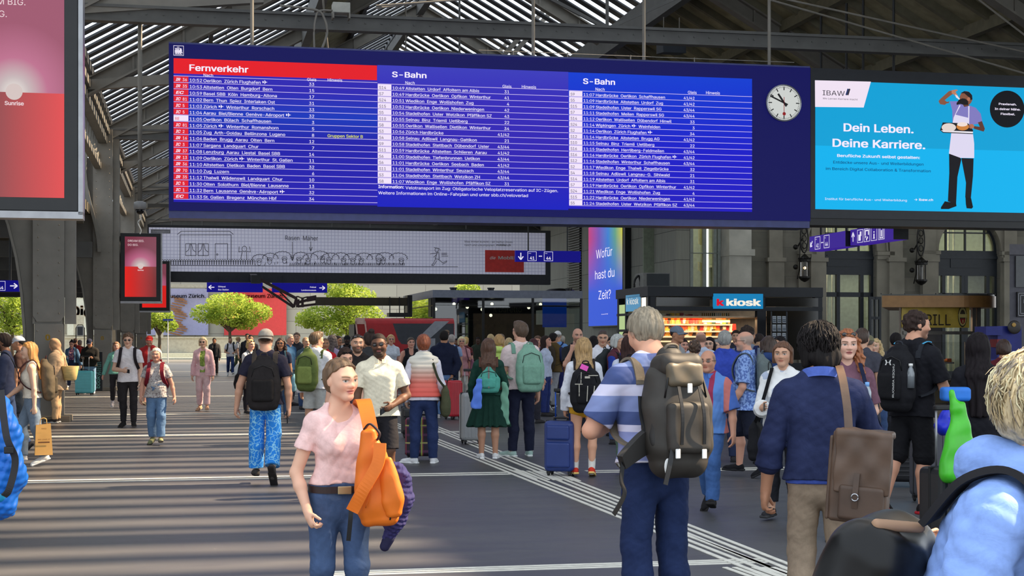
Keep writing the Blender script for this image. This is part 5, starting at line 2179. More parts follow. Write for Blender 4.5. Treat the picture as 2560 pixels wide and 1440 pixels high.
# long hanging billboard with the sheep drawing
S=Plane(70.0,372)
bb=S.root('billboard','long hanging white billboard with line drawing of house and sheep','billboard')
x1=S.x(1364)
z0,z1=S.z(372,690),S.z(372,565)
MB().box(-.05,x1+.25,.05,.5,z0-.25,z1+.06).build('frame',mat((30,32,38),rough=.5),bb)
zp0,zp1=S.z(372,678),S.z(372,568)
def glow_grid_mat():
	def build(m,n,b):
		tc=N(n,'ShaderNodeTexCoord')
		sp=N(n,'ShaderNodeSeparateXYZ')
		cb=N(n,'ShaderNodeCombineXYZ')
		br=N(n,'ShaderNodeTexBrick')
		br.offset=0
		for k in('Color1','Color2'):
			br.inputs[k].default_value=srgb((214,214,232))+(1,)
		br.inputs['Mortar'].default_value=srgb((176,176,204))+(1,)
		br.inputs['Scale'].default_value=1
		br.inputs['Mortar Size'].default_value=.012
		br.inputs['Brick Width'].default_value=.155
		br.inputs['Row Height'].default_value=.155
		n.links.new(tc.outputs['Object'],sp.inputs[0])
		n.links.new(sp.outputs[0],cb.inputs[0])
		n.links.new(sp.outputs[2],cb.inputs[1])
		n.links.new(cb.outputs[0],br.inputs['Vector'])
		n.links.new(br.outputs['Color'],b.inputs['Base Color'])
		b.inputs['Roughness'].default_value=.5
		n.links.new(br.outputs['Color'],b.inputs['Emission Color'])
		b.inputs['Emission Strength'].default_value=.16  # slight glow added to brighten a poster that only reflects light
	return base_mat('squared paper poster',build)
MB().quad((0,.04,zp0),(x1,.04,zp0),(x1,.04,zp1),(0,.04,zp1)).build('poster',glow_grid_mat(),bb)
INK=mat((44,44,58),rough=.7)
ink=MB()
lw=S.m(700,1.15)
def stroke(pts,w=None,close=False):
	q=[S.p(*p)for p in pts]
	if close:
		q.append(q[0])
	for a,b_ in zip(q[:-1],q[1:]):
		if math.hypot(a[0]-b_[0],a[1]-b_[1])>1e-4:
			ink.bar((a[0],.03,a[1]),(b_[0],.03,b_[1]),w or lw,.004,up=(0,1,0))
stroke([(450,655),(450,587),(578,587),(578,655)])
stroke([(443,586),(453,578),(574,578),(584,586)])
for x0 in(464,495):
	stroke([(x0,609),(x0+26,609),(x0+26,639),(x0,639)],close=True)
	stroke([(x0+13,609),(x0+13,639)])
	stroke([(x0+11,610),(x0+8,624),(x0+1,630)])
	stroke([(x0+15,610),(x0+18,624),(x0+25,630)])
stroke([(538,648),(538,609),(569,609),(569,648)])
stroke(oval(543,636,2,2,8),close=True)
for x0 in range(380,636,6):
	stroke([(x0,662),(x0,651),(x0+2.5,648),(x0+5,651),(x0+5,662)],lw*.8)
stroke([(376,653),(640,653)],lw*.7)
stroke([(376,663),(1145,667)])
stroke(oval(611,622,6,7,10),close=True)
stroke([(606,628),(602,646),(604,650)])
stroke([(616,628),(617,650)])
stroke([(605,628),(597,630),(598,616)])
stroke([(617,628),(626,630),(624,616)])
rs=random.Random(4)
def bumpy(cx,cy,rx_,ry_,n=11,a0=0,a1=2*math.pi):
	pts=[]
	for k in range(n*4+1):
		a=a0+(a1-a0)*k/(n*4)
		w=1+.14*abs(math.sin(2*math.pi*k/8))
		pts.append((cx+rx_*w*math.cos(a),cy-ry_*w*math.sin(a)))
	return pts
for cx,cy in((650,648),(676,645),(706,643),(752,644),(776,646),(800,642),(826,645),(852,646),(880,646),(910,646),(938,646),(962,645),(996,646)):
	stroke(bumpy(cx,cy,17+rs.random()*4,11+rs.random()*3,9,-.2,math.pi+.2))
	hx,hy=cx-10+rs.random()*20,cy+6
	stroke(oval(hx,hy+3,5,7,10),lw*.9,True)
	stroke(bumpy(hx,hy-3,6,4,4),lw*.9)
	stroke([(cx-12,cy+11),(cx-12,cy+17)])
	stroke([(cx+11,cy+11),(cx+11,cy+17)])
for x0 in range(724,1012,5):
	stroke([(x0,664),(x0+1.5,657),(x0+3,664)],lw*.7)
for x0,ya,yb_ in((731,604,652),(777,604,628)):
	stroke([(x0,ya),(x0,yb_)])
	stroke([(x0-4,yb_-11),(x0,yb_),(x0+4,yb_-11)])
stroke(oval(1092,625,4.5,5,10),close=True)
stroke([(1085,619),(1098,621),(1101,626)])
stroke([(1094,630),(1088,647),(1098,648),(1097,631)],close=True)
stroke([(1094,632),(1075,635)])
stroke([(1092,636),(1084,643)])
stroke([(1089,647),(1084,658),(1079,663),(1084,664),(1092,652)])
stroke([(1096,648),(1107,657),(1117,652),(1117,655),(1106,661)])
for y_ in(633,636,640):
	stroke([(1104,y_),(1118+(y_%3)*3,y_)])
put_text(ink,'Rasen  Mäher',S.x(712),S.z(712,600),S.m(712,22),.028,-.012,width=S.x(795)-S.x(712))
put_text(ink,'Was immer kommt – wir helfen Ihnen',S.x(1161),S.z(1161,606),S.m(1161,9.5),.028,.0,width=S.x(1282)-S.x(1161))
put_text(ink,'rasch und unkompliziert.',S.x(1161),S.z(1161,614.5),S.m(1161,9.5),.028,.0,width=S.x(1238)-S.x(1161))
put_text(ink,'mobiliar.ch',S.x(1241),S.z(1241,614.5),S.m(1241,9.5),.028,.02,width=S.x(1277)-S.x(1241))
ink.build('drawing',INK,bb)
MB().box(S.x(1213),S.x(1310),.025,.035,S.z(1213,680),S.z(1213,625)).build('red_panel',mat((200,44,36),rough=.5),bb)
m=MB()
put_text(m,'die',S.x(1224),S.z(1224,648),S.m(1224,15),.02,0,shear=.25)
put_text(m,'Mobiliar',S.x(1245),S.z(1245,648),S.m(1245,15),.02,.02,width=S.x(1300)-S.x(1245))
m.build('logo_lettering',WHITE,bb)
m=MB().box(S.x(377),S.x(426),.025,.035,S.z(377,583),S.z(377,573))
m.build('caption_plate',mat((120,120,126),rough=.6),bb)
m=MB()
put_text(m,'Schadenskizze',S.x(381),S.z(381,581),S.m(381,8.5),.02,.0,width=S.x(423)-S.x(381))
m.build('caption_text',mat((186,186,194),rough=.6),bb)
m=MB()
for px in(430,506,676,832,927,1167):
	m.tube([(S.x(px),.2,z1),(S.x(px),.2,z1+.9)],.03,6)
m.box(-.05,x1,.1,.4,z1+.85,z1+1.0)
m.build('hanger',STEEL_D,bb)
Q=Plane(70.6,1088)
station_clock('station_clock','station clock half hidden behind the board above the sheep billboard',Q,1088,530,31)

# blue direction signs
SIGN=emit((12,6,150),.62)
SIGN2=emit((62,30,160),.75)
SW_T=emit((232,228,246),.95)
def arrow(mb_,cx,cz,r,ang,y,w):
	d=Vector((math.cos(ang),0,math.sin(ang)))
	n_=Vector((-d.z,0,d.x))
	c=Vector((cx,y,cz))
	mb_.bar(c-d*r,c+d*r,w,.004,up=(0,1,0))
	for sg in(1,-1):
		mb_.bar(c+d*r*1.08,c+d*r*.1+n_*sg*r*.75,w,.004,up=(0,1,0))
def hung_sign(label,t,px0,px1,yt,yb,draw,cat='sign',up=1.2,group='hanging direction signs'):
	pl=Plane(t,px0)
	root=pl.root('direction_sign',label,cat,group)
	x1=pl.x(px1)
	z0,z1=pl.z(px0,yb),pl.z(px0,yt)
	MB().box(0,x1,0,.18,z0,z1).build('panel',SIGN,root,bevel=.006)
	m=MB()
	draw(pl,m,-.006,z0,z1)
	m.build('lettering',SW_T,root)
	for f in(.2,.8):
		MB().tube([(x1*f,.09,z1),(x1*f,.09,z1+up)],.025,6).build('hanger',DARK,root)
	return root
def d1(pl,m,y,z0,z1):
	h=z1-z0
	arrow(m,pl.x(529),(z0+z1)/2,h*.28,math.pi,y,h*.09)
	put_text(m,'Sihlquai',pl.x(545),z0+h*.50,h*.30,y,.01)
	put_text(m,'Bus Station',pl.x(545),z0+h*.18,h*.30,y,.01)
def d2(pl,m,y,z0,z1):
	h=z1-z0
	arrow(m,pl.x(805),(z0+z1)/2,h*.28,0,y,h*.09)
	put_text(m,'Polizei',pl.x(790),z0+h*.50,h*.30,y,.01,'r')
	put_text(m,'Landesmuseum',pl.x(790),z0+h*.18,h*.30,y,.01,'r')
def boxed(m,cx,z0,z1,w,y,s):
	h=z1-z0
	a,b_,e=cx-w/2,cx+w/2,h*.035
	c,d=z0+h*.08,z1-h*.08
	m.box(a,b_,y,y+.003,c,c+e)
	m.box(a,b_,y,y+.003,d-e,d)
	m.box(a,a+e,y,y+.003,c,d)
	m.box(b_-e,b_,y,y+.003,c,d)
	put_text(m,s,cx,z0+h*.20,h*.52,y-.002,.02,'c',sx=.95)
	put_text(m,'Gleis',a+w*.12,z0+h*.72,h*.15,y-.002,.0,sx=.9)
def d3(pl,m,y,z0,z1):
	h=z1-z0
	arrow(m,pl.x(1302),(z0+z1)/2,h*.30,-math.pi/2,y,h*.09)
	boxed(m,pl.x(1330),z0,z1,pl.m(1330,23),y,'41')
	m.box(pl.x(1347),pl.x(1355),y,y+.003,(z0+z1)/2-h*.03,(z0+z1)/2+h*.05)
	boxed(m,pl.x(1371),z0,z1,pl.m(1371,23),y,'44')
def d4(pl,m,y,z0,z1):
	h=z1-z0
	arrow(m,pl.x(34),(z0+z1)/2,h*.30,0,y,h*.1)
	boxed(m,pl.x(2),z0,z1,pl.m(2,22),y,'44')
hung_sign('blue hanging sign with arrow pointing left to the bus station',69.7,517,657,706,730,d1,up=.31)
hung_sign('blue hanging sign with arrow pointing right to the museum',69.7,680,818,707,731,d2,up=.31)
hung_sign('blue hanging sign with down arrow for platforms 41 to 44',56,1289,1452,626,654,d3,up=6.6)
hung_sign('blue platform sign with arrow cut off by the left edge',34,-70,48,700,728,d4,up=2.9)
def side_sign(label,px0,px1,yt,yb,s,draw):
	"""sign hung along the hall, seen at a slant"""
	t0,t1=T_at(px0,s),T_at(px1,s)
	d0=D_of(s,t0)
	z1,z0=Z_of(yt,d0),Z_of(yb,d0)
	L=t0-t1
	root=empty('direction_sign',HS(s,t0),HA-R(90),label,'sign','hanging direction signs')
	MB().box(0,L,0,.35,z0,z1).build('panel',SIGN2,root)
	MB().box(L,L+.01,-.005,.36,z0,z1).build('end_cap',DARK,root)
	m=MB()
	draw(m,L,z0,z1,-.006)
	m.build('lettering',SW_T,root)
	for f in(.15,.85):
		MB().tube([(L*f,.17,z1),(L*f,.17,z1+5.6)],.03,6).build('hanger',DARK,root)
def d5(m,L,z0,z1,y):
	h=z1-z0
	arrow(m,L*.06,(z0+z1)/2,h*.24,math.radians(225),y,h*.09)
	boxed(m,L*.235,z0,z1,L*.15,y,'41')
	m.box(L*.335,L*.395,y,y+.003,(z0+z1)/2-h*.05,(z0+z1)/2+h*.01)
	boxed(m,L*.49,z0,z1,L*.15,y,'44')
def d6(m,L,z0,z1,y):
	h=z1-z0
	arrow(m,L*.07,(z0+z1)/2,h*.28,math.pi/2,y,h*.08)
	for k,f in enumerate((.24,.40,.565,.735)):
		w=L*.135
		a,b_,e=L*f-w/2,L*f+w/2,h*.03
		c,d=z0+h*.1,z1-h*.08
		m.box(a,b_,y,y+.003,c,c+e)
		m.box(a,b_,y,y+.003,d-e,d)
		m.box(a,a+e,y,y+.003,c,d)
		m.box(b_-e,b_,y,y+.003,c,d)
		q=lambda u0,u1,v0,v1:m.box(a+w*u0,a+w*u1,y,y+.003,c+(d-c)*v0,c+(d-c)*v1)
		if k==0:
			q(.2,.6,.15,.62)
			q(.45,.72,.5,.85)
		elif k==1:
			q(.15,.3,.5,.9)
			q(.7,.85,.5,.9)
			q(.15,.85,.8,.9)
			for u,v in((.3,.38),(.6,.3),(.45,.18)):
				m.disc((a+w*u,y,c+(d-c)*v),h*.08,'y',12)
		elif k==2:
			q(.42,.58,.15,.52)
			q(.34,.66,.15,.2)
			q(.42,.58,.6,.7)
		else:
			q(.2,.28,.08,.92)
			q(.72,.8,.08,.92)
			q(.28,.72,.1,.17)
			q(.28,.72,.82,.89)
			q(.42,.58,.22,.7)
side_sign('slanted violet sign with arrow for platforms 41 to 44',2024,2114,592,629,15.5,d5)
side_sign('slanted violet sign with four service pictograms and up arrow',2126,2234,575,614,15.6,d6)

# tall wall screen
tw0,tw1=T_at(1481,SW),T_at(1567,SW)
dd=D_of(SW,tw0)
zt,zb=Z_of(567,dd),Z_of(818,dd)
ws=empty('wall_screen',HS(SW-.1,tw0),HA-R(90),'tall rainbow coloured screen with question text on the concrete wall','screen')
L=tw0-tw1
MB().box(0,L,-.1,.05,zb,zt).build('housing',BLACK,ws)
def rainbow():
	def build(m,n,b):
		tc=N(n,'ShaderNodeTexCoord')
		mp=N(n,'ShaderNodeMapping')
		mp.inputs['Location'].default_value=(0,0,-zb/(zt-zb))
		mp.inputs['Scale'].default_value=(1/L,1,1/(zt-zb))
		sp=N(n,'ShaderNodeSeparateXYZ')
		ra=N(n,'ShaderNodeValToRGB')
		e=ra.color_ramp.elements
		e[0].position,e[0].color=0,srgb((188,28,110))+(1,)
		e[1].position,e[1].color=1,srgb((196,190,40))+(1,)
		for p,c in((.32,(104,60,170)),(.6,(20,116,200)),(.8,(80,150,120))):
			q=e.new(p)
			q.color=srgb(c)+(1,)
		rb=N(n,'ShaderNodeValToRGB')
		e=rb.color_ramp.elements
		e[0].position,e[0].color=.34,(1,1,1,1)
		e[1].position,e[1].color=.86,(0,0,0,1)
		mx=N(n,'ShaderNodeMix',data_type='RGBA')
		mx.inputs[7].default_value=srgb((0,70,205))+(1,)
		n.links.new(tc.outputs['Object'],mp.inputs[0])
		n.links.new(mp.outputs[0],sp.inputs[0])
		n.links.new(sp.outputs[0],ra.inputs[0])
		n.links.new(sp.outputs[2],rb.inputs[0])
		n.links.new(rb.outputs[0],mx.inputs[0])
		n.links.new(ra.outputs[0],mx.inputs[6])
		b.inputs['Base Color'].default_value=(.01,.01,.01,1)
		n.links.new(mx.outputs[2],b.inputs['Emission Color'])
		b.inputs['Emission Strength'].default_value=1.0
	return base_mat('rainbow screen',build)
MB().quad((.03,-.11,zb+.05),(L-.03,-.11,zb+.05),(L-.03,-.11,zt-.05),(.03,-.11,zt-.05)).build('screen',rainbow(),ws)
m=MB()
hh_=zt-zb
for s_,f0,f1,v in(('Wofür',.24,.72,.665),('hast du',.20,.78,.465),('Zeit?',.31,.68,.265)):
	put_text(m,s_,L*f0,zb+hh_*v,hh_*.165,-.118,-.016,width=L*(f1-f0))
put_text(m,'sucht',L*.40,zb+hh_*.115,hh_*.022,-.118,0,width=L*.2)
m.build('lettering',TXT,ws)

# kiosk
K=Plane(45.5,1622)
ko=K.root('kiosk','dark newspaper kiosk with blue lit signs and glowing shelves','kiosk')
KW=K.x(2056)
KD=3.6
kz=K.z(1622,716)
KN=mat((16,22,32),rough=.4)
m=MB()
m.box(-.05,KW,-.05,KD,kz-.30,kz)
m.box(0,.22,0,.22,0,kz-.3)
m.box(KW-.24,KW,0,.24,0,kz-.3)
m.box(0,.2,KD-.2,KD,0,kz-.3)
m.box(K.x(1893),K.x(1915),0,.2,0,kz-.3)
zf0,zf1=K.z(1622,776),K.z(1622,770)
m.box(.2,KW,-.02,.2,zf0,zf1+.05)
m.box(0,KW,0,KD,0,.08)
m.build('frame',KN,ko)
m=MB()
m.box(.2,KW-.2,KD-.12,KD,.1,kz-.3)
m.box(.2,KW-.2,.2,KD,kz-.95,kz-.9)
m.build('back_wall',mat((226,196,160),rough=.7),ko)
MB().box(.25,K.x(1893),.0,.7,.08,1.02).build('counter',KN,ko,bevel=.02)
MB().box(K.x(1915),KW-.2,.0,.3,.08,.9).build('side_panel',KN,ko)
DG=mat((30,27,20),rough=.12,spec=.6)
for xa,xb,z0_,z1_ in((1640,1774,zf1+.06,kz-.33),(1914,2045,zf1+.06,kz-.33),(1916,2045,1.0,zf0)):
	MB().quad((K.x(xa),-.015,z0_),(K.x(xb),-.015,z0_),(K.x(xb),-.015,z1_),(K.x(xa),-.015,z1_)).build('dark_pane',DG,ko)
zs0,zs1=K.z(1622,771),K.z(1622,733)
fs=MB().box(K.x(1782),K.x(1906),-.06,0,zs0,zs1).build('front_sign',emit((20,130,186),.95),ko)
m=MB()
put_text(m,'k',K.x(1789),K.z(1789,764),K.m(1800,32),-.066,.035,width=K.m(1800,19))
m.build('red_letter',emit((214,20,44),1.0),fs)
m=MB()
put_text(m,'kiosk',K.x(1813),K.z(1813,764),K.m(1850,32),-.066,.035,width=K.x(1899)-K.x(1813))
m.build('white_lettering',emit((246,238,222),1.0),fs)
def ky(px):
	return T_at(px,K.s0)-K.t
m=MB()
for y_,w_ in((ky(1546),.14),(ky(1565),.1),(ky(1605),.1),(.0,.2)):
	m.box(-.03,.05,max(0,y_-w_),y_+w_*.2,0,kz-.3)
for z_ in(K.z(1622,780),K.z(1622,822)):
	m.box(-.02,.04,0,KD,z_-.08,z_)
m.build('side_frame',KN,ko)
ss=MB().box(-.05,-.02,ky(1603),ky(1568),zs0-.06,zs1).build('side_sign',emit((90,150,190),.9),ko)
m,m2=MB(),MB()
la,lb=ky(1603),ky(1568)
co,fc=text_mesh('k kiosk',.03)
wtxt=co[:,0].max()
vs_=[(-.058,lb-.12-p[0]/wtxt*(lb-la-.24),zs0+.16+p[1]*(zs1-zs0)*.85)for p in co]
m.add(vs_,fc)
m.build('side_lettering',emit((246,238,222),1.0),ss)
MB().quad((-.012,ky(1566),.9),(-.012,ky(1548),.9),(-.012,ky(1548),kz-.5),(-.012,ky(1566),kz-.5)).build('lit_panel',emit((190,214,150),.85),ko)
MB().quad((-.03,.2,zs0-.1),(-.03,.75,zs0-.1),(-.03,.75,kz-.33),(-.03,.2,kz-.33)).build('light_box',emit((255,246,232),1.3),ko)
SHELF=emit((255,214,160),1.25)
zsh=[K.z(1780,y_)for y_ in(809,826.5,840,852)]
for i,z_ in enumerate(zsh):
	sh=MB().box(.45,K.x(1872)if i==0 else K.x(1890),1.5,1.9,z_-.03,z_).build('shelf',mat((220,190,150),rough=.5),ko)
	MB().box(.5,(K.x(1872)if i==0 else K.x(1890))-.04,1.485,1.5,z_-.045,z_+.005).build('strip_light',SHELF,sh)
kl=bpy.data.lights.new('kiosk_lamp','AREA')
kl.shape,kl.size,kl.size_y,kl.energy,kl.color='RECTANGLE',3.0,1.0,110,(1,.74,.45)
klo=bpy.data.objects.new('kiosk_lamp',kl)
klo.location=HS(K.s0+1.9,K.t+1.1,kz-1.0)
klo.rotation_euler=(0,0,HA)
COL.objects.link(klo)
rk=random.Random(11)
def product(name,label,cat,group,mesh_from,xloc,zloc,yy=1.7):
	o=mesh_from.copy()
	COL.objects.link(o)
	o.name=name
	o.location=HS(K.s0+xloc,K.t+yy,zloc)
	return tag(o,label,cat,group)
bott=[]
for c in((150,96,30),(30,66,36),(196,200,190),(226,150,50)):
	bm_=MB().lathe([(.001,0),(.045,0),(.047,.02),(.047,.2),(.03,.25),(.016,.28),(.016,.36),(.001,.36)],n=12)
	o=bm_.build('bottle',mat(c,rough=.15,spec=.7),None,rz=HA,smooth=True)
	lb_=MB().lathe([(.048,.06),(.049,.06),(.049,.15),(.048,.15)],n=12).build('bottle_label',mat((236,224,196),rough=.7),o)
	bott.append(o)
first=set()
for k in range(14):
	src=bott[(0,0,0,0,0,1,1,2,2,2,3,3,1,0)[k]]
	lab={0:'amber spirit bottle with cream label on the kiosk top shelf',1:'green glass bottle on the kiosk top shelf',2:'clear glass bottle on the kiosk top shelf',3:'orange juice coloured bottle on the kiosk top shelf'}[bott.index(src)]
	loc=HS(K.s0+K.x(1800)+k*(K.x(1868)-K.x(1800))/13,K.t+1.7,zsh[0])
	if src not in first:
		first.add(src)
		src.location=loc
		tag(src,lab,'bottle','bottles on the kiosk top shelf')
	else:
		o=src.copy()
		COL.objects.link(o)
		o.location=loc
		tag(o,lab,'bottle','bottles on the kiosk top shelf')
		c=src.children[0].copy()
		c.parent=o
		COL.objects.link(c)
PK=[(210,90,40),(230,180,60),(160,30,30),(60,46,40),(236,220,190),(190,120,40),(220,60,50)]
PKN=['burnt orange','yellow','dark red','black','cream','caramel brown','bright red']
for row,(y0_,x0_,x1_,n)in enumerate(((0,K.x(1658),K.x(1792),18),(1,K.x(1690),K.x(1880),24),(2,K.x(1700),K.x(1880),22))):
	for k in range(n):
		ci=rk.randrange(7)
		w,h=.11+rk.random()*.08,.14+rk.random()*.14
		if row==0:
			h+=.1
		h=min(h,.26 if row else .40)
		m=MB()
		m.prism([(-w/2,0),(w/2,0),(w/2*1.02,h*.5),(w/2*.9,h),(-w/2*.9,h),(-w/2*1.02,h*.5)],-.05,.05)
		m.box(-w*.3,w*.3,-.052,-.05,h*.35,h*.7)
		o=m.build('snack_packet',mat(PK[ci],rough=.35,spec=.5,var=.2),None,HS(K.s0+x0_+(x1_-x0_)*k/(n-1),K.t+1.68,zsh[row]),HA)
		tag(o,'%s snack packet on the %s lit kiosk shelf'%(PKN[ci],('top','second','third')[row]),'packet','%s snack packets on the %s kiosk shelf'%(PKN[ci],('top','second','third')[row]))
ac=K.root('air_conditioner','grey boxed air conditioning unit on the kiosk roof','air conditioner')
x0_,x1_=K.x(1620),K.x(1688)
z1_=kz+K.m(1650,36)
MB().box(x0_,x1_,.5,1.4,kz,z1_).build('casing',mat((120,120,116),rough=.6),ac,bevel=.01)
MB().box(x0_+.12,x1_-.04,.48,.5,kz+.04,z1_-.03).build('grille',mat((38,44,48),rough=.5),ac)
rope('hose',[(x0_-.18,.9,kz),(x0_-.16,.9,kz+.22),(x0_-.04,.9,kz+.36),(x0_+.02,.9,kz+.2),(x0_+.02,.9,kz+.05)],.035,BLACK,ac)
nr=K.root('newspaper_rack','rack of folded newspapers at the dark side of the kiosk','newspaper rack')
m=MB()
for i in range(4):
	z_=1.35+i*.26
	m.box(K.x(1912),K.x(1952),-.55,-.50,z_,z_+.02)
m.box(K.x(1912),K.x(1914),-.55,-.5,0,2.5)
m.box(K.x(1950),K.x(1952),-.55,-.5,0,2.5)
m.build('frame',mat((60,66,74),rough=.5),nr)
for i in range(4):
	for j in range(3):
		x_=K.x(1914)+j*(K.x(1950)-K.x(1914))/3
		m=MB().prism([(-.58,1.37+i*.26),(-.56,1.37+i*.26),(-.54,1.58+i*.26),(-.56,1.58+i*.26)],x_+.01,x_+.13,axis='x')
		m.m=1
		for q in range(3):
			m.box(x_+.02,x_+.12,-.582+q*.008,-.578+q*.008,1.40+i*.26+q*.05,1.43+i*.26+q*.05)
		o=m.build('newspaper',[mat((186,194,204),rough=.8),mat((70,80,96),rough=.8)],None,HS(K.s0,K.t),HA)
		tag(o,'folded newspaper in the rack beside the kiosk','newspaper','newspapers in the kiosk rack')

# glass pavilion
G=Plane(63.0,1084)
gp=G.root('glass_pavilion','low glass shop pavilion with grey roof edge and ceiling spots','shop pavilion')
gw=G.x(1455)
gz0,gz1=G.z(1084,744),G.z(1084,725)
GD=9.0
m=MB().box(-.05,gw,-.1,GD,gz0,gz1)
m.build('roof',mat((116,122,138),rough=.4),gp)
m=MB()
m.box(-.02,gw,GD-.1,GD,0,gz0)
m.box(-.02,gw,.0,GD,0,.05)
m.build('back_wall',mat((44,48,42),rough=.7),gp)
MB().box(0,gw,.1,GD-.1,gz0-.35,gz0-.3).build('soffit',mat((120,104,70),rough=.6),gp)
PG=glass((.42,.48,.45),'dark shop glass',ior=2.0)
m=MB().quad((0,0,0),(gw,0,0),(gw,0,gz0),(0,0,gz0))
m.build('front_pane',PG,gp)
MB().quad((0,0,0),(0,GD,0),(0,GD,gz0),(0,0,gz0)).build('side_pane',PG,gp)
m=MB()
for px in(1085,1208,1332,1453):
	m.box(G.x(px)-.05,G.x(px)+.05,-.03,.06,0,gz0)
m.box(0,gw,-.02,.04,G.z(1084,763),G.z(1084,762))
m.build('mullion',BLACK,gp)
m=MB()
for px,y_ in((1150,758),(1184,766),(1247,758),(1222,772),(1244,787),(1103,771),(1371,759),(1341,767)):
	m.disc((G.x(px),1.5,G.z(px,y_)),.07,'y',10)
m.build('ceiling_spot',emit((255,244,214),3.0),gp)
m=MB()
put_text(m,'il baretto',G.x(1236),G.z(1236,780),G.m(1236,30),.3,-.01,width=G.x(1308)-G.x(1236))
m.build('gilt_lettering',mat((146,128,84),rough=.5),gp)
m=MB()
m.box(G.x(1360),G.x(1420),.25,.3,G.z(1360,818),G.z(1360,745))
m.build('blue_display',emit((4,46,130),.8),gp)
m=MB()
for px in(1145,1190,1240,1288,1395):
	m.box(G.x(px)-.25,G.x(px)+.25,3+(px%7)*.3,3.4+(px%7)*.3,0,2.3)
m.box(G.x(1145),G.x(1225),2.6,2.7,G.z(1145,800),G.z(1145,797))
m.build('shelving',mat((70,66,52),rough=.7),gp)
for px in(1153,1250,1450):
	o=MB().lathe([(.001,0),(.13,0),(.13,.12),(.16,.13),(.16,.18),(.001,.18)],n=12).build('roof_vent',BLACK,None,HS(G.s0+G.x(px),G.t+2,gz1),HA)
	tag(o,'small dark roof vent on the glass pavilion','vent','pavilion roof vents')
o=MB().lathe([(.85,0),(.8,.12),(.5,.24),(.001,.28)],n=24).build('roof_dome',BLACK,None,HS(S_at(1400,68),68,gz1),HA,smooth=True)
tag(o,'flat dark dome on the right end of the pavilion roof','roof dome')

# show trailer in red and grey
V=Plane(51.0,885)
tr=V.root('show_trailer','red and dark grey show trailer with pale slanted stripe in the crowd','trailer')
vw=V.x(1136)
vz=V.z(885,795)
TR_RED,TR_DK=mat((170,26,34),rough=.4),mat((52,56,64),rough=.45)
m=MB()
prof=[(0,.25),(2.4,.25),(2.4,vz-.25)]+[(2.4-.25*(1-math.cos(a)),vz-.25+.25*math.sin(a))for a in np.linspace(0,math.pi/2,6)]+[(.25*(1-math.sin(a)),vz-.25+.25*math.cos(a))for a in np.linspace(0,math.pi/2,6)]
m.prism(prof[::-1],.35,vw,axis='x')
m.build('body',TR_RED,tr)
y_=-.004
m=MB()
m.add([(V.x(982),y_,vz-.18),(vw-.02,y_,vz-.18),(vw-.02,y_,.3),(V.x(1030),y_,.3),(V.x(1030),y_,V.z(1000,862)),(V.x(1004),y_,V.z(1000,860)),(V.x(996),y_,V.z(1000,850))],[list(range(7))])
m.quad((V.x(980),.22,vz+.004),(vw,.22,vz+.004),(vw,2.2,vz+.004),(V.x(980),2.2,vz+.004))
m.build('grey_field',TR_DK,tr)
m=MB()
m.add([(V.x(1087),y_*2,V.z(1087,803)),(V.x(1123),y_*2,V.z(1087,803)),(V.x(1075),y_*2,V.z(1087,846)),(V.x(1088),y_*2,V.z(1087,846)),(V.x(1088),y_*2,.4),(V.x(1040),y_*2,.4),(V.x(1040),y_*2,V.z(1087,850))],[[0,6,5,4,3,2,1]])
m.build('pale_stripe',mat((150,154,162),rough=.5),tr)
m=MB()
m.bar((V.x(889),-.02,vz-.1),(V.x(904),-.02,.6),.05,.02,up=(0,1,0))
m.bar((V.x(912),-.02,vz-.1),(V.x(928),-.02,.6),.05,.02,up=(0,1,0))
m.box(V.x(888),V.x(912),-.03,0,vz-.2,vz)
m.build('door_surround',mat((206,168,156),rough=.6),tr)
m=MB().add([(V.x(890),-.01,vz-.2),(V.x(911),-.01,vz-.2),(V.x(926),-.01,.6),(V.x(903),-.01,.6)],[[0,3,2,1]])
m.build('doorway',mat((140,20,12),rough=.5),tr)
MB().box(.05,.36,.4,2.2,.25,vz-.2).build('open_flap',BLACK,tr)
m=MB()
for x_ in(.9,vw-.9):
	for yy in(.25,2.15):
		c=MB().lathe([(.001,-.1),(.3,-.1),(.33,-.06),(.33,.06),(.3,.1),(.001,.1)],n=20)
		c.v=[(a+x_,c3+yy,b_+.33)for a,b_,c3 in c.v]
		c.build('wheel',BLACK,tr,smooth=True)

# folding boom under the billboard
Lf=Plane(66.5,640)
bl=Lf.root('folding_boom','dark folded boom arm reaching across below the sheep billboard','boom arm')
MAR=mat((44,20,22),rough=.5)
m=MB()
m.box(Lf.x(790),Lf.x(1026),0,.42,Lf.z(790,763),Lf.z(790,743))
m.build('boom',mat((58,50,34),rough=.6),bl)
m=MB()
pp=lambda px,y:(Lf.x(px),.2,Lf.z(px,y))
m.bar(pp(656,716),pp(735,768),.10,.14,up=(0,1,0))
m.bar(pp(650,698),pp(742,746),.12,.18,up=(0,1,0))
m.bar(pp(636,706),pp(650,697),.12,.18,up=(0,1,0))
m.bar(pp(742,744),pp(735,768),.10,.14,up=(0,1,0))
m.bar(pp(700,729),pp(734,763),.07,.1,up=(0,1,0))
m.bar(pp(742,757),pp(792,744),.12,.14,up=(0,1,0))
m.bar(pp(745,766),pp(792,760),.10,.12,up=(0,1,0))
m.bar(pp(745,748),pp(745,768),.14,.2,up=(0,1,0))
m.bar(pp(757,746),pp(757,768),.10,.2,up=(0,1,0))
m.bar(pp(768,748),pp(792,744),.22,.2,up=(0,1,0))
m.build('linkage',MAR,bl)
rope('hydraulic_hose',[pp(735,745),pp(745,741),pp(757,745),pp(770,742),pp(790,745)],.03,BLACK,bl)
m=MB()
m.box(Lf.x(972),Lf.x(1030),-.1,.7,Lf.z(972,792),Lf.z(972,782))
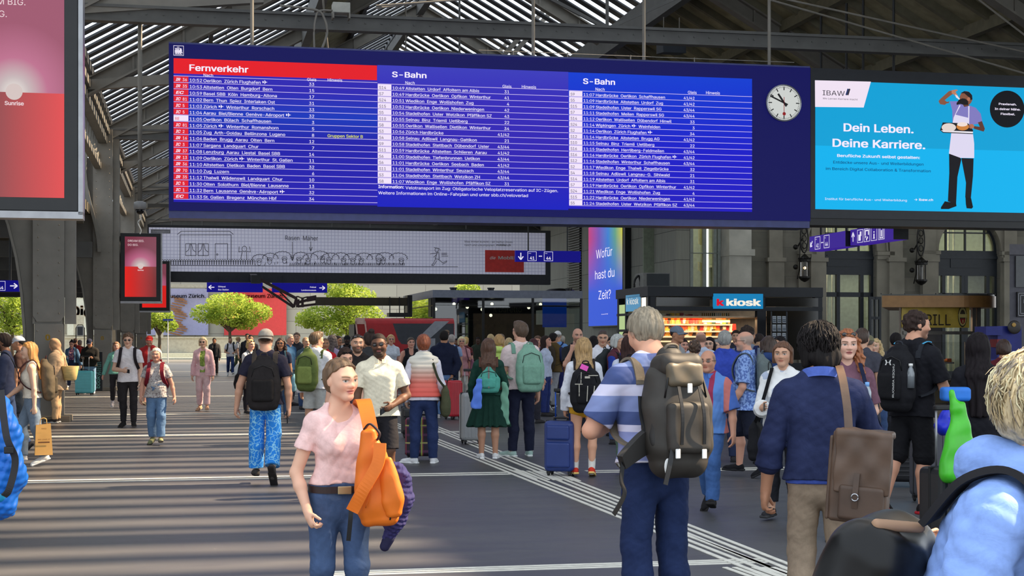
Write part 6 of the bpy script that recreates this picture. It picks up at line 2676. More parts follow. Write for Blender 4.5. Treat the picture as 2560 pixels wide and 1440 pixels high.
for px in(974,998,1024):
	m.box(Lf.x(px)-.02,Lf.x(px)+.02,-.1,-.06,Lf.z(972,782),Lf.z(972,742))
m.box(Lf.x(1018),Lf.x(1030),-.1,.7,Lf.z(972,782),Lf.z(972,738))
m.build('platform',BLACK,bl)
m=MB()
m.box(Lf.x(628),Lf.x(652),-.1,.5,Lf.z(640,708),Lf.z(640,688))
m.bar((Lf.x(640),.2,Lf.z(640,700)),(Lf.x(640),3.55,Lf.z(640,683)),.3,.25)
m.build('slew_base',DARK,bl)

# grill stand
GR=Plane(36.0,2205)
gs=GR.root('grill_stand','grill stand with curved golden canopy and yellow banner','food stand')
m=MB()
top=[(2205,738,0),(2260,736,-.1),(2330,732,-.25),(2400,729,-.45),(2450,727.5,-.4),(2490,728,.0),(2515,729,.8),(2522,730,1.8)]
tops=catmull([(GR.x(a),c,0)for a,b_,c in top],6)
zc1,zc0=GR.z(2205,737),GR.z(2205,766)
n_=len(tops)
ring=[(p[0],p[1])for p in tops]+[(GR.x(2522)+.9,4.0),(2.1,4.0)]
m.prism(ring,zc0-.02,zc1-.02,axis='z')
m.build('canopy',mat((150,108,58),rough=.38,metal=.25,spec=.5),gs)
m=MB()
m.prism([(p[0]*.99+.02,p[1]+.05)for p in ring],zc1-.02,zc1+.02,axis='z')
for p in tops[::3]:
	m.ball((p[0],p[1]+.05,zc1+.03),.018,5)
m.build('canopy_rim',mat((84,84,80),rough=.4,metal=.5),gs)
GSTEEL=mat((128,124,116),rough=.35,metal=.6)
m=MB()
for px in(2268,2448,2460):
	m.box(GR.x(px)-.05,GR.x(px)+.05,.25,.35,0,zc0)
m.box(GR.x(2268),GR.x(2460),.2,.4,GR.z(2300,836),GR.z(2300,828))
m.box(GR.x(2268),GR.x(2460),.1,.5,GR.z(2300,952),GR.z(2300,945))
m.box(GR.x(2420)-.015,GR.x(2420)+.015,.12,.16,GR.z(2300,945),GR.z(2300,855))
m.build('frame',GSTEEL,gs)
MB().prism([(GR.x(2250),.3),(GR.x(2470),.3),(GR.x(2470),2.4),(GR.x(2250)+1.0,2.4)],0,GR.z(2300,950),axis='z').build('counter',mat((92,82,62),rough=.6),gs)
MB().box(GR.x(2262)+1.35,GR.x(2475),2.6,2.7,0,zc0).build('back_panel',mat((58,66,80),rough=.5),gs)
bn=MB()
bx0,bx1,bz0,bz1=GR.x(2262),GR.x(2432),GR.z(2300,819),GR.z(2300,764)
for i in range(24):
	for j in range(6):
		pass
nx_,nz_=30,8
bn.v=[(bx0+(bx1-bx0)*i/nx_,.18+.012*math.sin(i*.9+j*.5)*(1-abs(j/nz_*2-1)*.3),bz0+(bz1-bz0)*j/nz_)for i in range(nx_+1)for j in range(nz_+1)]
for i in range(nx_):
	for j in range(nz_):
		q=i*(nz_+1)+j
		bn.f.append([q,q+nz_+1,q+nz_+2,q+1])
bn.mi=[0]*len(bn.f)
bno=bn.build('banner',mat((206,176,70),rough=.45,spec=.5,var=.1),gs,smooth=True)
m=MB()
put_text(m,'GRILL',GR.x(2296),GR.z(2300,813),(bz1-bz0)*.98,.155,.0,width=GR.x(2384)-GR.x(2296))
m.build('banner_lettering',mat((44,30,24),rough=.6),bno)
em=MB()
ex,ez=GR.p(2413.5,791)
rr_=(bz1-bz0)*.5
for r_,lay in((.98,0),(.86,1),(.62,2)):
	em.m=lay
	em.add([(ex+rr_*.46*r_*math.cos(a),.150-.003*lay,ez+rr_*r_*math.sin(a))for a in np.linspace(0,2*math.pi,25)[:-1]],[list(range(24))])
em.m=1
em.box(ex-rr_*.42,ex+rr_*.42,.138,.142,ez-rr_*.1,ez+rr_*.22)
em.m=3
em.add([(ex-rr_*.24,.136,ez-rr_*.2),(ex+rr_*.24,.136,ez-rr_*.2),(ex+rr_*.2,.136,ez-rr_*.55),(ex,.136,ez-rr_*.72),(ex-rr_*.2,.136,ez-rr_*.55)],[[4,3,2,1,0]])
em.m=1
em.box(ex-rr_*.04,ex+rr_*.06,.132,.135,ez-rr_*.58,ez-rr_*.3)
em.build('emblem',[mat((50,42,30)),mat((196,180,110)),mat((64,56,40)),mat((150,30,30))],bno)
MB().quad((GR.x(2335),.13,GR.z(2300,945)),(GR.x(2420),.13,GR.z(2300,945)),(GR.x(2420),.13,GR.z(2300,855)),(GR.x(2335),.13,GR.z(2300,855))).build('pane',glass((.82,.84,.82),'counter glass'),gs)
hl=bpy.data.lights.new('grill_lamp','AREA')
hl.size,hl.energy,hl.color=.8,30,(1,.7,.42)
hlo=bpy.data.objects.new('grill_lamp',hl)
hlo.location=HS(GR.s0+GR.x(2360),GR.t+1.2,zc0-.25)
COL.objects.link(hlo)
FOODC=[(196,110,50),(214,140,70),(170,84,40),(222,190,150)]
zt_=GR.z(2300,908)
for i,(px,y_,kind)in enumerate(((2342,905,0),(2356,903,1),(2371,905,0),(2347,894,2),(2358,888,1),(2384,905,2),(2395,904,1))):
	x_,z_=GR.p(px,y_)
	m=MB()
	if kind==2:
		m.tube([(-.09,0,.03),(-.03,.02,.05),(.04,-.01,.05),(.09,0,.03)],[.02,.035,.035,.02],10)
	elif kind==1:
		m.box(-.06,.06,-.05,.05,0,.11)
	else:
		m.ball((0,0,.045),.06,7,1.3,1,.75)
	o=m.build('roast_sausage' if kind==2 else('bread_block' if kind==1 else 'bread_roll'),mat(FOODC[i%4],rough=.5),None,HS(GR.s0+x_,GR.t+.5,zt_+(0.12 if y_<900 else 0)),HA,smooth=kind!=1)
	tag(o,('brown sausage','block of bread','round bread roll')[(2,1,0).index(kind)]+' on a tray behind the grill stand glass','food','food in the grill display')
for k,(a_,b_,z_)in enumerate(((2336,2402,zt_),(2336,2372,zt_+.12))):
	m=MB().box(GR.x(a_),GR.x(b_),.35,.7,z_-.02,z_)
	m.box(GR.x(a_),GR.x(b_),.34,.36,z_-.02,z_+.02)
	o=m.build('steel_tray',CHROME,None,HS(GR.s0,GR.t),HA)
	tag(o,('long steel tray lying low','short steel tray raised')[k]+' in the grill stand display','tray')
cas=MB().box(GR.x(2328),GR.x(2344),.6,.9,GR.z(2300,890),GR.z(2300,852)).build('heat_cabinet',emit((222,120,60),.7),None,HS(GR.s0,GR.t),HA)
tag(cas,'glowing orange heat cabinet behind the grill counter','food warmer')

# grey booth at the right edge with a framed board
Bo=Plane(33.5,2524)
bo=Bo.root('market_booth','tall grey booth cut off by the right edge with framed black sign','booth')
bz=Bo.z(2524,614)
MB().prism([(0,0),(4,0),(4,2.6),(1.6,2.6)],0,bz,axis='z').build('body',mat((92,90,98),rough=.6),bo)
MB().prism([(-.05,-.08),(4,-.08),(4,2.7),(1.6,2.7)],bz-.22,bz+.03,axis='z').build('cornice',mat((104,102,110),rough=.6),bo)
m=MB().box(Bo.x(2537),3,-.05,-.02,Bo.z(2537,718),Bo.z(2537,640))
m.build('window_panel',mat((70,72,74),rough=.2),bo)
m=MB().box(Bo.x(2540),3,-.06,-.02,Bo.z(2540,792),Bo.z(2540,730))
fr=m.build('sign_board',mat((30,28,30),rough=.5),bo)
m=MB()
for a in(0,1):
	o_=.05*a
	m.box(Bo.x(2542)+o_,Bo.x(2542)+.02+o_,-.066,-.06,Bo.z(2540,790)+o_,Bo.z(2540,732)-o_)
	m.box(Bo.x(2542)+o_,3,-.066,-.06,Bo.z(2540,790)+o_,Bo.z(2540,790)+.02+o_)
	m.box(Bo.x(2542)+o_,3,-.066,-.06,Bo.z(2540,732)-.02-o_,Bo.z(2540,732)-o_)
put_text(m,'E',Bo.x(2554),Bo.z(2554,758),.17,-.068,.0)
m.build('sign_border',mat((150,150,156),rough=.5),fr)
W=Plane(31.0,2465)
st=W.root('souvenir_stand','blue souvenir stand with round hanging boards at the right edge','sales stand')
m=MB()
m.box(0,W.x(2506),0,.5,W.z(2465,838),W.z(2465,816))
m.box(W.x(2500),W.x(2560),.1,.6,0,W.z(2465,815))
m.box(W.x(2466),W.x(2500),.1,.5,0,1.2)
m.build('body',mat((24,34,120),rough=.5),st)
m=MB()
m.ball((W.x(2536),.0,W.z(2536,818)),W.m(2536,17),10,1.1,.12,1)
m.build('round_board',mat((34,26,22),rough=.4),st,smooth=True)
m=MB()
m.ball((W.x(2533),-.03,W.z(2533,812)),W.m(2536,6),6,1,.2,.9)
m.build('emblem',mat((190,150,80),rough=.6),st,smooth=True)
m=MB().box(W.x(2492),W.x(2512),-.02,.3,W.z(2465,868),W.z(2465,848))
m.build('red_box',mat((130,20,26),rough=.5),st)

# wrought iron lanterns on the facade
LANT=mat((22,20,18),rough=.5,metal=.4)
def lantern(px,ytop,ymid,ybot,lit,label):
	s_=s_at(px)
	d_=D_of(s_,TF-.9)
	u=d_/FPX
	z_=lambda y:CH+(HY-y)*u
	root=empty('wall_lantern',HS(s_,TF-.95),HA,label,'lantern','iron lanterns on the stone facade')
	m=MB()
	for k in range(6):
		a=k*math.pi/3
		m.bar((.2*math.cos(a),.2*math.sin(a),z_(ymid+40)),(.2*math.cos(a),.2*math.sin(a),z_(ymid)),.025,.025,up=(0,1,0))
	m.lathe([(.2,z_(ymid+40)),(.25,z_(ymid+39)),(.25,z_(ymid+43)),(.16,z_(ymid+49)),(.04,z_(ymid+53)),(.001,z_(ybot))],n=12)
	m.lathe([(.26,z_(ymid+2)),(.27,z_(ymid-3)),(.2,z_(ymid-5)),(.16,z_(ymid-10)),(.05,z_(ymid-16)),(.001,z_(ymid-18))],n=12)
	for k in range(10):
		a=k*math.pi/5
		m.ball((.25*math.cos(a),.25*math.sin(a),z_(ymid-6)),.04,5)
	m.build('cage',LANT,root)
	MB().lathe([(.17,z_(ymid+39)),(.17,z_(ymid+2))],n=12).build('lantern_glass',glass((.78,.76,.74),'lantern glass',ior=1.3),root)
	if lit:
		MB().ball((0,0,z_(ymid+18)),.06,6).build('bulb',emit((255,214,150),6.0),root)
	else:
		MB().tube([(0,0,z_(ymid+38)),(0,0,z_(ymid+8))],.06,8).build('bulb',mat((150,150,150),rough=.3),root)
	m=MB()
	zc=(z_(ytop)+z_(ymid-20))/2
	hh2=(z_(ytop)-z_(ymid-20))/2
	m.tube([(-.02+.17*math.cos(a),0,zc+hh2*math.sin(a))for a in np.linspace(0,2*math.pi,25)[:-1]],.03,6,closed=True)
	for q in(-.5,0,.5):
		m.tube([(-.02+.1*math.cos(a),0,zc+q*hh2+.13*math.sin(a))for a in np.linspace(0,2*math.pi,13)[:-1]],.022,5,closed=True)
	m.tube([(-.19,.0,zc),(-.20,.1,zc-hh2*2.2),(-.2,.3,zc-hh2*2.8)],.025,6)
	m.ball((-.28,.3,z_(ymid-35)),.11,7)
	m.ball((-.28,.3,z_(ymid+15)),.11,7)
	m.tube([(-.2,.3,z_(ymid-35)),(-.1,.0,zc)],.03,6)
	m.tube([(0,0,zc-hh2),(0,0,z_(ymid-16))],.012,5)
	m.build('bracket',LANT,root)
lantern(1990,560,652,701,True,'iron wall lantern with burning bulb left of the arched doorway')
lantern(2278,564,660,707,False,'unlit iron wall lantern between the two arched doorways')

# camera pole, lamp box, loudspeaker under the roof
P_=Plane(32.1,350)
cp=P_.root('dome_camera','dome camera hanging on a long grey pole near the columns','camera')
MB().tube([(0,0,P_.z(350,505)),(0,0,P_.z(350,28))],.045,10).build('pole',STEEL,cp,smooth=True)
MB().lathe([(.05,P_.z(350,30)),(.16,P_.z(350,30)),(.16,P_.z(350,42)),(.045,P_.z(350,44))],n=16).build('ceiling_cup',STEEL,cp)
MB().lathe([(.06,P_.z(350,503)),(.12,P_.z(350,506)),(.13,P_.z(350,520)),(.10,P_.z(350,524))],n=16).build('camera_body',mat((150,150,150),rough=.4),cp,smooth=True)
MB().ball((0,0,P_.z(350,526)),.085,8).build('camera_dome',mat((20,20,24),rough=.08),cp,smooth=True)
rope('cable',[(0,0,P_.z(350,530)),(.03,0,P_.z(350,545)),(-.04,0,P_.z(350,556)),(.02,0,P_.z(350,575)),(0,0,P_.z(350,585))],.012,WHITE,cp)
P_=Plane(31.2,855)
fl=P_.root('junction_box','pale grey electrical box fixed on the tie beam above the board','electrical box')
a_,b_=P_.x(832),P_.x(876)
MB().box(a_,b_,0,.3,P_.z(832,30),P_.z(832,4)).build('box_body',mat((176,176,166),rough=.5),fl,bevel=.015)
m=MB().box(a_,a_+.03,.0,.3,P_.z(832,44),P_.z(832,30)).box(b_-.03,b_,.0,.3,P_.z(832,44),P_.z(832,30))
m.build('bracket',STEEL,fl)
rope('cable',[(P_.x(787),.1,P_.z(832,122)),(P_.x(786),.1,P_.z(832,80)),(P_.x(790),.1,P_.z(832,45)),(P_.x(800),.1,P_.z(832,26)),(a_,.1,P_.z(832,24))],.02,STEEL,fl)
rope('cable',[(P_.x(806),.1,P_.z(832,120)),(P_.x(819),.1,P_.z(832,80)),(P_.x(812),.1,P_.z(832,45)),(P_.x(790),.1,P_.z(832,24)),(P_.x(700),.1,P_.z(832,17))],.025,STEEL,fl)
P_=Plane(40,1680)
sp_=P_.root('loudspeaker','dark loudspeaker box hanging from the roof above the board','loudspeaker')
a_,b_=P_.x(1653),P_.x(1710)
m=MB().prism([(-.2,P_.z(1653,134)),(.45,P_.z(1653,128)),(.45,P_.z(1653,92)),(-.15,P_.z(1653,94))],a_,b_,axis='x')
m.build('cabinet',mat((30,36,44),rough=.6),sp_,bevel=.01)
for x_ in(a_+.1,b_-.1):
	MB().tube([(x_,.1,P_.z(1653,93)),(x_,.1,P_.z(1653,40))],.012,5).build('hanger',STEEL,sp_)

# banners on the museum front
def mus_banner(px0,px1,c,label,draw=None):
	o=empty('museum_banner',(wx(px0),DM-.52,0),0,label,'banner','banners on the museum front')
	m=MB()
	n=16
	w=wx(px1)-wx(px0)
	z0_,z1_=wz(838),wz(722)
	m.v=[(w*i/n,.05*math.sin(i*1.3),z)for i in range(n+1)for z in(z0_,z1_)]
	m.f=[[2*i,2*i+2,2*i+3,2*i+1]for i in range(n)]
	m.mi=[0]*n
	m.build('cloth',mat(c,rough=.7,var=.05),o,smooth=True)
	m=MB()
	put_text(m,'Landesmuseum Zürich.',w*.04,wz(745),wz(730)-wz(748),-.12,.02,width=w*.92)
	m.build('lettering',mat(tuple(int(v*.62)for v in c),rough=.7),o)
	for x_ in(.04,.96):
		MB().bar((w*x_,-.03,z1_),(w*x_,.56,z1_+.05),.05,.05).build('batten',STEEL_D,o)
	if draw:
		draw(o,w)
	return o
def dr1(o,w):
	m=MB()
	put_text(m,'Die',w*.04,wz(792),wz(748)-wz(800),-.12,.03)
	m.build('large_lettering',mat((130,92,60),rough=.7),o)
def dr2(o,w):
	m=MB()
	rk_=random.Random(3)
	for k in range(18):
		z_=wz(742)-k*.19
		x_=w*(.46+.05*math.sin(k))
		m.bar((x_-.2,-.1,z_),(x_+.95,-.1,z_-.25),.11,.02,up=(0,1,0))
	m.build('artefact_picture',mat((150,104,66),rough=.6,var=.3),o)
mus_banner(172,345,(216,218,206),'pale cloth banner on the museum front behind the columns',dr1)
mus_banner(366,523,(158,160,196),'lilac cloth banner with brown artefact picture on the museum front',dr2)
mus_banner(563,718,(204,66,66),'red cloth banner on the museum front')

# street trees
def leaf_mat():
	def build(m,n,b):
		out=n.nodes['Material Output']
		tc=N(n,'ShaderNodeTexCoord')
		no=N(n,'ShaderNodeTexNoise')
		no.inputs['Scale'].default_value=1.3
		rp=N(n,'ShaderNodeValToRGB')
		rp.color_ramp.elements[0].position,rp.color_ramp.elements[1].position=.35,.65
		rp.color_ramp.elements[0].color=srgb((122,146,54))+(1,)
		rp.color_ramp.elements[1].color=srgb((186,200,92))+(1,)
		df,tl,mx=N(n,'ShaderNodeBsdfDiffuse'),N(n,'ShaderNodeBsdfTranslucent'),N(n,'ShaderNodeMixShader')
		mx.inputs[0].default_value=.5
		n.links.new(tc.outputs['Object'],no.inputs['Vector'])
		n.links.new(no.outputs['Fac'],rp.inputs[0])
		for q in(df,tl):
			n.links.new(rp.outputs[0],q.inputs[0])
		n.links.new(df.outputs[0],mx.inputs[1])
		n.links.new(tl.outputs[0],mx.inputs[2])
		n.links.new(mx.outputs[0],out.inputs[0])
	return base_mat('plane tree leaves',build)
def street_tree(px,d,blobs,label,seed,n=2600,trunk=(.16,.10)):
	rt=random.Random(seed)
	X=(px-1280)/FPX*d
	root=empty('street_tree',(X,d,-.06),0,label,'tree','young trees along the street')
	u=d/FPX
	zz=lambda y:CH+(HY-y)*u
	zc=zz(sum(b_[1]for b_ in blobs)/len(blobs))
	m=MB()
	m.tube([(0,0,0),(.03,0,zc*.5),(-.02,.02,zc)],[trunk[0],trunk[1]+.02,trunk[1]*.6],8)
	for bx,by,rx_,ry_ in blobs:
		for _ in range(3):
			e=((bx-px)*u+(rt.random()-.5)*rx_*u,(rt.random()-.5)*rx_*u,zz(by)+(rt.random()-.2)*ry_*u)
			m.tube([(0,0,zc*.62),(e[0]*.5,e[1]*.5,(zc*.62+e[2])/2+.2),e],[.07,.045,.015],5)
	m.build('trunk',mat((86,72,58),rough=.9,var=.2),root,smooth=True)
	V_,F_=[],[]
	tot=sum(b_[2]*b_[3]for b_ in blobs)
	for bx,by,rx_,ry_ in blobs:
		for _ in range(int(1.9*n*rx_*ry_/tot)):
			while True:
				p=[rt.uniform(-1,1)for _ in range(3)]
				q=sum(v*v for v in p)
				if .25<q<1.0 or(q<=.25 and rt.random()<.25):
					break
			c=Vector(((bx-px+p[0]*rx_)*u,p[1]*rx_*u*.9,zz(by)+p[2]*ry_*u))
			a=Vector((rt.gauss(0,1),rt.gauss(0,1),rt.gauss(0,.6))).normalized()
			b2=a.cross(Vector((rt.gauss(0,1),rt.gauss(0,1),rt.gauss(0,1)))).normalized()
			s_=.075+.07*rt.random()
			o_=len(V_)
			V_+=[c-a*s_,c+b2*s_*.55,c+a*s_,c-b2*s_*.55]
			F_.append([o_,o_+1,o_+2,o_+3])
	m=MB()
	m.v,m.f,m.mi=[tuple(v)for v in V_],F_,[0]*len(F_)
	m.build('foliage',leaf_mat(),root)
street_tree(574,118,[(574,756,62,28),(520,782,45,26),(636,780,46,28),(575,790,60,26),(610,806,36,18)],'young leafy tree in front of the red museum banner',1,3200)
street_tree(868,116,[(850,720,46,30),(880,745,66,34),(800,792,62,30),(900,790,66,34),(850,815,74,24),(770,800,34,20)],'largest street tree, behind the dark boom arm',2,4600)
street_tree(1168,122,[(1168,722,34,18),(1185,745,34,20),(1150,745,30,18)],'tree top showing above the glass pavilion roof',3,1300)
street_tree(30,112,[(10,745,50,34),(45,775,34,40),(-10,800,46,36),(40,815,30,22)],'tree seen through the left arch under the platform sign',4,2400)
street_tree(280,120,[(290,770,34,30),(250,790,26,20),(300,800,30,18)],'tree showing between two steel columns',5,1500)
street_tree(398,120,[(395,790,40,26),(420,812,26,18),(370,800,28,22)],'small leafy tree left of the lilac museum banner',6,1500)
sp2=empty('street_sign',(wx(420,108),108,-.06),0,'slim street name sign on a pale post before the museum','street sign')
MB().tube([(0,0,0),(0,0,CH+(HY-797)*108/FPX)],.035,8).build('post',mat((200,200,198),rough=.4),sp2)
MB().box(-.36,.36,-.03,.01,CH+(HY-800)*108/FPX,CH+(HY-795)*108/FPX).build('name_plate',mat((40,60,130),rough=.5),sp2)
P_=Plane(49.6,200)
tb=P_.root('info_totem','thin loop stand holding a white framed dark screen beyond the suitcase','info stand')
m=MB()
a_,b_=P_.x(190),P_.x(211)
z_=P_.z(200,812)
m.tube([(a_,0,0),(a_,0,z_-.1),(a_+.06,0,z_),(b_-.06,0,z_),(b_,0,z_-.1),(b_,0,0)],.014,6)
m.build('loop_frame',BLACK,tb,smooth=True)
MB().box(P_.x(192),P_.x(209),-.01,.03,P_.z(200,840),P_.z(200,814)).build('screen_frame',WHITE,tb)
MB().box(P_.x(194),P_.x(207),-.02,-.01,P_.z(200,838),P_.z(200,817)).build('screen',mat((24,26,38),rough=.2),tb)
P_=Plane(49.2,241)
aw=P_.root('advert_panel','narrow black advertising panel with white vertical writing by the column','panel')
MB().box(P_.x(239),P_.x(256),0,.08,.05,P_.z(245,880)).build('board',mat((20,24,30),rough=.4),aw)
m=MB()
put_text(m,'booky.',0,0,.24,0,.0)
m.v=[(P_.x(250)-v[2],-.005,.12+v[0])for v in m.v]
for i,t_ in enumerate(('rasch','günstig','noch','nie','einfach','abgeben')):
	put_text(m,t_,P_.x(241),P_.z(245,908+i*5),.08,-.005,.01,width=P_.x(253)-P_.x(241))
m.build('lettering',mat((120,190,180),rough=.5),aw)

# PEOPLE and what they carry
def tee(c,**k):
	return dict(dict(c=c,sl=.58,name='t_shirt'),**k)
def ls(c,**k):
	return dict(dict(c=c,sl=2,name='sweater'),**k)
def jk(c,**k):
	return dict(dict(c=c,sl=2,off=.02,loose=.016,name='jacket'),**k)
def tank(c,**k):
	return dict(dict(c=c,sl=0,neck='tank',name='tank_top'),**k)
def pants(c,**k):
	return dict(dict(c=c,name='trousers'),**k)
def jeans(c=(62,84,124),**k):
	return dict(dict(c=c,name='jeans'),**k)
def shorts(c,ln=.82,**k):
	return dict(dict(c=c,name='shorts',len=ln,loose=.03),**k)
BLK,NVY,WHT,GRY=(26,26,30),(34,40,66),(226,224,226),(120,120,122)
def W3(px,y,d):
	return vec((px-1280)/FPX*d,d,CH+(HY-y)/FPX*d)
class Thing:
	"""an Empty at the base of something carried; parts are built in the carrier's own space"""
	def __init__(s,name,label,cat,b=None,base=None,rz=0.0,group=None,world=None):
		if b is not None:
			O=vec(*base)
			M=b.root.matrix_basis
			loc=M@Vector(O)
			s.e=empty(name,loc,b.root.rotation_euler.z,label,cat,group)
			s.off=tuple(-O)
		else:
			s.e=empty(name,world,rz,label,cat,group)
			s.off=(0,0,0)
	def fix(s,o,keep=False):
		if o:
			o.parent=s.e
			o.location=s.off
		return o
def backpack(b,label,c,c2=None,w=.30,h=.45,dp=.16,zc=.15,strap=None,kind='plain',hh=None,side=None,xo=0.0,taper=.85,group=None):
	H=b.H
	m,m2=M_(c),M_(c2 or c)
	ms=M_(strap or tuple(int(v*.7)for v in(c if not isinstance(c,bpy.types.Material)else(40,40,40))))
	yb=.068*H+.022
	ctr=b.T(xo,yb+dp/2,zc*H)
	t=Thing('backpack',label,'backpack',b,b.T(xo,yb+dp/2,zc*H-h/2),group=group)
	hv=hh or min(.02,max(.007,b.root.location.y*.0006))
	lc=lambda x,y,z:ctr+b.Rt@vec(x,y,z)
	zl=np.array([-h/2,-h*.4,0,h*.32,h/2-.02])
	a_=np.array([w/2-dp*.42,w/2-dp*.36,w/2-dp*.36,w/2*taper-dp*.36,w/2*taper-dp*.6])
	r_=np.array([dp*.38,dp*.46,dp*.48,dp*.44,dp*.24])
	y_=np.array([.0,.0,.0,-.01,-.04])*(dp/.16)
	t.fix(solid('body',[loft(ctr,b.Rt,zl,np.maximum(a_,.01),r_,y_)],hv,m,None,folds(.004,1.2,3)))
	far=b.root.location.y>34
	if not far:
		pk=solid('front_pocket',[box(lc(0,dp*.36,-h*.2),(w*.36,dp*.28,h*.24),.035,b.Rt)],hv,m2,None,folds(.003,1.3,5))
		t.fix(pk)
		zp=MB()
		zp.tube([lc(-w*.36,dp*.42,h*.08),lc(-w*.30,dp*.44,h*.26),lc(0,dp*.40,h*.33),lc(w*.30,dp*.44,h*.26),lc(w*.36,dp*.42,h*.08)],.005,5)
		t.fix(zp.build('zip',BLACK,None,smooth=True))
		t.fix(rope('top_handle',[lc(-.04,-dp*.2,h*.47),lc(-.03,-dp*.1,h*.47+.06),lc(.03,-dp*.1,h*.47+.06),lc(.04,-dp*.2,h*.47)],.008,ms,None))
	q=.9 if b.fem else 1
	sides=(1,-1)if side is None else(side,)
	for sg in sides:
		x=sg*.070*H*q
		bs=.012*H if b.fem else 0
		pts=[b.T(x,.060*H+.01,.215*H),b.T(x,.045*H,.272*H+.01),b.T(x,.012*H,.288*H+.012),b.T(x*1.05,-.035*H,.272*H+.012),b.T(x*1.1,-.066*H-.014-bs,.215*H),b.T(x*1.25,-.068*H-.014-bs,.15*H),b.T(x*1.55,-.035*H-.012,.085*H),b.T(x*1.62,.02*H,.05*H),b.T(x*1.3,.062*H+.02,.03*H)]
		t.fix(ribbon('strap',pts,.055,.014,ms,None,wdir=b.Rt@vec(1,0,.1*sg)))
	t.ctr,t.lc=ctr,lc
	return t
def suitcase(px,d,label,c,w=.42,h=.62,dp=.25,yaw=0,handle=.0,kind='ribs',z=0.0,m=None,group=None,hc=(150,150,154)):
	X=(px-1280)/FPX*d
	root=empty('suitcase',(X,d,z),R(yaw),label,'suitcase',group)
	mm=m or mat(c,rough=.38,var=.06,spec=.5)
	z0=.06
	b_=MB().box(-w/2,w/2,-dp/2,dp/2,z0,h).build('shell',mm,root,bevel=min(.05,dp*.25))
	b_.modifiers[0].segments=4
	dk=mat((22,22,24),rough=.5)
	if kind=='ribs':
		for k in range(7):
			zz=z0+.07+(h-z0-.14)*k/6
			MB().box(-w/2*.9,w/2*.9,-dp/2-.006,dp/2+.006,zz-.012,zz+.012).build('rib',mm,root,bevel=.005)
	elif kind=='vribs':
		for k in range(6):
			xx=-w/2*.8+w*.8*k/5
			MB().box(xx-.012,xx+.012,-dp/2-.006,dp/2+.006,z0+.05,h-.05).build('rib',mm,root,bevel=.005)
	elif kind=='soft':
		MB().box(-w*.42,w*.42,-dp/2-.035,-dp/2+.02,z0+.05,h*.62).build('outer_pocket',mm,root,bevel=.025)
		MB().box(-w*.40,w*.40,-dp/2-.028,-dp/2+.02,h*.66,h-.05).build('top_pocket',mm,root,bevel=.025)
	MB().box(-w/2-.004,w/2+.004,-.012,.012,z0+.02,h+.004).build('zip_band',dk,root,bevel=.004)
	for sx in(-1,1):
		for sy in(-1,1):
			wb_=MB()
			wb_.ball((sx*(w/2-.05),sy*(dp/2-.05),.03),.03,6,.6,1,1)
			wb_.box(sx*(w/2-.05)-.02,sx*(w/2-.05)+.02,sy*(dp/2-.05)-.02,sy*(dp/2-.05)+.02,.035,z0+.02)
			wb_.build('wheel',dk,root,smooth=False)
	rope('carry_handle',[(-.08,0,h),(-.07,0,h+.03),(.07,0,h+.03),(.08,0,h)],.012,dk,root)
	if handle:
		m_=MB()
		for sx in(-1,1):
			m_.tube([(sx*.09,dp/2-.04,h),(sx*.09,dp/2-.04,h+handle)],.009,8)
		m_.build('telescopic_rail',mat(hc,rough=.3,metal=.5),root,smooth=True)
		MB().box(-.11,.11,dp/2-.06,dp/2-.02,h+handle-.02,h+handle+.02).build('pull_handle',dk,root,bevel=.01)
	return root
def phone(b,n,label,c=(18,18,22)):
	w,f,pn,bb=b.handframe[n]
	ctr=w+f*.085+pn*.018
	t=Thing('phone',label,'phone',b,ctr)
	Rm=np.stack([unit(bb),unit(pn),unit(f)],1)
	m=MB().box(-.036,.036,-.005,.005,-.05,.10)
	M4=Matrix([list(Rm[i])+[ctr[i]]for i in range(3)]+[[0,0,0,1]])
	m.xf(M4)
	o=t.fix(m.build('phone_body',mat(c,rough=.25),None,bevel=.003))
	m=MB().box(-.033,.033,-.0065,-.005,-.045,.095).xf(M4)
	t.fix(m.build('phone_screen',mat((30,34,44),rough=.1),None))
def shoulder_bag(b,sg,label,c,w=.3,h=.3,dp=.12,drop=.0,name='shoulder_bag',y=.03,cross=False,strapc=None,group=None):
	"""bag hanging at the side sg (+1 the wearer's left) from a shoulder strap"""
	H=b.H
	x=sg*(.125*H+dp/2)
	top=b.T(x,y*H,-.01*H-drop)
	t=Thing(name,label,'bag',b,top-vec(0,0,h),group=group)
	hv=min(.02,max(.007,b.root.location.y*.0006))
	ctr=top-vec(0,0,h/2)
	t.fix(solid('bag_body',[loft(ctr,rz_(math.pi/2),np.array([-h/2,-h*.3,h*.35,h/2]),np.array([w/2-dp*.4,w/2-dp*.3,w/2-dp*.45,w/2-dp*.6]),np.array([dp*.4,dp*.48,dp*.34,dp*.12]),np.zeros(4))],hv,M_(c),None,folds(.006,1.4,2)))
	s0=-sg if cross else sg
	sh=[b.T(s0*.062*H,-.05*H,.262*H+.014),b.T(s0*.062*H,.0,.292*H+.014),b.T(s0*.062*H,.05*H,.258*H+.012)]
	ms=M_(strapc or tuple(int(v*.7)for v in c))
	pts=[top+vec(0,-.07,-.02),b.T(sg*.105*H,-.075*H-.02,.10*H)]+sh+[b.T(sg*.105*H,.075*H+.02,.12*H),top+vec(0,.07,-.02)]
	t.fix(ribbon('strap',pts,.03,.008,ms,None,wdir=b.Rt@vec(1,0,.1)))
	return t
exec_people=True

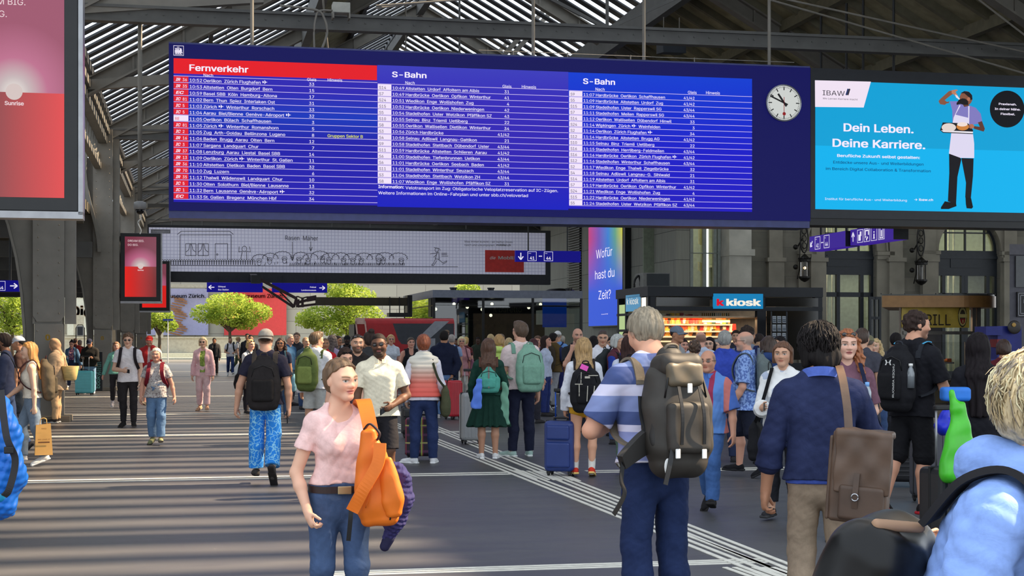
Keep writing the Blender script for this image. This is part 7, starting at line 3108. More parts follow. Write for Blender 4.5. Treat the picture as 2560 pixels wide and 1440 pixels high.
# front woman in the pink t-shirt
b=person(848,8.0,H=1.537,yaw=14,fem=True,skin=(226,176,148),label='person in pale pink t-shirt striding forward with orange bag on the shoulder',pose=dict(lL=((.03,.14,-1),(0,-.05,-1),0),lR=((.05,.10,-1),(.02,-.22,-1),.2),hyaw=.50,shrug=-.008,pitch=.06,tilt=-.04,twist=.10,aR=((.34,-.04,-1),(-.26,.48,-1),None,.7),aL=((.22,.05,-1),(.32,.55,-.75),None,.9)),hair=('bun',(104,80,58),.0),top=tee((236,196,190),sl=.50,neck='scoop',hem=.024,flare=.0,off=.009,loose=.012,wr=.007),bottom=jeans((64,84,118),belt=(44,28,26),beltz=.006,loose=.004,hi=.028),fine=.0032,eyes=(70,74,60),lip=(196,122,112),brow=(136,104,78))
o=MB().box(-.035,.035,-.006,.006,-.02,.02)
q=b.T(.002,-.074*b.H,.006*b.H)
o.xf(Matrix.Translation(Vector(q)))
o.build('belt_buckle',mat((176,160,120),rough=.3,metal=.8),b.root,bevel=.003)
OR=mat((218,108,18),rough=.55,var=.08,scale=9)
D0=7.72
base=W3(935,1308,D0)
t=Thing('sling_backpack','orange backpack hanging from one shoulder of the person in pink','backpack',world=base)
def L3(px,y,dd=0.0):
	return W3(px,y,D0+dd)-base
ax=unit(L3(918,1090)-L3(946,1295))
sx_=unit(np.cross(vec(0,1,0),ax))*1
Rm=np.stack([sx_,np.cross(ax,sx_),ax],1)
ct=L3(938,1200)
t.fix(solid('bag_body',[loft(ct,Rm,np.array([-.19,-.15,-.02,.12,.235]),np.array([.052,.066,.054,.034,.014]),np.array([.042,.052,.054,.044,.022]),np.zeros(5))],.006,OR,None,folds(.006,1.6,1)))
t.fix(solid('side_pocket',[loft(ct+Rm@vec(.075,-.035,-.05),Rm,np.array([-.12,-.06,.06,.14]),np.array([.012,.025,.018,.006]),np.array([.03,.036,.032,.02]),np.zeros(4))],.006,OR,None,folds(.004,1.6,4)))
t.fix(ribbon('padded_strap',[L3(896,1022,.40),L3(902,1004,.28),L3(910,1006,.16),L3(920,1042,.08),L3(930,1092,.03)],.075,.018,OR,None,wdir=(1,0,.05)))
t.fix(ribbon('loose_strap',[L3(950,1108,-.07),L3(944,1160,-.09),L3(908,1225,-.10),L3(880,1278,-.09)],.062,.014,OR,None,wdir=(.85,0,.5)))
t.fix(ribbon('webbing',[L3(878,1272,-.09),L3(876,1300,-.09),L3(871,1352,-.08)],.022,.006,BLACK,None,wdir=(1,0,0)))
t.fix(ribbon('handle_loop',[L3(912,1072,.0),L3(926,1060,-.04),L3(948,1082,-.04),L3(944,1100,-.01)],.022,.008,mat((40,26,30)),None,wdir=(.2,1,0)))
t.fix(rope('seam',[L3(952,1122,-.075),L3(940,1180,-.085),L3(914,1270,-.075)],.004,mat((200,96,14),rough=.6),None))
t.fix(rope('zip',[L3(972,1160,-.05),L3(985,1230,-.06),L3(975,1300,-.05)],.004,BLACK,None))
D1=7.85
base=W3(985,1372,D1)
t=Thing('jacket','dark violet jacket draped over the arm beside the orange bag','jacket',world=base)
def L4(px,y,dd=0.0):
	return W3(px,y,D1+dd)-base
C=lambda p0,p1,r0,r1:rc(p0,p1,r0,r1,k=.05)
t.fix(solid('cloth',[C(L4(960,1165),L4(994,1190),.035,.045),C(L4(994,1190),L4(1010,1245),.045,.042),C(L4(1006,1240),L4(996,1300),.044,.036),C(L4(985,1200),L4(985,1290),.045,.04),C(L4(986,1300),L4(966,1352),.034,.022),C(L4(960,1170,.08),L4(968,1280,.05),.045,.04)],.006,mat((44,40,92),rough=.8,var=.1),None,folds(.010,2.0,3,ridge=1.2)))
t.fix(solid('cuff',[rc(L4(972,1346),L4(962,1366),.030,.026)],.006,mat((28,26,62),rough=.8),None))

# man with the striped polo and hiking pack
zz=lambda y,d:CH+(HY-y)/FPX*d
d_=8.3
st=[(883,917,(128,142,186)),(917,960,(62,78,128)),(960,988,(206,204,226)),(988,1027,(124,138,184)),(1027,1060,(64,80,130)),(1060,1078,(204,202,224)),(1078,1146,(134,142,190)),(1146,1200,(214,214,230))]
lo,hi=zz(1200,d_),zz(800,d_)
stops=[(0,(214,214,230))]
for y0,y1,c in st[::-1]:
	stops.append(((zz(y1,d_)-lo)/(hi-lo),c))
stops.append(((zz(883,d_)-lo)/(hi-lo),(222,220,232)))
stops=sorted(dict((round(max(0,p),4),c)for p,c in stops).items())
POLO=zramp('striped polo cloth',stops,2,.85,'CONSTANT',lo=lo,hi=hi)
b=person(1636,d_,yt=768,yaw=203,skin=(214,160,132),label='person in blue and white striped polo with large hiking backpack, head bowed',pose=dict(STAND,pitch=.42,lean=.08,aL=((.48,.30,-1),(-.8,.70,.05)),aR=((.44,.30,-1),(-.8,.70,.05))),hair=('short',(132,122,104),.0),top=tee(POLO,sl=.80,neck='collar',cc=(130,136,184),hem=-.012,flare=.02,loose=.022,off=.018),bottom=jeans((30,44,80),loose=.02),bulk=1.10,belly=.4,rim=(120,108,92))
HK=mat((50,46,41),rough=.6,var=.14,scale=14)
HKD=mat((36,34,32),rough=.65,var=.1)
t=backpack(b,'large dark grey hiking backpack with hip belt on the striped polo back',HK,HK,w=.34,h=.56,dp=.24,zc=.145,strap=(112,102,88),taper=.80)
lc=t.lc
t.fix(solid('lid',[box(lc(0,.015,.215),(.125,.10,.065),.055,b.Rt)],.008,HK,None,folds(.005,1.5,8)))
t.fix(solid('lid_pocket',[box(lc(0,.095,.165),(.105,.035,.065),.03,b.Rt)],.008,mat((92,82,66),rough=.5,var=.2),None,folds(.005,2,5)))
for x in(-.06,.06):
	t.fix(ribbon('compression_strap',[lc(x,.14,.10),lc(x*1.05,.175,-.04),lc(x*1.1,.16,-.2)],.018,.005,BLACK,None,wdir=b.Rt@vec(1,0,0)))
for x,z_ in((-.07,-.25),(.085,-.245),(0,.09)):
	t.fix(MB().box(-.014,.014,-.004,.004,-.025,.025).xf(Matrix.Translation(Vector(lc(x,.15,z_)))).build('buckle',WHITE,None,bevel=.004))
for x in(-.155,.155):
	t.fix(solid('side_pocket',[box(lc(x,.0,-.10),(.03,.07,.12),.028,b.Rt)],.008,HKD,None,folds(.004,2,1)))
t.fix(ribbon('hip_belt',[lc(.08,-.06,-.17),lc(.18,-.02,-.18),lc(.28,.02,-.23),lc(.36,.05,-.28)],.14,.035,HKD,None,wdir=b.Rt@vec(.1,.2,1),taper=(1.1,.55)))
t.fix(ribbon('belt_webbing',[lc(.35,.05,-.28),lc(.38,.08,-.37),lc(.37,.09,-.44),lc(.44,.10,-.54)],.028,.005,BLACK,None,wdir=b.Rt@vec(.8,.3,.3)))
t.fix(ribbon('hanging_strap',[lc(.19,-.04,.06),lc(.2,.0,-.08),lc(.14,.02,-.2)],.026,.005,BLACK,None,wdir=b.Rt@vec(1,0,0)))
t.fix(ribbon('hanging_strap',[lc(.10,.13,-.20),lc(.13,.14,-.30),lc(.16,.14,-.40)],.026,.005,BLACK,None,wdir=b.Rt@vec(1,0,0)))
t.fix(MB().ball((0,0,0),.02,8,1,.5,2.2).xf(Matrix.Translation(Vector(lc(.12,.10,-.31)))).build('plastic_tag',WHITE,None,smooth=True))

# man in the navy sweater with the satchel
b=person(2052,8.3,yt=806,yaw=172,skin=(186,134,104),label='person in navy sweater over blue shirt with brown leather satchel',pose=dict(STAND,hyaw=.35,pitch=.1,tilt=.05,lL=((.04,.08,-1),(.0,.0,-1),0),aL=((.30,.0,-1),(.10,.16,-1),None,.6),aR=((.32,.62,-.8),(-.6,.7,-.05))),hair=('mop',(24,21,21),.0),top=ls((38,46,80),sl=1.42,neck='crew',hem=-.035,flare=.012,loose=.020,off=.018),bottom=pants((150,132,112),loose=.018),bulk=1.02)
hair_strands(b,[(26,23,23),(36,32,32)],520,.0045,-1.15,.085,.16,3,back=-2)
ring=[b.T(.056*b.H*math.cos(a),.012*b.H+.054*b.H*math.sin(a),(.292+.014*math.sin(a))*b.H)for a in np.linspace(-1.2,4.34,15)]
ribbon('shirt_collar',ring,.05,.008,cloth((84,108,190)),b.root,wdir=b.Rt@vec(0,0,1),n=3)
solid('shirt_tail',b.torso(.012,-.048,hi=.0),.008,cloth((70,92,176)),b.root)
LEA=mat((88,68,54),rough=.5,var=.22,scale=7,spec=.45,bump=.15)
LEAD=mat((78,60,48),rough=.5,var=.2)
DS=7.9
base=W3(2140,1300,DS)
t=Thing('satchel','worn brown leather satchel at the hip of the navy sweater','satchel',world=base)
def L5(px,y,dd=0.0):
	return W3(px,y,DS+dd)-base
Rs=rz_(R(-24))@ry(R(4))
ct=L5(2152,1192)
t.fix(solid('bag_body',[box(ct,(0.1461,0.0698,0.2349),.022,Rs)],.006,LEA,None,folds(.004,1.2,2)))
t.fix(solid('flap',[box(ct+Rs@vec(0.0191,-0.0762,0.0762),(0.1422,0.0152,0.1588),.01,Rs),box(ct+Rs@vec(0.0127,-0.0254,0.2261),(0.1422,0.0635,0.0203),.014,Rs)],.005,LEA,None,folds(.006,1.6,4)))
t.fix(solid('front_pocket',[box(ct+Rs@vec(0.0254,-0.0838,-0.127),(0.1143,0.0254,0.0889),.018,Rs)],.006,LEAD,None))
t.fix(solid('side_gusset',[box(ct+Rs@vec(-0.1499,0.,-0.0127),(0.0102,0.061,0.2159),.008,Rs)],.006,LEA,None))
t.fix(ribbon('closing_strap',[ct+Rs@vec(0.,-0.0991,0.0254),ct+Rs@vec(0.,-0.1168,-0.0762),ct+Rs@vec(0.,-0.1092,-0.1524)],.028,.007,LEAD,None,wdir=Rs@vec(1,0,0)))
m=MB().tube([ct+Rs@(vec(0.,-0.1207,-0.0953)+vec(.018*math.cos(a),0,.018*math.sin(a)))for a in np.linspace(0,2*math.pi,13)[:-1]],.004,5,closed=True)
t.fix(m.build('buckle',CHROME,None,smooth=True))
m=MB()
for z_ in(.012,-.02):
	q=L5(2122,1084)+vec(0,0,z_)
	m.tube([q+vec(.016*math.cos(a),0,.016*math.sin(a))for a in np.linspace(0,2*math.pi,13)[:-1]],.0035,5,closed=True)
t.fix(m.build('clip_ring',CHROME,None,smooth=True))
pa=[L5(2122,1078),L5(2118,1020,.04),L5(2109,960,.12),L5(2102,930,.22),L5(2096,915,.36),L5(2088,925,.5)]
t.fix(ribbon('shoulder_strap',pa,.042,.008,LEA,None,wdir=(1,-.1,0)))

# fair-haired person at the right edge
b=person(2345,3.45,H=1.60,yaw=60,fem=True,skin=(206,150,126),label='close person with tousled fair hair and light blue hoodie at right edge',pose=dict(STAND,lean=.46,pitch=-.02,hyaw=.42,aR=((.34,-.22,-1),(-.1,.5,-1)),aL=((.2,.2,-1),(-.2,.9,-.4))),hair=('short',(190,172,136),.075),top=jk((132,162,222),neck='hood',hem=-.09,off=.020,loose=.026,name='hoodie',wr=.010,wf=.9),bottom=pants((60,66,90)),bulk=1.18,h=.006)
hair_strands(b,[(206,184,140),(186,166,128),(222,204,164),(140,128,112)],1100,.0024,-.55,.085,.16,5)
rn=random.Random(8)
m=MB()
for k in range(46):
	a,e=rn.uniform(0,2*math.pi),rn.uniform(-.2,1.2)
	p0=b.Hd(.38*math.cos(a)*math.cos(e),.10+.46*math.sin(a)*math.cos(e),.12+.42*math.sin(e))
	dv=unit(p0-b.hc)*rn.uniform(.01,.022)
	p1=p0+dv+vec(rn.gauss(0,.014),rn.gauss(0,.014),rn.gauss(0,.01))
	p2=p1+dv*.6+vec(rn.gauss(0,.014),rn.gauss(0,.014),rn.gauss(-.012,.01))
	m.tube(catmull([p0,(p0+p1)/2+dv*.2+vec(rn.gauss(0,.006),0,rn.gauss(0,.006)),p1,p2],4),.0006,4)
m.build('loose_strands',hair_mat((214,196,156)),b.root,smooth=True)
t=Thing('backpack','black leather backpack with tan zip edge at lower right corner','backpack',b,b.T(0,.26,-.02*b.H))
BL=mat((14,14,15),rough=.34,spec=.3,var=.2,scale=5)
ctr=b.T(-.05,.20,.03*b.H)
t.fix(solid('body',[box(ctr,(.17,.10,.20),.08,b.Rt)],.007,BL,None,folds(.008,1.2,2)))
t.fix(solid('zip_edge',[rc(b.T(-.17,.22,.15*b.H),b.T(-.10,.15,.165*b.H),.014,.012)],.005,mat((150,118,92),rough=.6),None))
for sg in(1,-1):
	H=b.H
	x=sg*.074*H
	pts=[b.T(x*.8,.085*H,.18*H),b.T(x*1.05,.062*H,.255*H),b.T(x*1.1,.015*H,.292*H),b.T(x*1.2,-.042*H,.272*H),b.T(x*1.35,-.082*H,.20*H),b.T(x*1.5,-.075*H,.12*H),b.T(x*1.7,-.02*H,.06*H),b.T(x*1.5,.06*H,.03*H)]
	t.fix(ribbon('strap',pts,.085,.016,mat((26,25,28),rough=.85),None,wdir=b.Rt@vec(1,0,.15*sg)))

# person with the logo backpack, hand on the luggage
b=person(2284,13.9,yt=772,yaw=128,skin=(206,152,124),label='person in black t-shirt and shorts with black sports backpack, profile view',pose=dict(lR=((.04,.03,-1),(.0,-.05,-1),0),lL=((.04,-.22,-1),(.02,-.42,-1),.55),hyaw=-.55,pitch=.08,aR=((.22,.30,-1),(.1,.75,-.62),None,.8),aL=((.2,.2,-1),(0,.7,-.7))),hair=('afro',(54,42,38),-.04),top=tee((24,24,30),sl=.78,loose=.022,off=.018,flare=.02,hem=-.07),bottom=shorts((20,20,24),ln=1.0,loose=.05,off=.012),bulk=1.08,shoes=((28,24,26),(180,40,50)),beard=((60,44,36),.55))
t=backpack(b,'black sports backpack with white emblem, vertical lettering and blue strap ends',(26,26,30),(22,22,25),w=.33,h=.50,dp=.20,zc=.13,strap=(44,46,52))
lc=t.lc
Wm=emit((206,206,210),.35)
m=MB()
em=lambda x,z_,y=.125:lc(x,y,z_)
for sg in(1,-1):
	pts=[em(sg*-.035,.135),em(sg*-.020,.135),em(sg*-.010,.112),em(sg*-.020,.088),em(sg*-.035,.088),em(sg*-.022,.112)]
	m.add(pts,[list(range(6))])
m.bar(em(-.022,.112),em(.022,.112),.012,.004)
t.fix(m.build('emblem',WHITE,None))
m=MB()
co,fc=text_mesh('UNDER ARMOUR',.03)
wx_=co[:,0].max()
m.add([lc(-.085+.030*p[1]/.73,.142,.10-.30*p[0]/wx_)for p in co],fc)
t.fix(m.build('vertical_lettering',WHITE,None))
for sg in(1,-1):
	t.fix(ribbon('strap_trim',[b.T(sg*.085*b.H,.05*b.H,.275*b.H+.02),b.T(sg*.092*b.H,.02*b.H,.285*b.H+.024),b.T(sg*.10*b.H,-.0*b.H,.28*b.H+.026)],.012,.006,mat((70,176,224),rough=.5),None,wdir=b.Rt@vec(1,0,0)))
wb=Thing('water_bottle','clear water bottle with white cap in the side pocket of the sports backpack','bottle',b,lc(-.175,.0,-.10))
o=MB().lathe([(.001,0),(.033,0),(.034,.13),(.022,.17),(.015,.18),(.015,.195)],tuple(lc(-.178,.03,-.11)),14)
wb.fix(o.build('bottle_body',mat((120,126,130),rough=.1,spec=.8),None,smooth=True))
o=MB().lathe([(.017,.192),(.019,.192),(.019,.215),(.001,.217)],tuple(lc(-.178,.03,-.11)),12)
wb.fix(o.build('bottle_cap',WHITE,None,smooth=True))
suitcase(2386,12.2,'black suitcase with pull-out rails carrying the green plastic bag',(24,26,30),w=.50,h=.62,dp=.30,yaw=25,handle=.46,kind='soft')
base=W3(2400,1180,11.95)
t=Thing('plastic_bag','bright green plastic carrier bag standing on the black suitcase','plastic bag',world=base)
L6=lambda px,y,dd=0.0:W3(px,y,11.95+dd)-base
t.fix(solid('bag_body',[loft(L6(2398,1100),rz_(.3),np.array([-.26,-.16,.06,.28]),np.array([.10,.09,.05,.03]),np.array([.07,.07,.05,.02]),np.zeros(4)),rc(L6(2386,1020),L6(2380,980),.035,.018,k=.04)],.008,mat((70,190,40),rough=.35,spec=.5,var=.15),None,folds(.008,1.3,2)))
base=W3(2372,1080,12.9)
t=Thing('plastic_bag','small deep blue plastic bag hanging behind the green one','plastic bag',world=base)
t.fix(solid('bag_body',[rc(vec(-.02,0,.20),vec(-.04,0,.05),.03,.07,k=.04),rc(vec(-.04,0,.05),vec(.06,0,.0),.06,.05,k=.04)],.01,mat((20,40,190),rough=.4),None,folds(.012,2,1)))
base=W3(2388,1000,13.0)
t=Thing('carrier_bag','bright blue carrier on top of the pull-out rails behind green bag','bag',world=base)
t.fix(solid('bag_body',[box(vec(0,0,.05),(.12,.07,.06),.03)],.01,mat((40,120,214),rough=.5),None))
suitcase(2465,11.6,'turquoise suitcase with only its top edge showing at right',(60,140,184),w=.40,h=.55,dp=.26,yaw=20)
suitcase(2336,15.4,'tall charcoal grey suitcase behind the person in black shorts',(66,68,76),w=.44,h=.74,dp=.28,yaw=8,kind='vribs')
suitcase(2248,17.0,'small black suitcase behind the striding bare legs',(24,24,28),w=.36,h=.5,dp=.22,yaw=-10)
b=person(2446,13.4,yt=830,yaw=165,fem=True,skin='light',label='person in black with very long dark hair beside the grill stand',pose=dict(STAND,hyaw=-.3),hair=('long',(27,22,24),.03,1.2),top=ls((24,24,30),off=.02,loose=.02,hem=-.16,flare=.03),bottom=pants((20,20,24),loose=.03))
b=person(2596,5.6,H=1.52,yaw=-80,fem=True,skin=(204,150,120),label='person mostly hidden behind fair hair, bare bent arm showing',pose=dict(STAND,aL=((.25,.95,-.72),(0,-.1,-1)),aR=((.2,.2,-1),(0,1,-.2))),hair=('short',(150,120,90)),top=tee((150,176,222),sl=.25),bottom=pants((50,60,90)))

# middle distance, right half
b=person(2116,12.5,yt=820,yaw=-4,fem=True,skin=(222,176,154),label='person with curly ginger hair and mauve t-shirt facing the camera',pose=dict(STAND,hyaw=.05,aL=((.22,.0,-1),(-.5,.75,-.1)),aR=BENT),hair=('wavy',(150,92,58),.0,.7),glasses=('dark','up'),top=tee((112,78,92),sl=.8,loose=.02),bottom=shorts((52,66,86),ln=.55),fine=.004,h=.0075,brow=(120,84,64),lip=(176,104,98))
t=shoulder_bag(b,1,'dark blue bag strap worn by the ginger person in mauve',(38,48,84),w=.28,h=.26)
wb=Thing('water_bottle','clear plastic bottle with pale blue cap held against mauve t-shirt','bottle',b,b.T(.14,-.16,.08*b.H))
wb.fix(MB().lathe([(.001,0),(.033,0),(.034,.14),(.022,.18),(.014,.19)],tuple(b.T(.14,-.16,.08*b.H)),14).build('bottle_body',mat((150,160,168),rough=.1,spec=.8),None,smooth=True))
wb.fix(MB().lathe([(.016,.185),(.018,.185),(.018,.22),(.001,.222)],tuple(b.T(.14,-.16,.08*b.H)),12).build('bottle_cap',mat((120,170,226),rough=.4),None,smooth=True))
b=person(1958,13.9,H=1.62,yaw=-20,fem=True,skin='light',label='person in white embroidered blouse half hidden by the navy sweater',pose=dict(STAND,lL=((.05,.1,-1),(0,-.2,-1),.2),aR=((.14,.2,-1),(-.2,1,.1)),aL=PHONE),hair=('bob',(96,66,48)),top=ls(print_mat('embroidered white cotton',(232,232,230),(176,186,206),9,(.60,.63)),off=.022,loose=.03,hem=-.12,name='blouse',flare=.03),bottom=pants((28,28,34),len=1.8),shoes=((40,40,44),(60,60,62)))
phone(b,'R','phone held by the person in the white blouse')
shoulder_bag(b,-1,'black bag with broad strap over the white blouse',(24,24,28),w=.32,h=.3,cross=False)
b=person(1868,18.2,yt=829,yaw=-112,skin=(206,152,128),label='bald person with glasses and patterned blue shirt walking in profile',pose=dict(lR=((.03,.30,-1),(0,.0,-1),0),lL=((.03,-.18,-1),(0,-.45,-1),.5),hyaw=.15,aL=((.2,.0,-1),(-.1,.55,-.9)),aR=((.2,.1,-1),(-.1,.6,-.8))),hair=None,rim=(150,140,130),beard=((158,146,136),.5),glasses=('clear',),top=tee(print_mat('patterned blue shirt',(136,166,220),(78,104,168),34,(.46,.56)),sl=.85,neck='collar',cc=(136,166,220),loose=.028,hem=-.10,flare=.03,off=.022),bottom=shorts((24,28,44),ln=1.0,loose=.04),bulk=1.1,belly=.6,shoes=((24,24,28),(40,40,42)))
backpack(b,'grey striped daypack on the bald person in the blue shirt',(98,108,108),(80,88,90),w=.29,h=.44,dp=.16,strap=(74,82,90))
stp=zramp('blue red striped shirt',[(0,(70,110,180)),(.12,(150,40,70)),(.2,(84,128,196)),(.34,(196,120,110)),(.42,(70,108,180)),(.54,(150,44,76)),(.62,(88,132,198)),(.76,(190,110,104)),(.85,(64,100,176))],0,.85,'CONSTANT',lo=-.32,hi=.32)
b=person(1772,14.4,yt=876,yaw=-25,skin=(196,142,116),label='short person in red and blue striped shirt behind the hiking backpack',pose=dict(WALK_L,aL=((.3,.05,-1),(.12,.25,-1))),hair=None,rim=(90,80,72),glasses=('clear',),top=tee(stp,sl=.95,neck='collar',loose=.035,hem=-.07,off=.022,cc=(80,120,190)),bottom=jeans((62,96,150),loose=.02,belt=(40,30,28)),belly=.5,shoes=((30,28,30),(40,38,38)))
b=person(1812,20.5,yt=824,yaw=172,skin='light',label='grey haired person in plain royal blue shirt seen from behind',pose=dict(STAND,hyaw=-.2),hair=('short',(142,142,138)),top=ls((56,78,180),neck='collar',hem=-.10,off=.022,loose=.02,name='shirt'),bottom=pants((50,60,90)),bulk=1.1)
b=person(1868,21.5,yt=811,yaw=160,skin='tan',label='tall person with dark curly hair and grey t-shirt behind the bald one',pose=dict(STAND,hyaw=-.4),hair=('afro',(48,38,34),-.04),top=tee((112,120,136)),bottom=pants((44,50,70)))
backpack(b,'dark blue backpack with small orange badge behind the bald person',(40,54,110),(34,46,96),w=.36,h=.50,dp=.18)
b=person(1922,20.0,yt=836,yaw=176,skin='light',label='brown haired child in navy hooded jacket seen from behind',pose=STAND,hair=('mop',(62,48,40),-.03),top=jk((40,62,108),neck='hood'),bottom=pants((40,44,56)))
b=person(1952,24.5,yt=838,yaw=-62,fem=True,skin='light',label='dark haired person with sunglasses pushed up looking left near kiosk',pose=STAND,hair=('long',(30,26,28)),glasses=('dark','up'),top=ls((30,30,36)),bottom=pants((30,30,36)))
b=person(1898,26.0,yt=832,yaw=175,skin='light',label='dark cropped head showing behind the navy hooded jacket',pose=STAND,hair=('short',(44,36,34)),top=tee((70,74,84)),bottom=pants((50,50,56)))
b=person(1898,22.8,yt=852,yaw=150,fem=True,skin='light',label='curly light brown head low between grey t-shirt and hooded jacket',pose=STAND,hair=('afro',(150,118,84),-.05),top=tee((90,84,80)),bottom=pants((60,60,66)))
b=person(1688,24.0,yt=813,yaw=60,skin='tan',label='person in grey peaked cap with sunglasses on it, near the kiosk',pose=dict(STAND,hyaw=-.1),hair=('buzz',(40,34,32)),hat=('cap',(108,120,134)),top=tee((150,150,152)),bottom=pants((60,62,70)))
b=person(1706,27.0,yt=845,yaw=20,fem=True,skin='pink',label='dark haired head just right of the grey cap by the kiosk',pose=STAND,hair=('long',(40,30,30)),top=tee((90,60,60)),bottom=pants((40,40,46)))
b=person(1752,25.5,yt=830,yaw=168,skin='pink',label='balding person with white straps turned toward the kiosk shelves',pose=dict(STAND,hyaw=.4),hair=None,rim=(110,88,74),top=tee((190,200,220)),bottom=pants((60,60,70)))
b=person(1737,20.5,yt=846,yaw=178,fem=True,skin='light',label='brown frizzy bun head directly above the hiking backpack',pose=STAND,hair=('afro',(74,56,44),-.06),top=tee((150,150,160)),bottom=pants((60,60,70)))
b=person(1775,26.5,yt=841,yaw=-20,fem=True,skin='fair',label='person with straight black hair and glasses in front of the kiosk',pose=STAND,hair=('long',(30,24,26)),glasses=('clear',),top=tee((60,26,40)),bottom=pants((40,36,44)))
b=person(1796,28.5,yt=846,yaw=-40,fem=True,skin='fair',label='grey haired head with glasses left of the royal blue shirt',pose=STAND,hair=('bob',(140,138,134)),glasses=('clear',),top=tee((120,40,50)),bottom=pants((60,60,66)))
b=person(1840,33.0,yt=824,yaw=-10,skin='light',label='tall person standing close to the glowing kiosk shelves',pose=STAND,hair=('short',(50,40,36)),top=tee((50,50,60)),bottom=pants((40,40,46)))
b=person(2154,20.0,yt=818,yaw=150,skin='light',label='brown haired person hidden behind the ginger curls',pose=STAND,hair=('short',(70,54,46)),top=tee((70,70,80)),bottom=pants((60,60,70)))
b=person(2170,22.0,yt=835,yaw=160,skin='light',label='person in olive flat cap and navy vest by the open door',pose=STAND,hair=('buzz',(90,80,70)),hat=('cap',(116,112,88)),top=tee((34,38,56)),bottom=pants((70,70,80)))
b=person(2190,23.5,yt=844,yaw=-30,fem=True,skin='fair',label='blond person in pale blue shirt beside the olive flat cap',pose=STAND,hair=('wavy',(190,164,116),-.02,.7),top=tee((170,186,214)),bottom=jeans())
b=person(2240,24.0,yt=830,yaw=170,skin='tan',label='dark haired head left of the person in black shorts',pose=STAND,hair=('short',(30,26,26)),top=tee((60,60,66)),bottom=pants((40,40,46)))
b=person(2508,20.5,yt=846,yaw=150,fem=True,skin='tan',label='dark brown head between long black hair and fair hair',pose=STAND,hair=('bob',(60,42,34)),top=tee((90,30,36)),bottom=pants((40,40,46)))
b=person(1459,18.3,yt=842,yaw=184,fem=True,skin=(212,158,128),label='person with long blond hair, white top and mustard shorts seen from behind',pose=dict(lL=((.03,.02,-1),(.02,.0,-1),0),lR=((.06,-.10,-1),(-.05,-.15,-1),.2),hyaw=.1,aL=((.22,.05,-1),(.0,.35,-1)),aR=((.24,.05,-1),(.1,.3,-1))),hair=('long',(168,136,92),.03,.75),top=ls((226,228,236),off=.016,loose=.02),bottom=shorts((204,152,40),ln=.34,loose=.012),shoes=((212,60,44),(236,200,120)),socks=((222,218,210),.30))
t=backpack(b,'black backpack with pale piping and bright pink tag',(28,28,32),(22,22,26),w=.33,h=.48,dp=.20,zc=.10,strap=(46,40,40))
lc=t.lc
t.fix(MB().box(-.045,.045,-.004,.004,-.03,.03).xf(Matrix.Translation(Vector(lc(.03,.10,.215)))@Matrix.Rotation(-.4,4,'Y')).build('pink_tag',mat((240,90,190),rough=.5),None))
PL=mat((196,190,176),rough=.7)
for pts in([(-.08,.0),(-.06,-.16)],[(.0,.0),(.01,-.18)],[(.075,.16),(.08,.03)],[(.06,.02),(.15,.02)],[(-.12,.12),(-.01,.12)],[(.10,.02),(.10,-.12)]):
	t.fix(rope('piping',[lc(pts[0][0],.185,pts[0][1]),lc((pts[0][0]+pts[1][0])/2,.19,(pts[0][1]+pts[1][1])/2),lc(pts[1][0],.185,pts[1][1])],.005,PL,None))
m=MB().box(-.03,.03,-.003,.003,-.012,.012).xf(Matrix.Translation(Vector(lc(.0,.155,.10))))
t.fix(m.build('white_patch',PL,None))
t.fix(ribbon('hanging_strap',[lc(-.14,.0,-.22),lc(-.16,.03,-.36),lc(-.165,.03,-.50)],.022,.005,BLACK,None))
suitcase(1402,18.35,'navy blue soft suitcase with tall blue rails beside mustard shorts',(24,50,116),w=.36,h=.66,dp=.25,yaw=-18,handle=.36,kind='soft',hc=(40,90,190))
b=person(1302,21.4,yt=802,yaw=196,skin=(210,160,136),label='tall person in pale pink t-shirt with mint backpack and track pants',pose=dict(STAND,hyaw=.35,pitch=-.08,toeL=.6,toeR=.2,aL=((.14,.1,-1),(-.3,.7,-.3))),hair=('quiff',(84,66,52)),rim=(84,66,52),glasses=('clear',),top=tee((226,206,204),sl=.62,loose=.02,hem=-.05),bottom=pants((28,32,54),loose=.012,name='track_pants'),shoes=((160,186,178),(220,224,222)))
MINT=(126,168,148)
t=backpack(b,'mint green rolled backpack on the tall person in track pants',MINT,(120,162,142),w=.36,h=.56,dp=.20,zc=.12,strap=(118,158,140),xo=-.06)
for sg,n in((1,'L'),(-1,'R')):
	hip,kn,an=b.legs[n][:3]
	o_=vec(sg*.075,.02,0)
	ribbon('side_stripe',[hip+o_*1.15,(hip+kn)/2+o_*1.1,kn+o_*.85,(kn+an)/2+o_*.8,an+o_*.62],.016,.006,WHITE,b.root,wdir=(0,1,0))
b=person(1221,21.0,yt=844,yaw=182,fem=True,skin=(196,146,118),label='person in dark green dress and white trainers with long brown hair',pose=dict(lL=((.03,0,-1),(0,0,-1),0),lR=((.03,.0,-1),(0,0,-1),0),hyaw=-.1,aL=((.28,.05,-1),(-.1,.35,-1)),aR=((.28,.05,-1),(-.1,.35,-1))),hair=('long',(84,58,44),.02,.85),top=ls((26,62,52),hem=-.02,off=.012,loose=.012),bottom=dict(kind='skirt',name='skirt',c=(22,56,46),len=.275,flare=.035,pleats=1),shoes=((230,230,230),(236,236,236)))
t=backpack(b,'small turquoise drawstring backpack on the dark green dress',(84,164,148),(84,164,148),w=.29,h=.30,dp=.12,zc=.12,taper=.5,strap=(90,62,52))
t.fix(ribbon('centre_seam',[t.lc(0,.02,.16),t.lc(0,.065,.02),t.lc(0,.075,-.13)],.02,.006,mat((120,110,104),rough=.7),None))
base=W3(1192,1000,20.6)
t=Thing('cloth_jacket','bright blue jacket hanging left of the green dress','jacket',world=base)
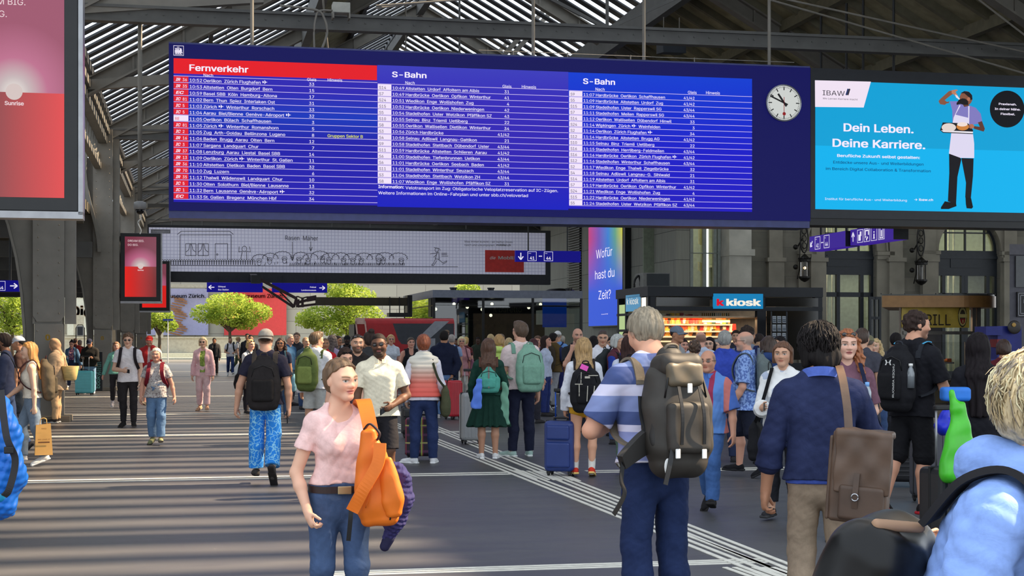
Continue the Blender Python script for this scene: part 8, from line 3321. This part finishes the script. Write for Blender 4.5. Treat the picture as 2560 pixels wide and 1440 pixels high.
t.fix(solid('cloth',[loft(vec(0,0,0),rz_(.3)@ry(.12),np.array([-.10,.0,.14,.26]),np.array([.055,.05,.035,.02]),np.array([.018,.02,.022,.02]),np.zeros(4))],.01,mat((92,132,226),rough=.8),None,folds(.012,1.6,2)))
base=W3(1262,1010,20.9)
t=Thing('cloth_jacket','pale green jacket held between green dress and track pants','jacket',world=base)
t.fix(solid('cloth',[loft(vec(0,0,0),rz_(-.2),np.array([-.26,-.1,.14,.28]),np.array([.045,.04,.035,.02]),np.array([.016,.02,.02,.02]),np.zeros(4))],.01,mat((120,172,146),rough=.8),None,folds(.014,1.6,5)))
suitcase(1180,24.0,'silver ribbed suitcase lying tilted left of the green dress',(150,152,154),w=.36,h=.80,dp=.30,yaw=15,handle=.35,kind='vribs')
VEST=zramp('dip dyed quilted vest',[(0,(230,96,84)),(.25,(228,120,104)),(.5,(224,176,158)),(.72,(224,214,198)),(1,(220,218,206))],2,.6,'LINEAR',lo=.95,hi=1.42)
b=person(1059,20.2,yt=834,yaw=186,fem=True,skin='fair',label='person with auburn bun and white to coral quilted vest seen from behind',pose=dict(lL=((.08,.0,-1),(.02,0,-1),0),lR=((.08,.0,-1),(.02,0,-1),0),hyaw=.0,pitch=-.05,toeL=.9,toeR=.2,aL=((.30,-.05,-1),(-.1,.5,-1)),aR=((.26,.0,-1),(-.2,.5,-.8))),hair=('bun',(128,68,44),.02),top=ls((226,222,232),neck='high'),bottom=jeans((42,56,96)),shoes=((226,226,228),(236,236,236)))
pr=b.torso(.034,-.03,flare=.02,hi=.276,cap=True)
solid('quilted_vest',pr,.009,VEST,b.root,lambda X,Y,Z:F32(.010)*np.abs(np.sin(Z*math.pi/.062))*F32(-1)+F32(.004))
shoulder_bag(b,-1,'olive green leather tote on the shoulder of the quilted vest',(78,80,58),w=.34,h=.34,dp=.14,drop=-.10)
def plaid():
	def build(m,n,b_):
		tc=N(n,'ShaderNodeTexCoord')
		col=None
		for ax_,sc,c in((0,9,(190,60,84)),(2,9,(120,60,110)),(0,4.3,(176,196,90)),(2,4.3,(196,196,110))):
			sp=N(n,'ShaderNodeSeparateXYZ')
			ml=N(n,'ShaderNodeMath',operation='MULTIPLY')
			ml.inputs[1].default_value=sc
			fr=N(n,'ShaderNodeMath',operation='FRACT')
			lt=N(n,'ShaderNodeMath',operation='LESS_THAN')
			lt.inputs[1].default_value=.30 if sc>5 else .08
			mx=N(n,'ShaderNodeMix',data_type='RGBA')
			ad=N(n,'ShaderNodeMath',operation='MULTIPLY')
			ad.inputs[1].default_value=.5 if sc>5 else .9
			mx.inputs[7].default_value=srgb(c)+(1,)
			n.links.new(tc.outputs['Object'],sp.inputs[0])
			n.links.new(sp.outputs[ax_],ml.inputs[0])
			n.links.new(ml.outputs[0],fr.inputs[0])
			n.links.new(fr.outputs[0],lt.inputs[0])
			n.links.new(lt.outputs[0],ad.inputs[0])
			n.links.new(ad.outputs[0],mx.inputs[0])
			if col is None:
				mx.inputs[6].default_value=srgb((40,30,48))+(1,)
			else:
				n.links.new(col,mx.inputs[6])
			col=mx.outputs[2]
		n.links.new(col,b_.inputs['Base Color'])
		b_.inputs['Roughness'].default_value=.5
	return base_mat('tartan suitcase shell',build)
suitcase(1052,20.75,'tartan patterned suitcase behind the legs of the quilted vest',(60,40,60),w=.42,h=.58,dp=.26,yaw=4,kind='none',m=plaid(),handle=.3)
suitcase(1026,25.5,'small black cabin case left of the quilted vest',(26,26,30),w=.30,h=.52,dp=.22,yaw=8,handle=.3,kind='soft')
b=person(1110,32.0,yt=825,yaw=180,skin='tan',label='broad person in navy sweater and pale jeans left of the pale stripe',pose=dict(STAND,aR=((.3,-.2,-1),(-.5,-.3,-1)),aL=((.3,.0,-1),(-.4,.5,-1))),hair=('short',(34,30,30)),top=ls((28,34,58),off=.02,loose=.02),bottom=jeans((104,140,190)),bulk=1.15,shoes=((220,220,220),(220,220,220)))
suitcase(1132,31.4,'upright red suitcase beside the pale jeans',(196,40,56),w=.30,h=.80,dp=.30,yaw=40,kind='vribs')
suitcase(1090,33.0,'black suitcase partly behind the pale jeans',(24,24,28),w=.30,h=.7,dp=.26,yaw=0)

# middle distance, centre and left
b=person(950,16.0,yt=829,yaw=6,skin=(104,70,52),label='smiling person in cream polo shirt and sunglasses holding a phone',pose=dict(STAND,hyaw=-.12,tilt=-.1,pitch=.05,lL=((.04,.15,-1),(0,-.1,-1),0),aL=((.35,.0,-1),(-.55,.6,-.35)),aR=((.2,.0,-1),(.02,.12,-1))),hair=('buzz',(36,28,26)),rim=(30,24,22),glasses=('dark',),beard=((30,22,20),.75),lip=(150,84,80),top=tee((232,222,196),sl=.66,neck='collar',hem=-.055,loose=.016),bottom=shorts((34,32,36),ln=.98),shoes=((200,200,200),(220,220,220)),bulk=1.03,fine=.0045)
phone(b,'L','phone in the hand of the person in the cream polo')
b=person(862,17.3,yt=866,yaw=10,fem=True,skin=(222,172,146),label='bare shouldered person looking down with sunglasses on dark hair',pose=dict(STAND,pitch=.25,hyaw=.2),hair=('long',(52,38,34)),glasses=('dark','up'),top=dict(c=(70,50,60),sl=0,neck='strapless',name='top'),bottom=shorts((170,190,200),ln=.5))
b=person(893,20.0,yt=832,yaw=12,skin='light',label='bearded person in black top with sunglasses above the forehead',pose=STAND,hair=('buzz',(46,38,34)),glasses=('dark','up'),beard=((50,40,34),.8),top=ls((28,26,28)),bottom=pants((40,40,44)))
b=person(926,22.0,yt=827,yaw=-150,fem=True,skin='tan',label='person with top bun and dark puffer vest over white sleeves',pose=STAND,hair=('topbun',(58,46,42)),top=ls((222,220,222)),over=dict(c=(56,56,58),sl=0,name='puffer_vest',off=.03),bottom=pants((44,44,50)))
b=person(789,24.0,yt=828,yaw=168,skin=(206,156,128),label='person in white shirt and pale shorts with green trekking backpack',pose=dict(STAND,hyaw=-.8),hair=('quiff',(96,76,56)),rim=(96,76,56),top=ls((224,222,228),loose=.03,off=.022,name='shirt'),bottom=shorts((190,190,186),ln=.85))
t=backpack(b,'olive and lime green trekking backpack on the white shirt',(92,106,56),(128,142,76),w=.32,h=.56,dp=.22,zc=.13,xo=.06,strap=(86,96,60))
b=person(664,17.3,yt=819,yaw=183,skin=(210,158,130),label='person in backward grey cap and bright blue trousers walking away',pose=dict(lR=((.03,-.06,-1),(.0,-.50,-1),.95),lL=((.05,.06,-1),(.02,.04,-1),0),lean=.02,aL=((.38,-.12,-1),(.16,.05,-1),None,.5),aR=((.26,-.05,-1),(.02,.12,-1),None,.5)),hair=('buzz',(70,52,40)),rim=(70,52,40),hat=('cap',(158,150,140),True),top=tee((40,38,54),sl=.62,loose=.02,hem=-.06),bottom=pants(print_mat('pool print trousers',(150,214,244),(34,134,226),15,(.015,.07),'net'),loose=.035,name='printed_trousers',len=1.93),shoes=((70,66,64),(40,36,36)),bulk=1.05)
t=backpack(b,'plain black laptop backpack on the back of the grey cap',(40,36,36),(32,29,29),w=.34,h=.52,dp=.18,zc=.10,strap=(70,62,56))
phone(b,'R','phone in the hand of the person in blue trousers')
b=person(508,35.2,yt=841,yaw=0,fem=True,skin='fair',label='person in pale pink trouser suit and green print blouse walking forward',pose=dict(STAND,lL=((.02,.1,-1),(0,-.05,-1),0),lR=((.02,.0,-1),(0,-.25,-1),.2),aL=((.24,.05,-1),(.05,.15,-1)),aR=((.24,-.05,-1),(.1,.1,-1))),hair=('bob',(206,186,146)),glasses=('dark',),top=tee(print_mat('green print blouse',(170,190,90),(100,128,50),30,(.42,.6)),sl=.2,hem=-.03,off=.004,wr=.002),over=jk((232,186,190),open=.055,hem=-.08,name='blazer',off=.004,loose=.006),bottom=pants((226,190,192),loose=.02,len=1.86),shoes=((206,160,128),(190,150,120)),h=.011)
b=person(391,23.8,yt=867,yaw=4,fem=True,skin=(206,150,126),label='elderly person with white hair, floral grey t-shirt and red backpack straps',pose=dict(lL=((.02,.16,-1),(-.02,.0,-1),-.1),lR=((.02,-.03,-1),(-.02,-.28,-1),.3),aR=((.30,.05,-1),(.05,.25,-1)),aL=((.38,-.05,-1),(.22,.2,-1)),hyaw=-.05),hair=('bob',(212,204,182),-.01),top=tee(print_mat('floral grey cotton',(190,184,180),(130,116,116),40,(.5,.62)),sl=.6,loose=.02,hem=-.07,flare=.02),bottom=jeans((100,130,166),loose=.022,len=1.9),shoes=((130,132,96),(70,66,60)),belly=.5,bulk=1.08,h=.0095)
backpack(b,'dark backpack with red straps on the white haired person',(90,34,44),w=.3,h=.42,dp=.16,strap=(122,30,44))
b=person(321,28.6,yt=831,yaw=6,skin='fair',label='person with tousled brown hair and white t-shirt looking at a phone',pose=dict(STAND,lL=((.03,.08,-1),(0,-.02,-1),0),lR=((.03,.02,-1),(0,-.2,-1),.15),pitch=.12,aR=((.25,.1,-1),(-.75,.75,-.1)),aL=((.14,.05,-1),(.02,.2,-1))),hair=('short',(98,74,56),.03,.9,'curly'),glasses=('dark',),top=tee((224,218,220),sl=.6,loose=.02,hem=-.07),bottom=pants((44,40,42),loose=.004),shoes=((40,36,36),(50,46,44)),h=.010)
backpack(b,'black backpack worn by the person in the white t-shirt',(34,32,36),w=.3,h=.45,dp=.16,strap=(40,34,38))
phone(b,'R','phone held in front of the white t-shirt')
b=person(374,36.5,yt=838,yaw=4,skin='pink',label='person in red cap and red jacket behind the white haired one',pose=dict(WALK_R),hair=('buzz',(90,70,50)),hat=('cap',(200,50,44)),beard=((120,84,60),.6),top=tee((210,190,190)),over=jk((176,44,46),open=.03),bottom=shorts((50,48,52)),shoes=((90,80,70),(120,110,100)))
b=person(291,37.0,yt=853,yaw=15,fem=True,skin='pink',label='person in teal long sleeve top behind the white t-shirt',pose=dict(WALK_L,aR=((.4,.0,-1),(.3,.1,-1))),hair=('long',(130,96,70)),top=ls((120,180,164)),bottom=pants((50,48,52)),shoes=((210,200,200),(220,220,220)))
b=person(78,19.9,yt=852,yaw=-72,fem=True,skin='fair',label='person with straight golden hair and cream tank top striding left',pose=dict(lL=((.03,-.16,-1),(.0,-.28,-1),.35),lR=((.03,.34,-1),(0,-.05,-1),0),aL=((.12,-.12,-1),(.03,-.02,-1),None,1.1),aR=((.2,.5,-1),(.1,.9,-.7)),hyaw=.1),hair=('long',(196,140,80),-.005,.62),top=tank((226,214,196),hem=-.01),bottom=jeans((112,128,146),loose=.022,hi=.075),shoes=((230,226,220),(236,232,226)),h=.009,fine=.0055)
backpack(b,'dark brown backpack on the person in the cream tank top',(96,84,66),(82,72,56),w=.30,h=.46,dp=.18,strap=(58,30,30))
base=W3(109,1137,19.7)
t=Thing('paper_bag','brown paper carrier bag in the hand of the golden haired person','paper bag',world=base)
PB=mat((206,156,86),rough=.7,var=.08)
m=MB()
wv=20.0/FPX
m.add([(-.11,-.06,0),(.11,-.06,0),(.11,.06,0),(-.11,.06,0),(-.095,-.045,.38),(.085,-.045,.40),(.085,.045,.40),(-.095,.045,.38)],[(0,3,2,1),(0,1,5,4),(1,2,6,5),(2,3,7,6),(3,0,4,7)])
o=m.build('bag_body',PB,None,rz=.35)
o.parent=t.e
o.location=(0,0,0)
m=MB()
put_text(m,'WE LOVE IT',0,.19,.035,-.062,.0,'c',width=.15)
put_text(m,'BAG',0,.33,.03,-.056,.0,'c',width=.06)
m.box(-.07,.07,-.0625,-.061,.155,.172)
o=m.build('bag_print',mat((110,70,40),rough=.8),None,rz=.35)
o.parent=t.e
o=rope('bag_handle',[(-.04,-.02,.385),(-.03,-.01,.46),(.03,.0,.46),(.04,.0,.39)],.006,PB,None)
o.parent=t.e
b=person(14,21.2,yt=832,yaw=-80,skin='brown',label='dark haired person in navy shirt at the left edge',pose=dict(WALK_L,pitch=.1,aL=((.14,.1,-1),(0,.6,-.8))),hair=('short',(40,32,30),.02),beard=((34,26,24),.8),top=ls((52,58,82),loose=.016),bottom=jeans((80,96,130)),bulk=1.08,h=.011)
shoulder_bag(b,-1,'bag with grey strap across the navy shirt at left edge',(70,74,78),cross=True)
b=person(50,26.0,yt=838,yaw=-85,skin='tan',label='person in pale cap behind the golden haired one',pose=STAND,hair=('buzz',(40,36,34)),hat=('cap',(206,208,214)),top=tee((60,40,36)),bottom=pants((50,50,56)))
b=person(143,30.2,yt=848,yaw=-100,skin='light',label='hooded person in beige coat leaning at the nearest steel column',pose=dict(STAND,lR=((.03,.12,-1),(0,-.02,-1),0),pitch=.3,lean=.04,aL=((.15,.05,-1),(-.2,.5,-.8)),aR=BENT),hair=None,top=jk((176,150,122),hem=-.16,flare=.05,off=.03,loose=.03,name='coat',wr=.01),bottom=pants((200,164,124),loose=.012),shoes=((50,44,42),(200,196,190)),h=.011)
solid('hood',[el(b.Hd(0,.10,.06),np.array([.42,.50,.50])*b.hh,b.Rh,cut=(b.Hd(0,-.30,0),b.Rh@unit((0,-1,-.12)))),rc(b.Hd(0,.15,-.3),b.T(0,.03,.27*b.H),.4*b.hh,.4*b.hh,k=.05),el(b.Hd(0,-.42,-.06),np.array([.27,.30,.36])*b.hh,b.Rh,k=.02,op='s')],.010,cloth((176,140,108)),b.root,folds(.01,1.5,2))
t=Thing('straw_bag','straw basket bag hanging behind the hooded beige coat','bag',b,b.T(.02,.22,-.06*b.H))
t.fix(MB().lathe([(.10,0),(.12,.02),(.17,.28),(.16,.28),(.11,.03),(.001,.02)],tuple(b.T(-.06,.24,-.05*b.H)),16).build('basket',mat((214,184,120),rough=.8,var=.2,scale=40,stretch=(.2,.2,3)),None,smooth=True))
t.fix(rope('bag_strap',[b.T(-.06,.2,.11*b.H),b.T(-.09,.1,.26*b.H),b.T(-.09,.0,.285*b.H)],.01,mat((206,186,140)),None))
b=person(180,52.5,yt=851,yaw=2,fem=True,skin='pink',label='person in open denim jacket and purple print top by the column',pose=dict(STAND,pitch=.25,aR=PHONE,aL=((.4,0,-1),(.2,.1,-1)),lL=((.1,0,-1),(.1,0,-1),0)),hair=('topbun',(46,36,36)),top=tee(print_mat('purple print top',(90,50,110),(200,150,150),24),hem=.04),over=jk((84,116,148),open=.08,hem=-.02,name='denim_jacket'),bottom=jeans((44,54,84)),shoes=((200,200,200),(210,210,210)))
b=person(225,46.5,yt=846,yaw=0,skin='tan',label='person in dark cap and black jacket typing behind turquoise suitcase',pose=dict(STAND,pitch=.35,aR=PHONE,aL=PHONE),hair=('buzz',(30,30,34)),hat=('cap',(36,40,60)),top=jk((34,32,30)),bottom=jeans((110,140,170)),shoes=((226,226,226),(230,230,230)),bulk=1.15)
phone(b,'R','phone typed on by the person in the black jacket')
suitcase(212,45.2,'turquoise ribbed hard suitcase with tall rails near the column',(98,190,200),w=.52,h=.72,dp=.30,yaw=0,handle=.42,kind='ribs')
b=person(199,58.0,yt=849,yaw=180,skin='tan',label='person carrying a red rucksack behind the loop stand',pose=STAND,hair=('short',(120,100,90)),top=tee((90,50,44)),bottom=pants((50,50,56)))
backpack(b,'red and black rucksack behind the loop stand',(150,44,36),w=.36,h=.5,dp=.2)
b=person(188,66.0,yt=845,yaw=170,skin='tan',label='dark person standing between column and loop stand far back',pose=STAND,hair=('short',(60,40,36)),top=tee((90,40,40)),bottom=pants((40,40,46)))
b=person(273,70.0,yt=839,yaw=20,skin='tan',label='dark dressed person standing between the two riveted columns',pose=STAND,hair=('short',(40,34,34)),top=jk((40,44,70)),bottom=pants((40,46,70)))
b=person(576,69.0,yt=843,yaw=14,skin='light',label='person in white t-shirt and blue jeans with crossed hands far back',pose=dict(WALK_L,aL=BENT,aR=BENT),hair=('buzz',(50,40,36)),beard=((50,40,36),.7),top=tee((220,220,226)),bottom=jeans((44,62,110)),shoes=((220,220,220),(220,220,220)))
backpack(b,'black bag on the far person in white t-shirt',(36,36,40),w=.3,h=.4,dp=.14)
b=person(536,71.0,yt=844,yaw=0,skin='tan',label='person in dark open jacket right of the pink suit',pose=STAND,hair=('short',(40,34,32)),top=tee((30,30,34)),over=jk((74,72,72),open=.04),bottom=pants((40,40,44)))
b=person(594,73.0,yt=841,yaw=100,skin='fair',label='fair haired person with dark backpack and green trousers far back',pose=WALK_R,hair=('short',(206,172,120)),top=tee((220,220,224)),bottom=pants((90,104,76)))
backpack(b,'dark green backpack on the far fair haired person',(56,64,72),w=.32,h=.5,dp=.2)
b=person(619,62.0,yt=833,yaw=0,skin='tan',label='tall person in black at the right side of the fair backpacker',pose=STAND,hair=('short',(34,30,30)),top=ls((34,34,40)),bottom=pants((40,46,66)))
b=person(627,55.0,yt=836,yaw=10,skin='light',label='person with glasses in black behind the short blond hair',pose=STAND,hair=('short',(40,34,34)),glasses=('clear',),top=ls((36,36,44)),bottom=pants((40,44,56)))
b=person(624,34.0,yt=847,yaw=60,fem=True,skin='pink',label='person with short blond hair in white top left of the grey cap',pose=dict(STAND,hyaw=-.3),hair=('bob',(196,160,104),-.01),glasses=('dark','up'),top=ls((222,216,212)),bottom=pants((44,40,44)),bulk=1.08)
shoulder_bag(b,-1,'black shoulder bag of the person with short blond hair',(36,32,34))
b=person(702,32.0,yt=843,yaw=0,fem=True,skin='tan',label='dark wavy haired person in sunglasses right of the grey cap',pose=STAND,hair=('wavy',(60,42,38),-.02,.6),glasses=('dark',),top=tee((40,46,70)),bottom=pants((70,90,120)))
shoulder_bag(b,1,'pale blue shoulder bag of the person in sunglasses',(130,176,190))
b=person(722,38.0,yt=834,yaw=60,skin='pink',label='grey haired person in navy and teal sports shirt',pose=STAND,hair=('short',(176,166,150)),top=tee((56,96,136)),bottom=shorts((50,54,76)))
b=person(742,42.0,yt=830,yaw=5,skin='light',label='tall person in black jacket drinking from a raised cup',pose=dict(STAND,aR=FACEUP),hair=('short',(80,62,50)),top=jk((40,44,54)),bottom=pants((40,44,60)))
b=person(764,36.0,yt=841,yaw=30,fem=True,skin='light',label='person with frizzy light brown hair left of trekking backpack',pose=STAND,hair=('afro',(156,126,92),-.06),top=tee((70,90,100)),bottom=jeans())
b=person(813,30.0,yt=843,yaw=10,fem=True,skin='tan',label='person in bright red track top right of the trekking backpack',pose=STAND,hair=('buzz',(120,92,72)),top=jk((206,40,48),neck='high'),bottom=pants((50,46,52)))
b=person(829,33.0,yt=836,yaw=150,fem=True,skin='light',label='person with grey brown curls in lilac behind the red track top',pose=STAND,hair=('wavy',(96,84,80),.0,.4),top=tee((176,160,190)),bottom=pants((90,90,100)))
b=person(842,38.0,yt=838,yaw=60,skin='tan',label='dark haired person in profile right of the lilac top',pose=STAND,hair=('short',(36,32,34)),top=tee((60,60,70)),bottom=pants((50,50,56)))
b=person(868,41.0,yt=837,yaw=0,skin='dark',label='person all in black with black cap and beard in the crowd',pose=STAND,hair=('buzz',(20,20,22)),hat=('cap',(24,24,28)),beard=((16,16,18),.9),top=jk((26,26,30)),bottom=pants((26,26,30)))
backpack(b,'pale strapped black rucksack on the person all in black',(40,40,44),w=.3,h=.45,dp=.15,strap=(170,172,176))
b=person(857,47.0,yt=841,yaw=180,skin='light',label='grey haired back of head left of the black cap',pose=STAND,hair=('short',(130,116,104)),top=tee((80,84,80)),bottom=pants((60,60,66)))
b=person(912,37.0,yt=838,yaw=20,skin='tan',label='person in grey cap between beard and top bun',pose=STAND,hair=('buzz',(60,50,46)),hat=('cap',(130,112,100)),top=tee((70,30,30)),bottom=pants((40,40,44)))
b=person(977,40.0,yt=835,yaw=12,fem=True,skin='pink',label='fair haired person in white t-shirt before the red trailer',pose=STAND,hair=('bob',(190,156,106)),glasses=('dark',),top=tee((206,214,226)),bottom=pants((150,30,44)))
b=person(966,46.0,yt=843,yaw=150,fem=True,skin='tan',label='brown haired head left of the white t-shirt before the trailer',pose=STAND,hair=('bun',(90,56,40)),top=tee((120,40,40)),bottom=pants((60,40,44)))
b=person(1027,35.0,yt=842,yaw=15,skin='pink',label='person in dark sleeveless top left of the auburn bun',pose=dict(STAND,aR=((.3,-.1,-1),(.1,.1,-1))),hair=('short',(70,56,46)),top=tank((44,44,48)),bottom=pants((60,90,130)))
backpack(b,'black and blue backpack worn beside the trailer',(40,44,54),w=.3,h=.44,dp=.16)
b=person(1112,41.0,yt=825,yaw=40,skin='pink',label='tall brown haired person behind the broad navy sweater',pose=STAND,hair=('quiff',(112,90,70)),top=tee((60,66,90)),bottom=pants((50,50,60)))
b=person(1129,37.5,yt=835,yaw=178,skin='light',label='grey haired person in light blue shirt with navy rucksack',pose=WALK_L,hair=('short',(160,152,146)),top=tee((150,176,216)),bottom=pants((40,48,66)))
backpack(b,'navy rucksack on the light blue shirt',(44,54,84),w=.34,h=.48,dp=.18,strap=(50,60,90))
b=person(1142,44.0,yt=845,yaw=0,fem=True,skin='brown',label='dark skinned person between grey hair and pale blond hair',pose=STAND,hair=('short',(36,28,28)),top=tee((60,50,60)),bottom=pants((60,60,66)))
b=person(1154,38.5,yt=840,yaw=5,fem=True,skin='pink',label='pale blond person in sunglasses and dusty pink outfit walking',pose=WALK_R,hair=('bob',(220,204,160)),glasses=('dark',),top=tee((206,150,156),hem=-.14,flare=.03),bottom=pants((222,216,206),loose=.02))
shoulder_bag(b,1,'mauve shoulder bag on the dusty pink outfit',(150,100,120),drop=-.2)
b=person(1164,45.0,yt=841,yaw=160,fem=True,skin='pink',label='blond person in dark floral dress behind the dusty pink outfit',pose=STAND,hair=('bun',(196,164,104)),top=tee(print_mat('dark floral dress',(120,40,44),(60,30,34),16)),bottom=dict(kind='skirt',name='skirt',c=print_mat('dark floral dress',(120,40,44),(60,30,34),16),len=.15,flare=.03))
b=person(1226,42.0,yt=834,yaw=160,fem=True,skin='light',label='light haired person above the long brown hair',pose=STAND,hair=('bob',(190,166,120)),top=tee((120,124,130)),bottom=pants((70,70,80)))
b=person(1247,30.0,yt=834,yaw=170,fem=True,skin='light',label='person in lime green hooded top behind the green dress',pose=STAND,hair=('bob',(176,140,92)),top=jk((196,222,120),neck='hood'),bottom=pants((70,80,100)))
b=person(1252,37.0,yt=834,yaw=20,skin='light',label='person with moustache in yellow shirt above the lime top',pose=STAND,hair=('short',(120,100,84)),beard=((110,90,76),.5),top=tee((226,180,50)),bottom=pants((60,60,70)))
b=person(1272,33.0,yt=843,yaw=175,fem=True,skin='fair',label='person with long pale blond hair left of the mint backpack',pose=STAND,hair=('long',(196,170,124)),top=tee((70,50,90)),bottom=pants((60,60,70)))
b=person(1195,58.0,yt=842,yaw=0,skin='dark',label='dim figure sitting by the pavilion glass in dark clothes',pose=STAND,hair=('short',(20,20,22)),top=tee((50,60,50)),bottom=pants((30,30,34)))
b=person(1332,30.0,yt=845,yaw=150,fem=True,skin='fair',label='person with maroon hair in striped top right of the mint backpack',pose=STAND,hair=('bob',(66,30,34)),top=tee((110,90,124)),bottom=pants((50,50,60)))
b=person(1345,35.0,yt=838,yaw=-15,fem=True,skin='pink',label='brown haired person facing left behind the maroon hair',pose=STAND,hair=('long',(96,70,54)),top=tee((120,104,140)),bottom=pants((60,60,70)))
b=person(1364,32.8,yt=838,yaw=70,fem=True,skin='pink',label='person with dark hair and pale top gazing up to the right',pose=dict(STAND,pitch=-.2),hair=('long',(50,38,36)),top=ls((196,206,230)),bottom=jeans((46,60,120)))
b=person(1382,35.8,yt=831,yaw=150,skin='tan',label='person in olive vest and grey joggers walking with brown backpack',pose=dict(lL=((.03,.30,-1),(0,.1,-1),-.1),lR=((.03,-.35,-1),(0,-.8,-1),.8),hyaw=-.3,aR=((.3,.0,-1),(-.2,.6,-.8))),hair=('short',(36,32,32)),top=tee((44,52,92),sl=.9),over=dict(c=(96,78,46),sl=0,name='vest',off=.028,hem=-.06),bottom=pants((150,152,158),loose=.03),shoes=((40,40,46),(220,220,222)),bulk=1.12)
backpack(b,'dark brown backpack on the olive vest',(62,54,44),w=.34,h=.52,dp=.2,strap=(66,58,46))
b=person(1394,39.0,yt=826,yaw=172,skin='light',label='person in white cap and light blue shirt beyond the olive vest',pose=dict(STAND,aR=((.5,.2,-1),(-.3,.6,-.3))),hair=('buzz',(160,150,140)),hat=('cap',(220,220,220)),top=tee((112,158,220),sl=.8),bottom=pants((40,46,100)))
shoulder_bag(b,1,'navy bag strapped across the light blue shirt',(40,44,90),cross=True)
b=person(1405,47.0,yt=838,yaw=160,skin='light',label='grey haired head right of the white cap',pose=STAND,hair=('short',(170,164,156)),top=tee((90,96,120)),bottom=pants((60,60,70)))
b=person(1443,27.0,yt=821,yaw=10,skin=(206,156,132),label='bald person in black holding a hand over the mouth',pose=dict(STAND,pitch=.05,aR=((.15,.62,-.75),(-.40,.12,1),(0,-1,0),.5)),hair=None,beard=((70,56,50),.5),top=tee((32,34,38),sl=.8),bottom=pants((40,46,60)),bulk=1.08)
b=person(1506,26.0,yt=823,yaw=10,skin='light',label='person with cropped hair in white t-shirt looking down',pose=dict(STAND,pitch=.2,hyaw=-.2),hair=('buzz',(70,58,50)),top=tee((226,226,234)),bottom=pants((50,60,80)),bulk=1.1)
shoulder_bag(b,-1,'dark crossbody bag over the white t-shirt of cropped hair',(34,36,56),cross=True)
b=person(1541,24.0,yt=833,yaw=62,fem=True,skin='light',label='silver haired person in royal blue top and maroon vest, profile right',pose=dict(STAND,aR=((.2,.1,-1),(-.1,1,0))),hair=('bob',(178,180,176)),glasses=('clear',),top=ls((40,62,150)),over=dict(c=(88,46,56),sl=0,off=.026,name='vest',open=.04),bottom=jeans((60,84,130)))
backpack(b,'charcoal backpack between blond hair and silver hair',(44,50,52),w=.34,h=.52,dp=.2)
b=person(1574,18.4,yt=835,yaw=178,fem=True,skin='light',label='person with dark brown hair left of striped polo, sage trousers',pose=dict(WALK_L),hair=('long',(58,40,38),.01,.6),top=tee((206,212,232),sl=.9),bottom=pants((100,128,108),loose=.02),shoes=((206,206,200),(90,80,60)))
backpack(b,'dark straps and small black backpack left of striped polo',(40,36,44),w=.28,h=.4,dp=.12)
b=person(1527,32.0,yt=842,yaw=0,fem=True,skin='light',label='dark haired head between white t-shirt and silver hair',pose=STAND,hair=('short',(34,30,32)),top=tee((60,60,70)),bottom=pants((50,50,56)))
b=person(1566,40.0,yt=826,yaw=-10,skin='light',label='dark haired person near the kiosk corner panes',pose=STAND,hair=('short',(50,38,36)),top=tee((50,54,70)),bottom=pants((40,44,56)))
b=person(1484,30.0,yt=838,yaw=178,fem=True,skin='light',label='dark hair visible right behind the blond hair',pose=STAND,hair=('mop',(30,26,28)),top=tee((50,50,56)),bottom=pants((40,40,46)))

# person at the left border wearing the bright blue trekking bag
b=person(-150,8.1,H=1.74,yaw=-82,skin='light',label='person almost wholly outside the left border wearing a blue trekking bag',pose=dict(WALK_L),hair=('short',(80,60,46)),top=tee((60,60,70)),bottom=pants((60,60,70)))
BB=mat((8,100,196),rough=.5,var=.12,scale=5)
base=W3(-20,1255,7.9)
t=Thing('trekking_bag','bright blue trekking bag with black buckles at the left edge','backpack',world=base)
L7=lambda px,y,dd=0.0:W3(px,y,7.9+dd)-base
t.fix(solid('body',[loft(L7(-45,1105),ry(-.06),np.array([-.30,-.22,.05,.22,.30]),np.array([.06,.09,.085,.05,.02]),np.array([.10,.12,.11,.09,.05]),np.zeros(5),k=.03)],.008,BB,None,folds(.012,1.3,4,ridge=1.0)))
t.fix(ribbon('buckle_strap',[L7(2,975,-.13),L7(16,1090,-.16),L7(38,1150,-.13),L7(24,1220,-.13),L7(10,1240,-.12)],.034,.008,mat((40,40,44),rough=.7),None,wdir=(1,.2,.2)))
t.fix(MB().box(-.024,.024,-.02,.0,-.018,.018).xf(Matrix.Translation(Vector(L7(24,1125,-.15)))).build('buckle',BLACK,None,bevel=.005))
t.fix(solid('base_panel',[box(L7(-45,1235),(.15,.11,.035),.03)],.008,mat((20,140,190),rough=.4),None))
